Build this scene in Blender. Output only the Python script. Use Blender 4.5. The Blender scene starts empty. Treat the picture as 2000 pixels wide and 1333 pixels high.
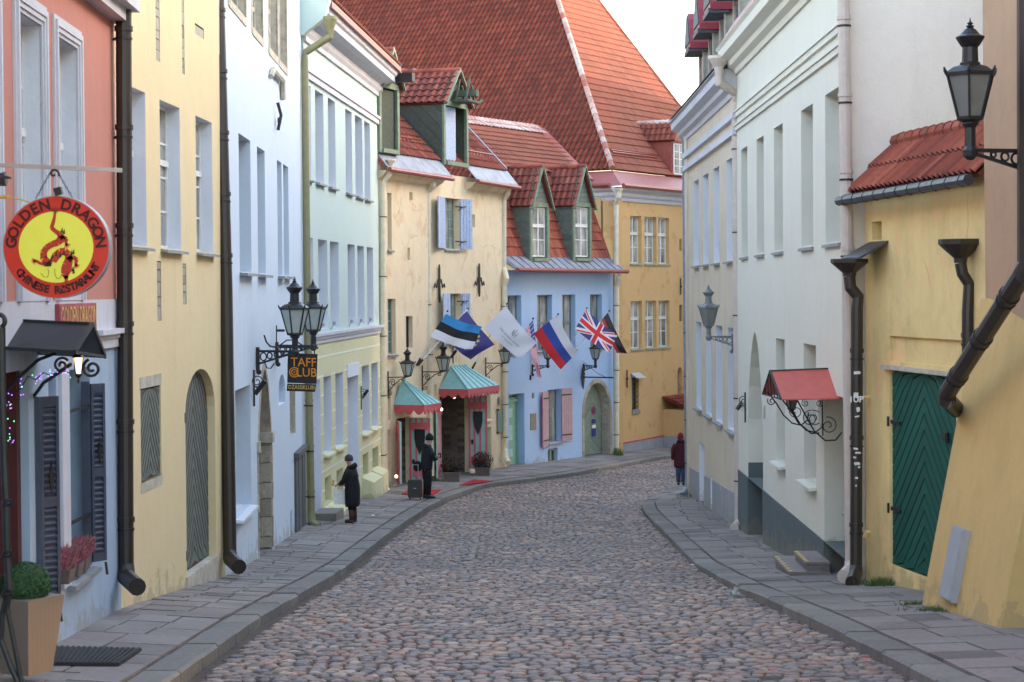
import bpy, math, random
from mathutils import Vector as V, Matrix
random.seed(7)
rad = math.radians
sc = bpy.context.scene
COL = sc.collection
# ------------------------------------------------------------------ camera
FPX = 4000.0
PITCH, ROLL = rad(1.41), rad(-0.42)
cam_d = bpy.data.cameras.new('camera'); cam = bpy.data.objects.new('camera', cam_d); COL.objects.link(cam)
cam_d.sensor_width = 36; cam_d.lens = 36*FPX/2000; cam_d.clip_start = .5; cam_d.clip_end = 1500
cam_d.dof.use_dof = True; cam_d.dof.focus_distance = 48; cam_d.dof.aperture_fstop = 5.6
CM = Matrix.Rotation(math.pi/2-PITCH, 4, 'X') @ Matrix.Rotation(ROLL, 4, 'Z')
cam.matrix_world = CM
sc.camera = cam
# ------------------------------------------------------------------ light
SUN_EL, SUN_AZ = rad(14), rad(70)          # azimuth measured from +Y towards +X
w = bpy.data.worlds.new('World'); sc.world = w; w.use_nodes = True
nt = w.node_tree; bg = nt.nodes['Background']
sky = nt.nodes.new('ShaderNodeTexSky'); sky.sky_type = 'NISHITA'; sky.sun_disc = False
sky.sun_elevation = SUN_EL; sky.sun_rotation = SUN_AZ
sky.air_density = 1.0; sky.dust_density = 1.6; sky.ozone_density = 1.0
tn = nt.nodes.new('ShaderNodeMix'); tn.data_type = 'RGBA'; tn.blend_type = 'MULTIPLY'; tn.inputs[0].default_value = 1; tn.inputs[7].default_value = (1.20, 1.08, .97, 1)   # the photograph's warm white balance
nt.links.new(sky.outputs[0], tn.inputs[6]); nt.links.new(tn.outputs[2], bg.inputs[0]); bg.inputs[1].default_value = .15
sl = bpy.data.lights.new('sun', 'SUN'); sl.energy = .85; sl.angle = rad(.6); sl.color = (1, .88, .72)
so = bpy.data.objects.new('sun', sl); COL.objects.link(so)
sdir = V((math.sin(SUN_AZ)*math.cos(SUN_EL), math.cos(SUN_AZ)*math.cos(SUN_EL), math.sin(SUN_EL)))
so.rotation_euler = sdir.to_track_quat('Z', 'Y').to_euler()
vs = sc.view_settings; vs.view_transform = 'Standard'; vs.look = 'None'; vs.gamma = 1; vs.exposure = 3.02
try: vs.use_curve_mapping = False
except Exception: pass
# ------------------------------------------------------------------ pixel rays (photo 2000 x 1333)
def ray(u, v):
    return (CM.to_3x3() @ V(((u-1000)/FPX, (666.5-v)/FPX, -1)))
def pd(u, v, d):
    r = ray(u, v); return r*(d/r.y)
def plane_pt(u, v, P0, N):
    r = ray(u, v); return r*(P0.dot(N)/r.dot(N))
def interp(tab, x):
    if x <= tab[0][0]: return tab[0][1]
    for (a, b), (c, d) in zip(tab, tab[1:]):
        if x <= c: return b+(d-b)*(x-a)/(c-a)
    (a, b), (c, d) = tab[-2:]
    return d+(d-b)/(c-a)*(x-c)*.6
RT = [(0,2.0),(10,2.95),(15,3.38),(19.5,3.70),(24,4.0),(28,4.33),(32,4.67),(37.5,5.1),(44.5,5.5),(50,5.76),(56,6.0),(60,6.17),(70,6.45),(85,6.75),(120,7.3),(300,8.5)]
KLT = [(8,-3.15),(20.4,-3.12),(28,-3.08),(37.5,-3.0),(45,-2.88),(50,-2.7),(55,-2.4),(60,-2.0),(65.5,-.98),(68,.30),(70.5,1.76),(75,3.7),(79.5,5.5),(81,6.6),(86,9.2),(95,14)]
KRT = [(8,3.95),(19.5,3.72),(24,3.52),(30,3.33),(36.8,3.3),(44.5,3.4),(53.5,3.42),(56.5,3.55),(58.5,3.85),(63,4.8),(66.3,5.6),(72,8.2),(80,13),(95,25)]
def R(y): return interp(RT, y)
def KL(y): return interp(KLT, y)
def KR(y): return interp(KRT, y)
def G(x, y):
    l, r = KL(y), KR(y)
    if x < l: return -R(y)+.14+.06*min(l-x, 2.0)
    if x > r: return -R(y)+.14+.03*min(x-r, 2.0)
    return -R(y)
# ------------------------------------------------------------------ materials
def s2l(c):
    c /= 255.0
    return c/12.92 if c <= .04045 else ((c+.055)/1.055)**2.4
def C(r, g, b, k=1.0):
    return (min(.9, s2l(r)*k), min(.9, s2l(g)*k), min(.9, s2l(b)*k), 1)
class N:
    def __init__(s, name):
        s.m = bpy.data.materials.new(name); s.m.use_nodes = True; s.t = s.m.node_tree
        s.b = s.t.nodes['Principled BSDF']
    def n(s, typ, **kw):
        x = s.t.nodes.new(typ)
        for k, v in kw.items(): setattr(x, k, v)
        return x
    def l(s, a, b): s.t.links.new(a, b)
    def pos(s, sx, sy, sz):
        g = s.n('ShaderNodeNewGeometry'); m = s.n('ShaderNodeMapping'); m.inputs['Scale'].default_value = (sx, sy, sz)
        s.l(g.outputs['Position'], m.inputs[0]); return m.outputs[0]
    def noise(s, vec, scale, det=4, rough=.55):
        x = s.n('ShaderNodeTexNoise'); x.inputs['Scale'].default_value = scale; x.inputs['Detail'].default_value = det; x.inputs['Roughness'].default_value = rough
        s.l(vec, x.inputs[0]); return x.outputs[0]
    def ramp(s, fac, stops):
        x = s.n('ShaderNodeValToRGB'); e = x.color_ramp.elements
        while len(e) < len(stops): e.new(.5)
        for q, (p, c) in zip(e, stops):
            q.position = p; q.color = c if len(c) == 4 else (*c, 1)
        s.l(fac, x.inputs[0]); return x.outputs[0]
    def mix(s, fac, a, b, mode='MIX'):
        x = s.n('ShaderNodeMix', data_type='RGBA', blend_type=mode)
        for val, i in ((fac, 0), (a, 6), (b, 7)):
            if hasattr(val, 'links') or hasattr(val, 'is_linked'): s.l(val, x.inputs[i])
            else: x.inputs[i].default_value = val
        return x.outputs[2]
    def math(s, op, a, b=0.0):
        x = s.n('ShaderNodeMath', operation=op)
        for val, i in ((a, 0), (b, 1)):
            if hasattr(val, 'is_linked'): s.l(val, x.inputs[i])
            else: x.inputs[i].default_value = val
        return x.outputs[0]
    def bump(s, h, st, dist=.02):
        x = s.n('ShaderNodeBump'); x.inputs['Strength'].default_value = st; x.inputs['Distance'].default_value = dist
        s.l(h, x.inputs['Height']); s.l(x.outputs[0], s.b.inputs['Normal'])
    def rnd(s):
        a = s.n('ShaderNodeAttribute', attribute_name='rnd'); o = s.n('ShaderNodeObjectInfo')
        return s.math('FRACT', s.math('ADD', a.outputs['Fac'], o.outputs['Random']))
def g3(k): return (k, k, k, 1)
KEYS = {'pink_plaster': 'pink', 'white_trim_plaster': 'trim_white', 'bluegrey_plaster': 'bluegrey', 'pale_yellow_plaster': 'yellow', 'white_plaster': 'whiteblue', 'white_reveal': 'reveal', 'mint_plaster': 'mint', 'yellowgreen_plaster': 'green', 'pale_joint': 'greenjoint', 'cream_plaster': 'cream', 'blue_plaster': 'blue', 'ochre_plaster': 'ochre', 'grey_cream_plaster': 'greycream', 'offwhite_plaster': 'white2', 'aged_yellow_plaster': 'yellow2', 'tan_yellow_plaster': 'tan', 'brown_pink_plaster': 'brownpink', 'dark_grey_plinth': 'plinth_dark', 'grey_plinth': 'plinth_grey'}
GAIN = {'pink': (0.737, 0.921, 1.044), 'yellow': (0.904, 1.018, 1.343), 'whiteblue': (0.937, 0.970, 0.958), 'mint': (0.798, 0.807, 0.824), 'green': (1.226, 1.129, 1.230), 'cream': (1.040, 1.075, 1.152), 'blue': (1.265, 1.191, 1.076), 'ochre': (1.051, 1.169, 2.163), 'greycream': (1.053, 0.969, 0.866), 'white2': (1.016, 0.970, 0.890), 'yellow2': (2.085, 1.616, 2.315), 'tan': (0.984, 1.017, 1.003), 'bluegrey': (1.261, 1.303, 1.303), 'brownpink': (0.951, 0.958, 0.844), 'greenjoint': (1.092, 1.092, 1.176), 'reveal': (1.1, 1.08, 1.06), 'trim_white': (0.924, 0.924, 0.966)}
def plaster(name, col, dirt=C(120,105,85), amt=.35, streak=.25, bumpy=.35, patch=None, grime=.38, dirt2=C(140,130,106)):
    key = KEYS.get(name); col = tuple(min(.86, a*b) for a, b in zip(col, GAIN[key]))+(1,) if key in GAIN else col
    n = N(name); p1 = n.pos(1, 1, 1)
    big = n.noise(p1, .55, 5); c = n.mix(n.ramp(big, [(.3, g3(0)), (.75, g3(amt))]), col, tuple(x*.72 for x in col[:3])+(1,))
    st = n.noise(n.pos(2.6, 2.6, .4), 1.0, 6, .65); gate = n.ramp(n.noise(p1, .35, 3), [(.4, g3(.15)), (.65, g3(1))])
    c = n.mix(n.math('MULTIPLY', n.ramp(st, [(.5, g3(0)), (.75, g3(streak*1.3))]), gate), c, dirt)
    blt = n.noise(p1, 1.1, 9, .72); c = n.mix(n.ramp(blt, [(.47, g3(0)), (.72, g3(amt*.7))]), c, tuple(a*.5+b*.5 for a, b in zip(dirt, col)))
    fine = n.noise(p1, 9, 6); c = n.mix(n.ramp(fine, [(.35, g3(0)), (.8, g3(.16))]), c, tuple(min(1, x*1.25) for x in col[:3])+(1,))
    if patch:
        patch = tuple(min(.86, a*b) for a, b in zip(patch, GAIN.get(key, (1, 1, 1))))+(1,)
        pt = n.noise(p1, 1.3, 8, .65); c = n.mix(n.ramp(pt, [(.56, g3(0)), (.6, g3(.55)), (.66, g3(.7))]), c, patch)
    spots = n.noise(p1, 3.1, 8, .7); c = n.mix(n.ramp(spots, [(.66, g3(0)), (.72, g3(.3))]), c, dirt)
    # splash stains and moss patches with broken outlines on the lowest courses, rising damp here and there
    sep = n.n('ShaderNodeSeparateXYZ'); n.l(p1, sep.inputs[0])
    base = n.math('MINIMUM', n.math('ADD', n.math('MULTIPLY', sep.outputs[1], .0665), 2.41), n.math('ADD', n.math('MULTIPLY', sep.outputs[1], .032), 4.15))
    hh = n.math('ADD', sep.outputs[2], base); nz = n.noise(p1, 2.6, 7, .7)
    msk = n.math('MULTIPLY', n.ramp(n.math('ADD', n.math('MULTIPLY', hh, -.55), n.math('MULTIPLY', nz, 1.25)), [(.44, g3(0)), (.5, g3(1))]), grime)
    c = n.mix(msk, c, dirt2)
    if patch:   # hairline cracks
        vo = n.n('ShaderNodeTexVoronoi', feature='DISTANCE_TO_EDGE'); vo.inputs['Scale'].default_value = .75
        wv = n.n('ShaderNodeMix', data_type='VECTOR'); wv.inputs[0].default_value = .25; n.l(p1, wv.inputs[4]); nn = n.n('ShaderNodeTexNoise'); nn.inputs['Scale'].default_value = 1.7; nn.inputs['Detail'].default_value = 6; n.l(p1, nn.inputs[0]); n.l(nn.outputs[1], wv.inputs[5])
        n.l(wv.outputs[1], vo.inputs['Vector'])
        ck = n.math('MULTIPLY', n.ramp(vo.outputs['Distance'], [(.0, g3(1)), (.012, g3(0))]), n.ramp(n.noise(p1, .45, 2), [(.56, g3(0)), (.6, g3(.38))]))
        c = n.mix(ck, c, C(90,72,56))
    n.l(c, n.b.inputs['Base Color']); n.b.inputs['Roughness'].default_value = .9
    n.b.inputs['Specular IOR Level'].default_value = .2
    h = n.math('ADD', n.noise(p1, 2.2, 6), n.math('MULTIPLY', n.noise(p1, 22, 4), .25)); n.bump(h, bumpy, .035)
    return n.m
def simple(name, col, rough=.6, metal=0, var=.15, scale=6, bumpy=.15, spec=.4, emis=None, es=0):
    n = N(name); p = n.pos(1, 1, 1); q = n.noise(p, scale, 5)
    c = n.mix(n.ramp(q, [(.3, g3(0)), (.75, g3(1))]), tuple(x*(1-var) for x in col[:3])+(1,), tuple(min(1, x*(1+var)) for x in col[:3])+(1,))
    n.l(c, n.b.inputs['Base Color']); n.b.inputs['Roughness'].default_value = rough; n.b.inputs['Metallic'].default_value = metal
    n.b.inputs['Specular IOR Level'].default_value = spec
    if bumpy: n.bump(n.noise(p, scale*4, 4), bumpy, .01)
    if emis:
        n.b.inputs['Emission Color'].default_value = emis; n.b.inputs['Emission Strength'].default_value = es
    return n.m
def pieces(name, stops, rough=.8, weather=None, wsc=.5, wamt=.5, bumpy=.3, nsc=14, spec=.3, soot=None, tint=(1, 1, 1)):
    n = N(name); p = n.pos(1, 1, 1)
    stops = [(p_, tuple(a*b for a, b in zip(q, tint))+(1,)) for p_, q in stops]
    c = n.ramp(n.rnd(), stops)
    if soot:
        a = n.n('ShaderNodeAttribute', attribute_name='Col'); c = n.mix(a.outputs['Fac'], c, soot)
    q = n.noise(p, nsc, 5); c = n.mix(n.ramp(q, [(.3, g3(0)), (.8, g3(.4))]), c, (.03, .028, .025, 1))
    if weather:
        z = n.noise(p, wsc, 4); c = n.mix(n.ramp(z, [(.42, g3(0)), (.62, g3(wamt))]), c, weather)
    n.l(c, n.b.inputs['Base Color']); n.b.inputs['Roughness'].default_value = rough
    n.b.inputs['Specular IOR Level'].default_value = spec
    n.bump(n.noise(p, nsc*3, 4), bumpy, .008)
    return n.m
def colattr(name, rough=.8, trans=0):
    n = N(name); a = n.n('ShaderNodeAttribute', attribute_name='Col'); n.l(a.outputs['Color'], n.b.inputs['Base Color'])
    n.b.inputs['Roughness'].default_value = rough
    n.bump(n.noise(n.pos(1, 1, 1), 60, 3), .1, .004)
    return n.m
M = {}
K = .98
M['pink'] = plaster('pink_plaster', C(222,138,118,K), amt=.2, streak=.12)
M['trim_white'] = plaster('white_trim_plaster', C(212,212,216,K), amt=.2, streak=.25)
M['bluegrey'] = plaster('bluegrey_plaster', C(150,166,186,K), amt=.25, streak=.25)
M['yellow'] = plaster('pale_yellow_plaster', C(240,208,146,K), amt=.16, streak=.14, dirt=C(190,160,110))
M['whiteblue'] = plaster('white_plaster', C(214,222,236,K), amt=.1, streak=.12, dirt=C(170,175,185))
M['reveal'] = plaster('white_reveal', C(214,218,228,K), amt=.12, streak=.12, dirt=C(160,160,160))
M['mint'] = plaster('mint_plaster', C(214,230,222,K), amt=.1, streak=.08, dirt=C(180,190,180))
M['green'] = plaster('yellowgreen_plaster', C(202,204,160,K), amt=.15, streak=.12, dirt=C(150,150,110))
M['greenjoint'] = plaster('pale_joint', C(226,226,204,K), amt=.1, streak=.1)
M['cream'] = plaster('cream_plaster', C(234,210,172,K), amt=.3, streak=.22, dirt=C(170,140,105), patch=C(215,180,140), bumpy=.7)
M['blue'] = plaster('blue_plaster', C(152,182,226,K), amt=.25, streak=.15, dirt=C(140,150,170))
M['ochre'] = plaster('ochre_plaster', C(212,164,86,K), amt=.4, streak=.35, dirt=C(200,175,130), patch=C(190,140,70))
M['greycream'] = plaster('grey_cream_plaster', C(208,202,192,K), amt=.25, streak=.25)
M['white2'] = plaster('offwhite_plaster', C(216,218,214,K), amt=.12, streak=.15, dirt=C(165,165,160))
M['gablewall'] = plaster('light_adjusted_gable_plaster', C(236,226,216,K), amt=.2, streak=.15, dirt=C(165,165,165), bumpy=.6)  # copy of the off-white plaster with the gable's light correction put into its colour
M['yellow2'] = plaster('aged_yellow_plaster', C(206,172,104,K), amt=.7, streak=.3, dirt=C(130,105,70), patch=C(192,158,98), bumpy=.6)
M['tan'] = plaster('tan_yellow_plaster', C(216,180,122,K), amt=.4, streak=.2, dirt=C(130,100,65))
M['brownpink'] = plaster('brown_pink_plaster', C(192,158,136,K), amt=.4, streak=.3, dirt=C(110,95,85))
M['plinth_dark'] = plaster('dark_grey_plinth', C(96,106,108,K), amt=.3, streak=.2, dirt=C(130,130,125))
M['plinth_grey'] = plaster('grey_plinth', C(160,162,168,K), amt=.4, streak=.4, dirt=C(190,190,185), patch=C(185,180,170))
M['stone'] = pieces('limestone', [(0, C(176,165,148)), (.5, C(196,186,168)), (1, C(160,150,136))], bumpy=.8)
M['stone_flat'] = simple('limestone_plain', C(190,182,166), .9, var=.25, bumpy=.6)
M['sill'] = simple('grey_sill', C(140,142,145), .6, var=.2)
M['slab'] = pieces('paving_slab', [(0, C(126,122,122)), (.5, C(146,142,142)), (1, C(112,108,110))], .85, weather=C(150,146,142), wsc=.8, wamt=.4, bumpy=.5, tint=(1.05, .95, .90))
M['kerb'] = pieces('kerb_stone', [(0, C(150,146,142)), (.5, C(136,132,130)), (1, C(162,156,150))], .85, weather=C(110,106,100), wamt=.35, bumpy=.7, tint=(.84, .83, .82))
M['cobble'] = pieces('cobble_granite', [(0, C(98,98,106)), (.16, C(138,134,136)), (.3, C(156,130,120)), (.45, C(116,112,114)), (.6, C(172,152,138)), (.74, C(92,94,98)), (.88, C(150,120,108)), (1, C(180,168,156))], .62, weather=C(104,98,98), wsc=.35, wamt=.45, bumpy=.5, nsc=20, spec=.35, tint=(1.15, 1.05, .96))
M['grit'] = simple('street_grit', C(86,76,68), .95, var=.45, scale=12, bumpy=.8)
M['earth'] = simple('bare_earth', C(110,104,98), .95, var=.3)
T1 = [(0, C(152,74,56)), (.3, C(174,90,68)), (.55, C(138,66,54)), (.8, C(186,106,82)), (1, C(118,58,50))]
SOOT = C(98,48,40)
M['tile'] = pieces('red_roof_tile', T1, .75, soot=SOOT, weather=C(120,60,50), wsc=.6, wamt=.4)
M['tile_old'] = pieces('weathered_roof_tile', [(0, C(140,68,56)), (.25, C(162,80,64)), (.5, C(128,62,52)), (.75, C(172,90,72)), (1, C(120,60,50))], .9, weather=C(96,52,46), wsc=.16, wamt=.45, soot=C(72,42,34), tint=(1.03, .85, .70))
M['tile_orange'] = pieces('orange_roof_tile', [(0, C(150,86,68)), (.5, C(162,98,76)), (1, C(140,80,64))], .85, soot=C(116,62,50), weather=C(160,84,64), wsc=.5, wamt=.4)
M['frost'] = pieces('lime_streaked_tile', [(0, C(212,190,184)), (.6, C(190,150,140)), (1, C(225,210,205))], .9)
M['ridge'] = pieces('lime_pointed_ridge', [(0, C(186,140,130)), (.5, C(205,180,172)), (1, C(165,90,72))], .9, bumpy=.6)
M['deck'] = simple('roof_deck', C(110,54,44), .9)
M['redmetal'] = simple('red_sheet_metal', C(142,66,58), .5, var=.25, spec=.5)
M['canopyred'] = simple('canopy_red_metal', C(186,80,66), .45, var=.1, spec=.5)
M['zinc'] = simple('zinc_sheet', C(134,138,150), .55, .1, var=.3, scale=3)
M['zincdark'] = simple('dark_zinc', C(76,78,82), .45, .5, var=.3)
M['slate'] = simple('dark_slate', C(70,72,78), .6, var=.35, scale=15)
M['brown'] = simple('brown_pipe_paint', C(46,38,35), .42, var=.25, scale=3, spec=.6)
M['greenpipe'] = simple('olive_pipe_paint', C(142,136,100), .5, var=.12)
M['creampipe'] = simple('cream_pipe_paint', C(226,214,188), .5, var=.1)
M['pinkpipe'] = simple('pinkish_pipe_paint', C(198,184,176), .45, var=.08)
M['greypipe'] = simple('greyblue_pipe_paint', C(128,142,158), .4, .3, var=.2)
M['iron'] = simple('black_iron', C(34,34,37), .45, var=.3, spec=.5)
M['irongrey'] = simple('grey_iron', C(116,122,124), .5, var=.2)
M['frame'] = simple('white_window_paint', C(226,226,222), .5, var=.08)
M['framegreen'] = simple('green_window_paint', C(134,152,138), .55, var=.15)
M['framegrey'] = simple('greygreen_door_paint', C(120,128,124), .5, var=.15)
def glassmat(name, dark, light):
    n = N(name); p = n.pos(1.2, 1.2, .5); q = n.noise(p, 1.5, 3)
    c = n.ramp(q, [(.35, dark), (.65, light)]); n.l(c, n.b.inputs['Base Color'])
    n.b.inputs['Roughness'].default_value = .08; n.b.inputs['Specular IOR Level'].default_value = .8
    n.bump(n.noise(n.pos(1, 1, 1), 2.5, 2), .05, .02); return n.m
M['glass'] = glassmat('window_glass', C(50,56,62), C(110,116,120))
M['curtain'] = glassmat('curtained_glass', C(96,98,98), C(190,190,184))
M['lampglass'] = simple('frosted_lamp_glass', C(170,178,176), .35, var=.12, bumpy=0)
M['lampdim'] = simple('smoked_lamp_glass', C(120,122,118), .35, var=.12, bumpy=0)
M['lit'] = simple('lit_lamp_glass', C(250,200,150), .4, emis=(1, .55, .25, 1), es=.55)
M['bulb'] = simple('warm_bulb', C(255,230,190), .4, emis=(1, .75, .45, 1), es=1.6)
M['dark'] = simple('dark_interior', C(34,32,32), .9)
M['brick'] = pieces('old_interior_brick', [(0, C(110,96,88)), (.5, C(140,124,112)), (1, C(90,76,70))], .9)
M['wood_grey'] = pieces('weathered_board', [(0, C(98,100,102)), (.5, C(120,122,122)), (1, C(82,84,86))], .85, bumpy=.6, nsc=8)
M['sage'] = pieces('sage_board', [(0, C(108,118,110)), (.5, C(116,128,118)), (1, C(100,110,104))], .75, bumpy=.5, nsc=8)
M['maroon'] = simple('maroon_paint', C(84,36,36), .7, var=.2)
M['dormer'] = pieces('dark_green_board', [(0, C(78,84,74)), (.4, C(96,102,88)), (.7, C(66,72,64)), (1, C(106,108,94))], .85, bumpy=.6, nsc=8)
M['dormertrim'] = simple('green_dormer_trim', C(122,136,116), .7, var=.2)
M['tealdoor'] = pieces('teal_board', [(0, C(12,84,70)), (.5, C(16,94,80)), (1, C(10,76,64))], .6, bumpy=.3, nsc=6)
M['gatedoor'] = pieces('grey_green_gate_board', [(0, C(134,148,136)), (.5, C(146,160,146)), (1, C(126,140,130))], .7)
M['greendoor'] = simple('mint_green_door_paint', C(136,178,156), .55, var=.1)
M['paleblue'] = pieces('pale_blue_board', [(0, C(176,192,222)), (1, C(190,204,232))], .7)
M['pinkboard'] = simple('pink_shutter_paint', C(186,158,166), .7, var=.08)
M['pinktrim'] = simple('bright_pink_paint', C(226,118,130), .6, var=.1)
M['slateblue'] = simple('slate_blue_paint', C(66,75,94), .5, var=.2, spec=.5)
M['aqua'] = simple('aqua_sheet_metal', C(140,190,192), .5, var=.1)
M['awnpink'] = simple('awning_pink', C(196,88,96), .6, var=.12)
M['aquapale'] = simple('pale_aqua_paint', C(170,204,196), .6, var=.08)
M['carpet'] = simple('red_carpet', C(168,26,34), .95, var=.2, scale=30)
M['pot'] = simple('brown_planter_clay', C(112,98,92), .85, var=.2)
M['leafdark'] = pieces('dark_leaf', [(0, C(40,48,34)), (.6, C(58,66,44)), (.8, C(90,40,38)), (1, C(36,42,32))], .6)
M['leafbox'] = pieces('box_leaf', [(0, C(36,76,44)), (.5, C(58,108,62)), (1, C(26,58,38))], .5)
M['heather'] = pieces('heather_bloom', [(0, C(170,84,104)), (.4, C(196,120,138)), (.7, C(120,60,70)), (1, C(150,140,100))], .8)
M['grass'] = pieces('grass_blade', [(0, C(70,92,44)), (1, C(104,122,62))], .8)
M['skin'] = simple('skin', C(206,158,136), .6, var=.08, bumpy=0)
M['blackcoat'] = simple('black_padded_coat', C(26,26,30), .75, var=.25, scale=20, spec=.4)
M['navycoat'] = simple('dark_navy_jacket', C(28,30,40), .75, var=.2, scale=20)
M['navytrouser'] = simple('dark_trousers', C(26,27,34), .85, var=.2)
M['hatgrey'] = simple('grey_knit_hat', C(66,68,76), .95, var=.2, scale=60)
M['jean'] = simple('blue_jeans', C(58,78,112), .85, var=.2)
M['wine'] = simple('wine_red_coat', C(68,24,36), .85, var=.2)
M['redhat'] = simple('dark_red_hood', C(112,34,40), .9, var=.2)
M['boot'] = simple('brown_boot_leather', C(76,48,42), .6, var=.2)
M['shoe'] = simple('black_shoe_leather', C(24,24,28), .4, var=.2)
M['hair'] = simple('brown_hair', C(70,50,38), .7)
M['case'] = simple('dark_suitcase_shell', C(66,62,60), .5, var=.15)
M['steel'] = simple('pale_steel', C(190,190,190), .35, .8)
M['bagplastic'] = simple('white_silver_bag', C(240,236,232), .5, var=.12, scale=15)
M['paper'] = simple('white_paper', C(235,235,235), .7)
M['signblack'] = simple('black_sign_panel', C(24,25,32), .4, var=.1)
M['orange'] = simple('orange_lettering', C(226,140,40), .6)
M['yellowletter'] = simple('yellow_lettering', C(216,180,90), .6)
M['signred'] = simple('sign_red', C(206,58,40), .35, var=.12, scale=2, bumpy=0, emis=C(206,50,34), es=.012)
M['signyellow'] = simple('sign_yellow', C(216,216,80), .35, var=.1, scale=2, bumpy=0, emis=C(216,216,80), es=.035)
M['letterdark'] = simple('dark_brown_lettering', C(70,24,24), .5, bumpy=0)
M['dragonred'] = simple('dragon_red', C(200,60,44), .4, bumpy=0)
M['wickr'] = None
M['maroonsign'] = simple('maroon_sign_board', C(170,70,82), .5, var=.25)
M['rubber'] = simple('black_rubber', C(42,42,46), .8)
M['flagcol'] = colattr('flag_cloth')
M['pole'] = simple('white_flag_pole', C(222,222,222), .4)
M['plastic'] = simple('grey_white_plastic', C(164,166,172), .5, var=.06)
M['signblue'] = simple('blue_sign_paint', C(40,60,130), .5)
M['moss'] = simple('moss_green', C(86,92,56), .95, var=.3)
M['ledp'] = simple('purple_fairy_bulb', C(150,90,250), .4, emis=(.4, .15, 1, 1), es=.5)
M['ledg'] = simple('green_fairy_bulb', C(90,240,180), .4, emis=(.1, 1, .5, 1), es=.35)
M['white_line'] = simple('pale_sticker', C(220,222,222), .6)
n = N('woven_planter'); ch = n.n('ShaderNodeTexChecker'); mp = n.pos(1, 1, 1); mpp = n.n('ShaderNodeMapping'); mpp.inputs['Rotation'].default_value = (0, rad(45), rad(20)); n.l(mp, mpp.inputs[0])
ch.inputs['Scale'].default_value = 62; n.l(mpp.outputs[0], ch.inputs[0]); ch.inputs[1].default_value = C(140,124,111); ch.inputs[2].default_value = C(134,118,106)
n.l(ch.outputs[0], n.b.inputs['Base Color']); n.bump(ch.outputs[1], .5, .004); n.b.inputs['Roughness'].default_value = .7; M['weave'] = n.m
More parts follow.
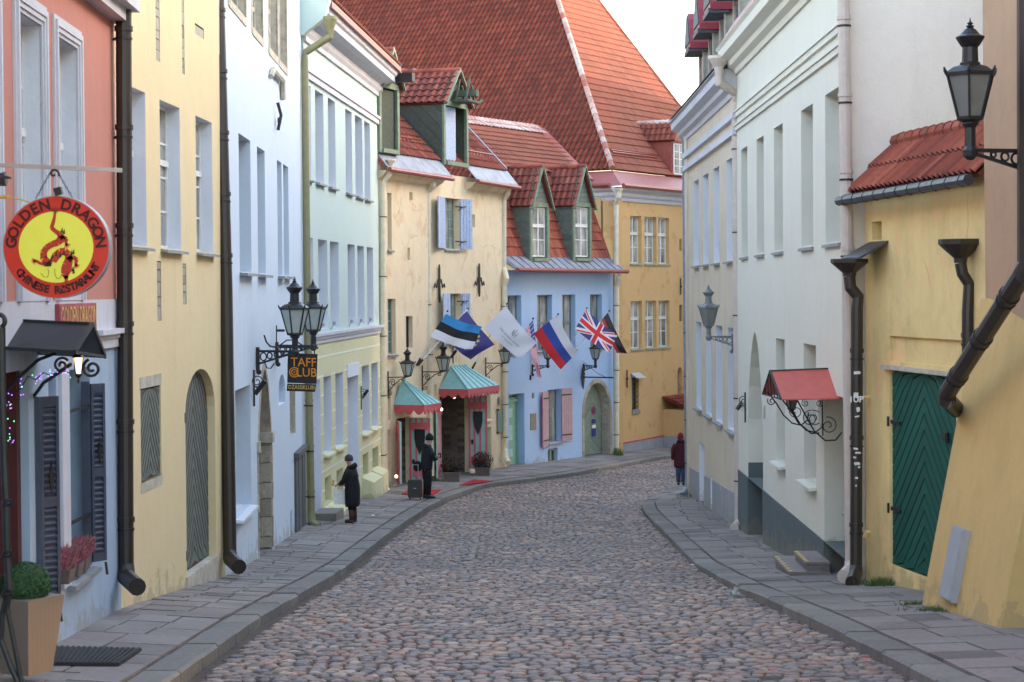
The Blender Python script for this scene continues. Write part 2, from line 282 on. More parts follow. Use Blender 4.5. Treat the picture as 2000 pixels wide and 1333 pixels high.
# ------------------------------------------------------------------ mesh helper
class MB:
    def __init__(s): s.v = []; s.f = []; s.r = []; s.c = []; s.cur = 0.0; s.col = None; s.smooth = False
    def add(s, pts, faces):
        b = len(s.v); s.v += [tuple(p) for p in pts]
        for q in faces:
            s.f.append(tuple(b+i for i in q)); s.r.append(s.cur); s.c.append(s.col)
    def poly(s, *pts): s.add(pts, [tuple(range(len(pts)))])
    def box8(s, a):   # a: bottom 4 (ccw), top 4
        s.add(a, [(0,3,2,1), (4,5,6,7), (0,1,5,4), (1,2,6,5), (2,3,7,6), (3,0,4,7)])
    def obox(s, c, ax, ay, az):
        c, ax, ay, az = V(c), V(ax), V(ay), V(az)
        s.box8([c-ax-ay-az, c+ax-ay-az, c+ax+ay-az, c-ax+ay-az, c-ax-ay+az, c+ax-ay+az, c+ax+ay+az, c-ax+ay+az])
    def wb(s, W, s0, s1, o0, o1, z0, z1):
        s.box8([W.P(s0,o0,z0), W.P(s1,o0,z0), W.P(s1,o1,z0), W.P(s0,o1,z0), W.P(s0,o0,z1), W.P(s1,o0,z1), W.P(s1,o1,z1), W.P(s0,o1,z1)])
    def prism(s, pts, vec):
        k = len(pts); vec = V(vec); P = [V(p) for p in pts]
        s.add(P+[p+vec for p in P], [tuple(range(k))[::-1], tuple(range(k, 2*k))]+[(i, (i+1) % k, k+(i+1) % k, k+i) for i in range(k)])
    def beam(s, a, b, w, h=None, up=(0,0,1)):
        a, b = V(a), V(b); h = h or w; d = b-a; x = d.normalized(); u = V(up)
        if abs(x.dot(u)) > .98: u = V((0,1,0))
        y = x.cross(u).normalized(); z = y.cross(x)
        s.obox((a+b)/2, d/2, y*w/2, z*h/2)
    def tube(s, pts, r, n=8, cap=True, flat=1.0):
        P = [V(p) for p in pts]; k = len(P)
        rs = r if isinstance(r, (list, tuple)) else [r]*k
        vs = []; prev = None
        for i in range(k):
            t = (P[min(i+1, k-1)]-P[max(i-1, 0)]); t = t.normalized() if t.length > 1e-9 else V((0,0,1))
            if prev is None:
                u = V((0,0,1)) if abs(t.z) < .95 else V((1,0,0)); y = t.cross(u).normalized()
            else: y = (prev-t*prev.dot(t)); y = y.normalized() if y.length > 1e-6 else t.orthogonal().normalized()
            prev = y; z = t.cross(y)
            for j in range(n):
                a = 2*math.pi*j/n; vs.append(P[i]+(y*math.cos(a)+z*math.sin(a)*flat)*rs[i])
        F = [(i*n+j, i*n+(j+1) % n, (i+1)*n+(j+1) % n, (i+1)*n+j) for i in range(k-1) for j in range(n)]
        if cap: F += [tuple(range(n))[::-1], tuple(range((k-1)*n, k*n))]
        s.add(vs, F)
    def lathe(s, c, prof, n=12, rot=0, ex=(1,0,0), ey=(0,1,0), ez=(0,0,1)):
        c = V(c); ex, ey, ez = V(ex), V(ey), V(ez); vs = []
        for r, z in prof:
            for j in range(n):
                a = 2*math.pi*j/n+rot; vs.append(c+ex*(r*math.cos(a))+ey*(r*math.sin(a))+ez*z)
        k = len(prof)
        F = [(i*n+j, i*n+(j+1) % n, (i+1)*n+(j+1) % n, (i+1)*n+j) for i in range(k-1) for j in range(n)]
        F += [tuple(range(n))[::-1], tuple(range((k-1)*n, k*n))]
        s.add(vs, F)
    def loft(s, rings, n=14):   # ring: center, rx, ry, (angle)
        vs = []
        for q in rings:
            c, rx, ry = V(q[0]), q[1], q[2]; an = q[3] if len(q) > 3 else 0
            for j in range(n):
                a = 2*math.pi*j/n; x = rx*math.cos(a); y = ry*math.sin(a)
                vs.append(c+V((x*math.cos(an)-y*math.sin(an), x*math.sin(an)+y*math.cos(an), 0)))
        k = len(rings)
        F = [(i*n+j, i*n+(j+1) % n, (i+1)*n+(j+1) % n, (i+1)*n+j) for i in range(k-1) for j in range(n)]
        F += [tuple(range(n))[::-1], tuple(range((k-1)*n, k*n))]
        s.add(vs, F)
    def ball(s, c, r, n=10, sz=1.0, sx=1.0, sy=1.0):
        pr = [(r*math.sin(math.pi*i/n), -r*sz*math.cos(math.pi*i/n)) for i in range(n+1)]
        pr[0] = (r*.02, pr[0][1]); pr[-1] = (r*.02, pr[-1][1])
        s.lathe(c, pr, n+2, 0, (sx,0,0), (0,sy,0))
    def mesh(s, name, org=(0,0,0), smooth=False):
        me = bpy.data.meshes.new(name); o = V(org)
        me.from_pydata([(p[0]-o.x, p[1]-o.y, p[2]-o.z) for p in s.v], [], s.f)
        a = me.attributes.new('rnd', 'FLOAT', 'FACE'); a.data.foreach_set('value', s.r)
        if any(c is not None for c in s.c):
            b = me.attributes.new('Col', 'FLOAT_COLOR', 'FACE')
            fl = []
            for c in s.c: fl += list(c or (.5, .5, .5, 1))
            b.data.foreach_set('color', fl)
        if smooth: me.polygons.foreach_set('use_smooth', [True]*len(me.polygons))
        me.update(); return me
    def build(s, name, mat, parent=None, label=None, cat=None, group=None, kind=None, smooth=False, at=None):
        if not s.f: return None
        if parent is not None: org = ORG[parent.name]
        elif at is not None: org = V(at)
        else:
            xs = [p[0] for p in s.v]; ys = [p[1] for p in s.v]; zs = [p[2] for p in s.v]
            org = V(((min(xs)+max(xs))/2, (min(ys)+max(ys))/2, min(zs)))
        me = s.mesh(name, org, smooth); me.materials.append(M[mat] if isinstance(mat, str) else mat)
        o = bpy.data.objects.new(name, me); COL.objects.link(o)
        if parent is not None: o.parent = parent
        else: o.location = org
        ORG[o.name] = org
        tag(o, label, cat, group, kind); return o
ORG = {}
def tag(o, label=None, cat=None, group=None, kind=None):
    if label: o['label'] = label
    if cat: o['category'] = cat
    if group: o['group'] = group
    if kind: o['kind'] = kind
    return o
def thing(name, label, cat, loc, group=None):
    o = bpy.data.objects.new(name, None); COL.objects.link(o); o.location = V(loc); o.empty_display_size = .2
    ORG[o.name] = V(loc); return tag(o, label, cat, group)
def copy_tree(o, parent=None):
    c = o.copy(); COL.objects.link(c); c.parent = parent; ORG[c.name] = ORG.get(o.name, V((0,0,0)))
    for k in ('label', 'group'):
        if parent is None and k in c: del c[k]
    for ch in list(o.children): copy_tree(ch, c)
    return c
def shared(name, me, parent, loc=None, mtx=None):
    o = bpy.data.objects.new(name, me); COL.objects.link(o); o.parent = parent
    if mtx is not None: o.matrix_basis = mtx
    elif loc is not None: o.location = loc
    return o
class Wall:
    def __init__(s, A, B, flip=False):
        s.A = V((A[0], A[1], 0)); B = V((B[0], B[1], 0)); s.L = (B-s.A).length; s.t = (B-s.A).normalized()
        s.n = V((s.t.y, -s.t.x, 0))
        if flip: s.n = -s.n
    def P(s, a, o, z): return s.A+s.t*a+s.n*o+V((0,0,z))
    def px(s, u, v, o=0):
        p = plane_pt(u, v, s.A+s.n*o, s.n); return ((p-s.A).dot(s.t), p.z)
    def s(s_, u, v=600, o=0): return s_.px(u, v, o)[0]
    def z(s_, u, v, o=0): return s_.px(u, v, o)[1]
    def rect(s_, u0, u1, vt, vb, at=None, atb=None):
        at = u0 if at is None else at; atb = at if atb is None else atb
        a, zt = s_.px(at, vt); _, zb = s_.px(atb, vb); vm = (vt+vb)/2
        x0, x1 = s_.s(u0, vm), s_.s(u1, vm)
        return dict(s0=min(x0, x1), s1=max(x0, x1), z0=zb, z1=zt)
    def sub(s_, a0, a1): return Wall(s_.P(a0, 0, 0), s_.P(a1, 0, 0))
def arch_pts(op, n=12):
    s0, s1, z1, a = op['s0'], op['s1'], op['z1'], op['arch']; zs = z1-a; m = (s0+s1)/2; h = (s1-s0)/2; out = []
    for i in range(n+1):
        if op.get('gothic'):
            t = abs(1-2*i/n); x = (i/n)*2*h; out.append((s0+x, zs+a*(1-t**1.7)**.75))
        else:
            th = math.pi*(1-i/n); out.append((m+h*math.cos(th), zs+a*math.sin(th)))
    return out
def facade(name, mat, parent, W, s0, s1, z0, z1, ops=(), o=0.0, T=.35, dfl=.28, **kw):
    """wall sheet with real openings, reveals and thickness"""
    f = MB(); rv = {}
    ops = [q for q in ops if q['s1'] > s0+.01 and q['s0'] < s1-.01 and q['z1'] > z0+.01 and q['z0'] < z1-.01]
    S = sorted({s0, s1} | {min(max(q[k], s0), s1) for q in ops for k in ('s0', 's1')})
    Z = sorted({z0, z1} | {min(max(q[k], z0), z1) for q in ops for k in ('z0', 'z1')})
    for a, b in zip(S, S[1:]):
        if b-a < 1e-4: continue
        run = None
        for c, d in zip(Z, Z[1:]):
            if d-c < 1e-4: continue
            ms, mz = (a+b)/2, (c+d)/2
            hole = any(q['s0'] < ms < q['s1'] and q['z0'] < mz < q['z1'] for q in ops)
            if not hole: f.poly(W.P(a,o,c), W.P(b,o,c), W.P(b,o,d), W.P(a,o,d))
    for q in ops:
        d = q.get('d', dfl); a, b = max(q['s0'], s0), min(q['s1'], s1); c, e = max(q['z0'], z0), min(q['z1'], z1)
        r = f
        if q.get('rm'): r = MB(); rv[id(q)] = (q['rm'], r)
        top = e
        if q.get('arch') and q['z1'] <= z1+.01:
            top = q['z1']-q['arch']; pts = arch_pts(q)
            for (x0, y0), (x1, y1) in zip(pts, pts[1:]):
                f.poly(W.P(x0,o,y0), W.P(x1,o,y1), W.P(x1,o,q['z1']), W.P(x0,o,q['z1']))
                r.poly(W.P(x0,o,y0), W.P(x0,o-d,y0), W.P(x1,o-d,y1), W.P(x1,o,y1))
        elif q['z1'] <= z1+1e-4:
            r.poly(W.P(a,o,e), W.P(a,o-d,e), W.P(b,o-d,e), W.P(b,o,e))
        if q['z0'] >= z0-1e-4: r.poly(W.P(a,o,c), W.P(b,o,c), W.P(b,o-d,c), W.P(a,o-d,c))
        if top > c:
            if q['s0'] >= s0-1e-4: r.poly(W.P(a,o,c), W.P(a,o-d,c), W.P(a,o-d,top), W.P(a,o,top))
            if q['s1'] <= s1+1e-4: r.poly(W.P(b,o,c), W.P(b,o,top), W.P(b,o-d,top), W.P(b,o-d,c))
    for a in (s0, s1): f.poly(W.P(a,o,z0), W.P(a,o-T,z0), W.P(a,o-T,z1), W.P(a,o,z1))
    f.poly(W.P(s0,o,z1), W.P(s1,o,z1), W.P(s1,o-T,z1), W.P(s0,o-T,z1))
    ob = f.build(name, mat, parent, **kw)
    for m, r in rv.values(): r.build('reveal', m, parent)
    return ob
def shell(parent, W, s0, s1, dep, z0, z1, mat, inset=.36):
    f = MB(); a, b = s0+.02, s1-.02; p = [W.P(a,-inset,z0), W.P(b,-inset,z0), W.P(b,-dep,z0), W.P(a,-dep,z0)]
    q = [x+V((0,0,z1-z0)) for x in p]
    for i, j in ((1,2), (2,3), (3,0)): f.poly(p[i], p[j], q[j], q[i])
    f.poly(*q); return f.build('side_wall', mat, parent)
def window(parent, W, op, nx=2, nz=3, dep=.22, fm='frame', gm='glass', fw=.05, cross=None, sill=None, so=.08, arch=False, panes=True):
    s0, s1, z0, z1 = op['s0'], op['s1'], op['z0'], op['z1']; m = MB()
    o0, o1 = -dep-.05, -dep
    m.wb(W, s0, s0+fw, o0, o1, z0, z1); m.wb(W, s1-fw, s1, o0, o1, z0, z1)
    m.wb(W, s0+fw, s1-fw, o0, o1, z0, z0+fw); m.wb(W, s0+fw, s1-fw, o0, o1, z1-fw, z1)
    xs = [s0+fw+(s1-s0-2*fw)*i/nx for i in range(nx+1)]; zs = [z0+fw+(z1-z0-2*fw)*i/nz for i in range(nz+1)]
    t = fw*.3
    for i, x in enumerate(xs[1:-1]):
        tt = fw*.7 if (nx % 2 == 0 and i == nx//2-1) else t
        m.wb(W, x-tt, x+tt, o0+.005, o1+.008, z0+fw, z1-fw)
    for i, z in enumerate(zs[1:-1]): m.wb(W, s0+fw, s1-fw, o0+.007, o1-.004, z-t, z+t)
    if cross is not None:
        zc = z0+(z1-z0)*cross; m.wb(W, s0+fw, s1-fw, o0, o1+.03, zc-fw*.8, zc+fw*.8)
    w_ = m.build('window', fm, parent)
    if panes:
        for i in range(nx):
            for j in range(nz):
                g = MB(); g.wb(W, xs[i], xs[i+1], o0+.015, o0+.025, zs[j], zs[j+1]); g.cur = 0
                pane = g.build('pane', gm, w_)
    else:
        g = MB(); g.wb(W, s0+fw, s1-fw, o0+.015, o0+.025, z0+fw, z1-fw); g.build('pane', gm, w_)
    if sill:
        g = MB(); a, b = s0-.04, s1+.04
        g.box8([W.P(a,-dep+.02,z0-.05), W.P(b,-dep+.02,z0-.05), W.P(b,so,z0-.08), W.P(a,so,z0-.08), W.P(a,-dep+.02,z0+.012), W.P(b,-dep+.02,z0+.012), W.P(b,so,z0-.03), W.P(a,so,z0-.03)])
        g.build('window_sill', sill, w_)
    return w_
def blank(parent, W, op, dep, mat, name='back_panel'):
    g = MB(); g.wb(W, op['s0']-.02, op['s1']+.02, -dep-.04, -dep, op['z0']-.02, op['z1']+.02); return g.build(name, mat, parent)
# -------------------------------------------------- piece layer: first 300 pieces as objects, the rest as one "stuff" part
def layer(parent, name, stuffname, mat, items, limit=300, local=False):
    """items: (key, MB) ; smallest key = largest in the photo"""
    items.sort(key=lambda q: q[0])
    for k, mb in items[:limit]: mb.build(name, mat, parent)
    if len(items) > limit:
        big = MB()
        for k, mb in items[limit:]:
            b = len(big.v); big.v += mb.v; big.f += [tuple(b+i for i in q) for q in mb.f]; big.r += mb.r; big.c += mb.c
        big.build(stuffname, mat, parent, kind='stuff')
def inpoly(p, poly):
    x, y = p; c = False; n = len(poly)
    for i in range(n):
        x0, y0 = poly[i]; x1, y1 = poly[i-1]
        if (y0 > y) != (y1 > y) and x < (x1-x0)*(y-y0)/(y1-y0)+x0: c = not c
    return c
def vis(p):   # photo pixel of a world point
    q = CM.inverted() @ V(p)
    if q.z > -.1: return None
    return (1000+FPX*q.x/-q.z, 666.5-FPX*q.y/-q.z)
def tile_mesh(tw, tl, flat=False, seg=6, lift=.045, roll=.045):
    m = MB(); pr = []
    for i in range(seg+1):
        t = i/seg
        h = 0 if flat else roll*(math.sin(math.pi*min(1, t/.45)) if t < .45 else -.35*math.sin(math.pi*(t-.45)/.55))
        pr.append((t*tw*(1 if not flat else .96), h))
    if flat: pr = [(0, 0), (tw*.965, 0)]
    k = len(pr)
    lo = [V((x, -.02, h+lift)) for x, h in pr]; up = [V((x, tl*1.02, h)) for x, h in pr]; lb = [V((x, -.02, h+lift-.028)) for x, h in pr]
    F = [(i, i+1, k+i+1, k+i) for i in range(k-1)]+[(2*k+i, 2*k+i+1, i+1, i) for i in range(k-1)]
    F += [(0, k, 2*k), (k-1, 3*k-1, 2*k-1)]
    m.add(lo+up+lb, F)
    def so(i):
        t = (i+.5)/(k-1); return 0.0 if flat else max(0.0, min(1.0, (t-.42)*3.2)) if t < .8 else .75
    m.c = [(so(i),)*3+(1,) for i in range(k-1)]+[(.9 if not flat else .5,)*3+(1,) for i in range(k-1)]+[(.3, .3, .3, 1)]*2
    return m
def tile_roof(parent, O, e, up, poly, tw, tl, mat, flat=False, deck='deck', seg=6, limit=300, rowname='roof_tile', off=.02, roll=.045):
    """O world origin, e unit eave direction, up unit slope direction; poly in (a,b) metres"""
    O, e, up = V(O), V(e).normalized(), V(up).normalized(); nn = e.cross(up).normalized()
    if nn.z < 0: nn = -nn
    base = tile_mesh(tw, tl, flat, seg, roll=roll)
    d = MB(); top = [O+e*a+up*b for a, b in poly]; d.prism(top, -nn*.06); d.build('roof_deck', deck, parent)
    a0 = min(p[0] for p in poly); a1 = max(p[0] for p in poly); b0 = min(p[1] for p in poly); b1 = max(p[1] for p in poly)
    spots = []; row = 0; b = b0
    while b < b1-.02:
        a = a0-(tw*.5 if (flat and row % 2) else 0)
        while a < a1-.02:
            c = (a+tw/2, b+tl/2)
            if inpoly(c, poly):
                w0 = O+e*a+up*b+nn*off
                q = vis(w0)
                if q and -120 < q[0] < 2120 and -140 < q[1]: spots.append((w0.length, w0))
            a += tw
        b += tl; row += 1
    spots.sort(key=lambda q: q[0])
    rm = Matrix((e, up, nn)).transposed()
    org = ORG[parent.name]
    me = base.mesh(rowname); me.materials.append(M[mat])
    for k, p in spots[:limit]:
        j = Matrix.Rotation(random.uniform(-.012, .012), 3, 'Z')
        shared(rowname, me, parent, mtx=Matrix.Translation(p-org+nn*random.uniform(0, .006)) @ (rm @ j).to_4x4())
    rest = spots[limit:]
    if rest:
        big = MB(); lv = [V(v) for v in base.v]
        for k, p in rest:
            q = len(big.v); rr = random.random(); jj = nn*random.uniform(0, .006)
            big.v += [tuple(p+jj+rm @ v) for v in lv]; big.f += [tuple(q+i for i in f) for f in base.f]
            big.r += [rr]*len(base.f); big.c += base.c
        big.build('roof_tiles', mat, parent, kind='stuff')
def ridge_caps(parent, a, b, r=.13, step=.36, mat='ridge', name='ridge_tile', limit=60):
    a, b = V(a), V(b); L = (b-a).length; n = max(1, int(L/step)); d = (b-a)/n
    for i in range(n):
        m = MB(); m.cur = random.random(); p = a+d*i
        m.tube([p, p+d*1.06], [r*1.06, r*.9], 8); m.build(name, mat, parent)
def text_mb(mb, body, size, fn, align='CENTER', xs=1.0, bold=0.0, ext=0.0):
    cu = bpy.data.curves.new('t', 'FONT'); cu.body = body; cu.size = size; cu.align_x = align; cu.offset = bold; cu.resolution_u = 3
    ob = bpy.data.objects.new('t', cu); COL.objects.link(ob)
    me = bpy.data.meshes.new_from_object(ob); vs = [fn(v.co.x*xs, v.co.y) for v in me.vertices]
    mb.add(vs, [tuple(p.vertices) for p in me.polygons])
    bpy.data.objects.remove(ob); bpy.data.meshes.remove(me); bpy.data.curves.remove(cu)
def spiral(c, ex, ey, r, turns=1.4, n=22, a0=0, sgn=1):
    c, ex, ey = V(c), V(ex), V(ey); out = []
    for i in range(n+1):
        t = i/n; a = a0+sgn*turns*2*math.pi*t; rr = r*(1-.82*t); out.append(c+ex*(rr*math.cos(a))+ey*(rr*math.sin(a)))
    return out
# ================================================================== GROUND
def struct(mb, name, mat, **kw): return mb.build(name, mat, kind='structure', at=(0,0,0), **kw)
g = MB(); ys = list(range(-10, 125, 5))+[160, 220, 300]
for y0, y1 in zip(ys, ys[1:]):
    for x0, x1 in ((-150,-30), (-30,-8), (-8,8), (8,30), (30,150)):
        za, zb = -R(max(0, y0))-.35, -R(max(0, y1))-.35
        g.poly((x0,y0,za), (x1,y0,za), (x1,y1,zb), (x0,y1,zb))
terrain = struct(g, 'ground', 'earth')
YS = [8+i*.5 for i in range(175)]
def strip(xa, xb, dz, n=3):
    m = MB()
    for y0, y1 in zip(YS, YS[1:]):
        for i in range(n):
            q = []
            for (y, t) in ((y0, i/n), (y0, (i+1)/n), (y1, (i+1)/n), (y1, i/n)):
                a, b = xa(y), xb(y); x = a+(b-a)*t; q.append((x, y, G(min(max(x, a+.001), b-.001), y)+dz))
            m.poly(*q)
    return m
def strip2(xa, xb, zf, n=3):
    m = MB()
    for y0, y1 in zip(YS, YS[1:]):
        for i in range(n):
            m.poly(*[(lambda x: (x, y, zf(x, y)))(xa(y)+(xb(y)-xa(y))*t) for (y, t) in ((y0, i/n), (y0, (i+1)/n), (y1, (i+1)/n), (y1, i/n))])
    return m
road = struct(strip2(KL, KR, lambda x, y: -R(y)-.012), 'road', 'grit')
GL = lambda x, y: -R(y)+.14+.06*min(max(KL(y)-x, 0), 2.0)
GR = lambda x, y: -R(y)+.14+.03*min(max(x-KR(y), 0), 2.0)
pav_l = struct(strip2(lambda y: KL(y)-9, lambda y: KL(y)-.2, lambda x, y: GL(x, y)-.03), 'pavement_left', 'grit')
pav_r = struct(strip2(lambda y: KR(y)+.2, lambda y: KR(y)+12, lambda x, y: GR(x, y)-.03), 'pavement_right', 'grit')
# cobbles: rounded stones, every one its own shape
def stone(cx, cy, hx, hy, hz, rot):
    m = MB(); m.cur = random.random(); n = 6; z = -R(cy)-.014; sl = -(R(cy+.5)-R(cy-.5))
    ca, sa = math.cos(rot), math.sin(rot); rings = []
    ph = random.random()*6; out = [(1+random.uniform(-.14, .1)) for _ in range(n)]
    for k, (s, h) in enumerate(((1, 0), (.86, .72), (.45, 1.0))):
        for j in range(n):
            a = 2*math.pi*j/n+ph; e = 1/max(abs(math.cos(a)), abs(math.sin(a)))**.45
            x = math.cos(a)*hx*s*out[j]*e; y = math.sin(a)*hy*s*out[j]*e
            X, Y = x*ca-y*sa, x*sa+y*ca
            rings.append((cx+X, cy+Y, z+sl*Y+hz*h+random.uniform(-.003, .003)))
    F = [(i*n+j, i*n+(j+1) % n, (i+1)*n+(j+1) % n, (i+1)*n+j) for i in range(2) for j in range(n)]+[tuple(range(2*n, 3*n))]
    m.add(rings, F); return m
items = []; y = 15.5
while y < 92:
    sy = .155*(1+.12*math.sin(y*3.1))*(1 if y < 60 else 1.25)
    x = KL(y)+.09+random.uniform(0, .1)
    while x < min(KR(y)-.06, 13):
        sx = random.uniform(.12, .21)
        px = vis((x, y, -R(y)))
        if px and -60 < px[0] < 2060 and px[1] < 1400 and random.random() > .012:
            cy = y+random.uniform(-.03, .03)+.04*math.sin(x*2.2+y*.7)
            hz = random.uniform(.018, .04)+.012*math.sin(x*1.3+y*.35)*math.sin(y*.5-x*.4)*(.6 if random.random() < .15 else 1)
            items.append((y+random.random()*.01, stone(x+sx/2, cy, sx*.50, sy*.58, hz, random.uniform(-.25, .25))))
        x += sx
    y += sy*.98
layer(road, 'cobblestone', 'cobblestones', 'cobble', items)
# paving slabs and kerbs
def slabs(parent, kfun, side, gfun, width, seed, small_rng):
    random.seed(seed); its = []; y = 16.0; row = 0
    while y < 90:
        w = interp([(0, width[0]), (1, width[1])], 0) if False else interp(width, y)
        small = small_rng[0] < y < small_rng[1]
        dl = (.30 if small else random.choice((.6, .75, .9)))*(1 if y < 62 else 1.6)
        off = .36; cuts = [off]
        while cuts[-1] < w: cuts.append(cuts[-1]+(random.uniform(.38, .5) if small else random.uniform(.45, .7)))
        for c0, c1 in zip(cuts, cuts[1:]):
            m = MB(); m.cur = random.random(); gp = .011
            sh = random.uniform(-.012, .012)
            q = []
            for (t, yy) in ((c0+gp, y+gp+sh), (c1-gp, y+gp+sh), (c1-gp, y+dl-gp+sh), (c0+gp, y+dl-gp+sh)):
                X = kfun(yy)+side*t; q.append(V((X, yy, gfun(X, yy))))
            dz = random.uniform(-.006, .006)
            q = [p+V((0,0,dz+random.uniform(-.003, .003))) for p in q]
            lo = [p-V((0,0,.05)) for p in q]
            pv = vis(q[0])
            if not pv or not -80 < pv[0] < 2080: continue
            m.box8(lo+q) if side > 0 else m.box8([lo[1],lo[0],lo[3],lo[2],q[1],q[0],q[3],q[2]])
            its.append((y, m))
        y += dl; row += 1
    layer(parent, 'paving_slab', 'paving_slabs', 'slab', its)
slabs(pav_l, KL, -1, GL, [(16, 2.0), (47, 2.3), (60, 2.5), (66, 3.6), (75, 5.5), (82, 7), (92, 10)], 3, (26, 40))
slabs(pav_r, KR, 1, GR, [(16, 2.8), (30, 2.2), (56, 2.2), (62, 3.0), (90, 6)], 4, (0, 0))
def kerbs(parent, kfun, side, y0, y1, h=.14, skip=()):
    y = y0
    its = []
    while y < y1:
        L = random.uniform(.85, 1.35); m = MB(); m.cur = random.random(); q = []
        n = 3; dz = random.uniform(-.012, .012)
        for i in range(n):
            a, b = y+L*i/n+(.012 if i == 0 else 0), y+L*(i+1)/n-(.012 if i == n-1 else 0)
            pts = []
            for yy in (a, b):
                dk = (kfun(yy+.1)-kfun(yy-.1))/.2; nx = V((1, -dk, 0)).normalized()*side
                base = V((kfun(yy), yy, -R(yy)))
                pts.append([base+V((0,0,-.06)), base+nx*.34+V((0,0,-.06)), base+nx*.34+V((0,0,h+dz)), base+nx*.035+V((0,0,h+dz)), base+V((0,0,h-.03+dz))])
            m.add(pts[0]+pts[1], [tuple(range(5)), tuple(range(5, 10))[::-1]]+[(j, (j+1) % 5, 5+(j+1) % 5, 5+j) for j in range(5)])
        if not any(s0 < y < s1 for s0, s1 in skip): its.append((y, m))
        y += L
    layer(parent, 'kerb_stone', 'kerb_stones', 'kerb', its)
kl = MB(); kl.poly(*[(KL(y)-.17+dx, y, -R(y)-.1) for y, dx in ((10, -.05), (10, .05), (12, .05), (12, -.05))])
kerb_l = struct(kl, 'kerb_left', 'kerb'); kerbs(kerb_l, KL, -1, 15, 92)
kr = MB(); kr.poly(*[(KR(y)+.17+dx, y, -R(y)-.1) for y, dx in ((10, -.05), (10, .05), (12, .05), (12, -.05))])
kerb_r = struct(kr, 'kerb_right', 'kerb'); kerbs(kerb_r, KR, 1, 15, 72)
random.seed(11)
# ================================================================== BUILDINGS, LEFT SIDE
def base_of(W, s): p = W.P(s, 0, 0); return V((p.x, p.y, G(p.x, p.y)))
B = -9.0
# ---- restaurant building (pink above blue-grey)
p0 = pd(235, 1183, 24.8)
WR = Wall((p0.x+.02+.03*19, 5.0), (p0.x+.02, 24.75))
bR = thing('restaurant_building', 'salmon pink house over a pale blue-grey restaurant front at the left edge', 'building', base_of(WR, WR.L-3))
zb = WR.z(215, 585); zt = 6.5; SL = WR.L
w1 = WR.rect(25+9, 93-13, 0, 330, at=80); w1['z1'] = WR.z(57, 40); w1['z0'] = -.35+.0
w2 = WR.rect(110, 150, 90, 330, at=110); w1['z0'] = w2['z0'] = zb+.35; w1['z1'] = w2['z1']; w2['z1'] = WR.z(112, 72)
w1['z1'] = w2['z1']; w1['rm'] = w2['rm'] = 'reveal'
extra = dict(w1); extra['s0'] -= 2.1; extra['s1'] -= 2.1
facade('wall', 'pink', bR, WR, 0, SL, zb, zt, [w1, w2, extra], dfl=.22)
for q in (w1, w2, extra): window(bR, WR, q, 2, 4, .17, cross=.55)
for q in (w1, w2, extra):   # moulded surrounds
    m = MB(); a, b, z1 = q['s0'], q['s1'], q['z1']
    for k, (e, o) in enumerate(((.20, .03), (.15, .055), (.10, .04))):
        m.wb(WR, a-e, a-e+.06, -.01, o, zb, z1+e); m.wb(WR, b+e-.06, b+e, -.01, o, zb, z1+e); m.wb(WR, a-e+.06, b+e-.06, -.01, o, z1+e-.06, z1+e)
    m.wb(WR, a-.18, b+.18, -.01, .02, zb, q['z0']); m.wb(WR, a-.18, a, -.01, .02, q['z0'], z1+.1); m.wb(WR, b, b+.18, -.01, .02, q['z0'], z1+.1); m.wb(WR, a, b, -.01, .02, z1, z1+.1)
    m.build('window_surround', 'trim_white', bR)
zc = WR.z(215, 652)
facade('wall_band', 'trim_white', bR, WR, 0, SL, zc, zb-.001, [], o=.012)
dr = WR.rect(-60, 58, 700, 1300, at=50); dr['z0'] = B; dr['z1'] = WR.z(60, 720); dr['d'] = .45
wa = WR.rect(97, 112, 715, 1190, at=97); wa['z0'] = WR.z(112, 1165); wa['z1'] = WR.z(112, 715); wa['d'] = .3
wb_ = WR.rect(129, 178, 725, 1130, at=129); wb_['z0'] = WR.z(135, 1137); wb_['d'] = .36; wa['z1'] = wb_['z1']
facade('ground_floor_wall', 'bluegrey', bR, WR, 0, SL, B, zc-.001, [dr, wa, wb_])
window(bR, WR, wa, 1, 3, .26, gm='glass', panes=False); window(bR, WR, wb_, 2, 3, .33, gm='glass', sill='sill', so=.1)
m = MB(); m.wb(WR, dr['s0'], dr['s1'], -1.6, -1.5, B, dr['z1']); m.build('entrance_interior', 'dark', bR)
m = MB(); m.wb(WR, dr['s1']-.16, dr['s1']-.001, -.44, -.08, B, dr['z1']-.01); m.build('door_frame', 'maroon', bR)
sd = WR.s(45, 1000); m = MB(); m.wb(WR, sd-.5, sd-.44, -.42, -.02, -3.6, -1.9); m.build('door_leaf', 'maroon', bR)
m = MB(); m.wb(WR, dr['s1']-.6, dr['s1']-.17, -.42, -.36, -3.3, dr['z1']-.02); m.build('doorway_panel', 'bluegrey', bR)
m = MB()
m.wb(WR, WR.s(180), SL-.05, .0, .07, zc-.05, zc-.0); m.wb(WR, WR.s(180), SL-.03, .0, .12, zc, zc+.06); m.wb(WR, WR.s(182), SL-.07, .0, .045, zc-.16, zc-.05)
m.build('pilaster_capital', 'trim_white', bR)
m = MB(); s_ = WR.s(112); m.wb(WR, s_+.03, WR.s(128)-.0, .0, .03, wb_['z0']-.02, zc-.2); m.build('window_post', 'trim_white', bR)
# top cornice
zz = WR.z(215, 20); m = MB(); m.wb(WR, 0, SL+.1, -.1, .30, zz+.02, zz+.2); m.wb(WR, 0, SL+.05, -.1, .18, zz-.12, zz+.02); m.build('cornice', 'trim_white', bR)
shell(bR, WR, 0, SL, 8, B, zt, 'pink')
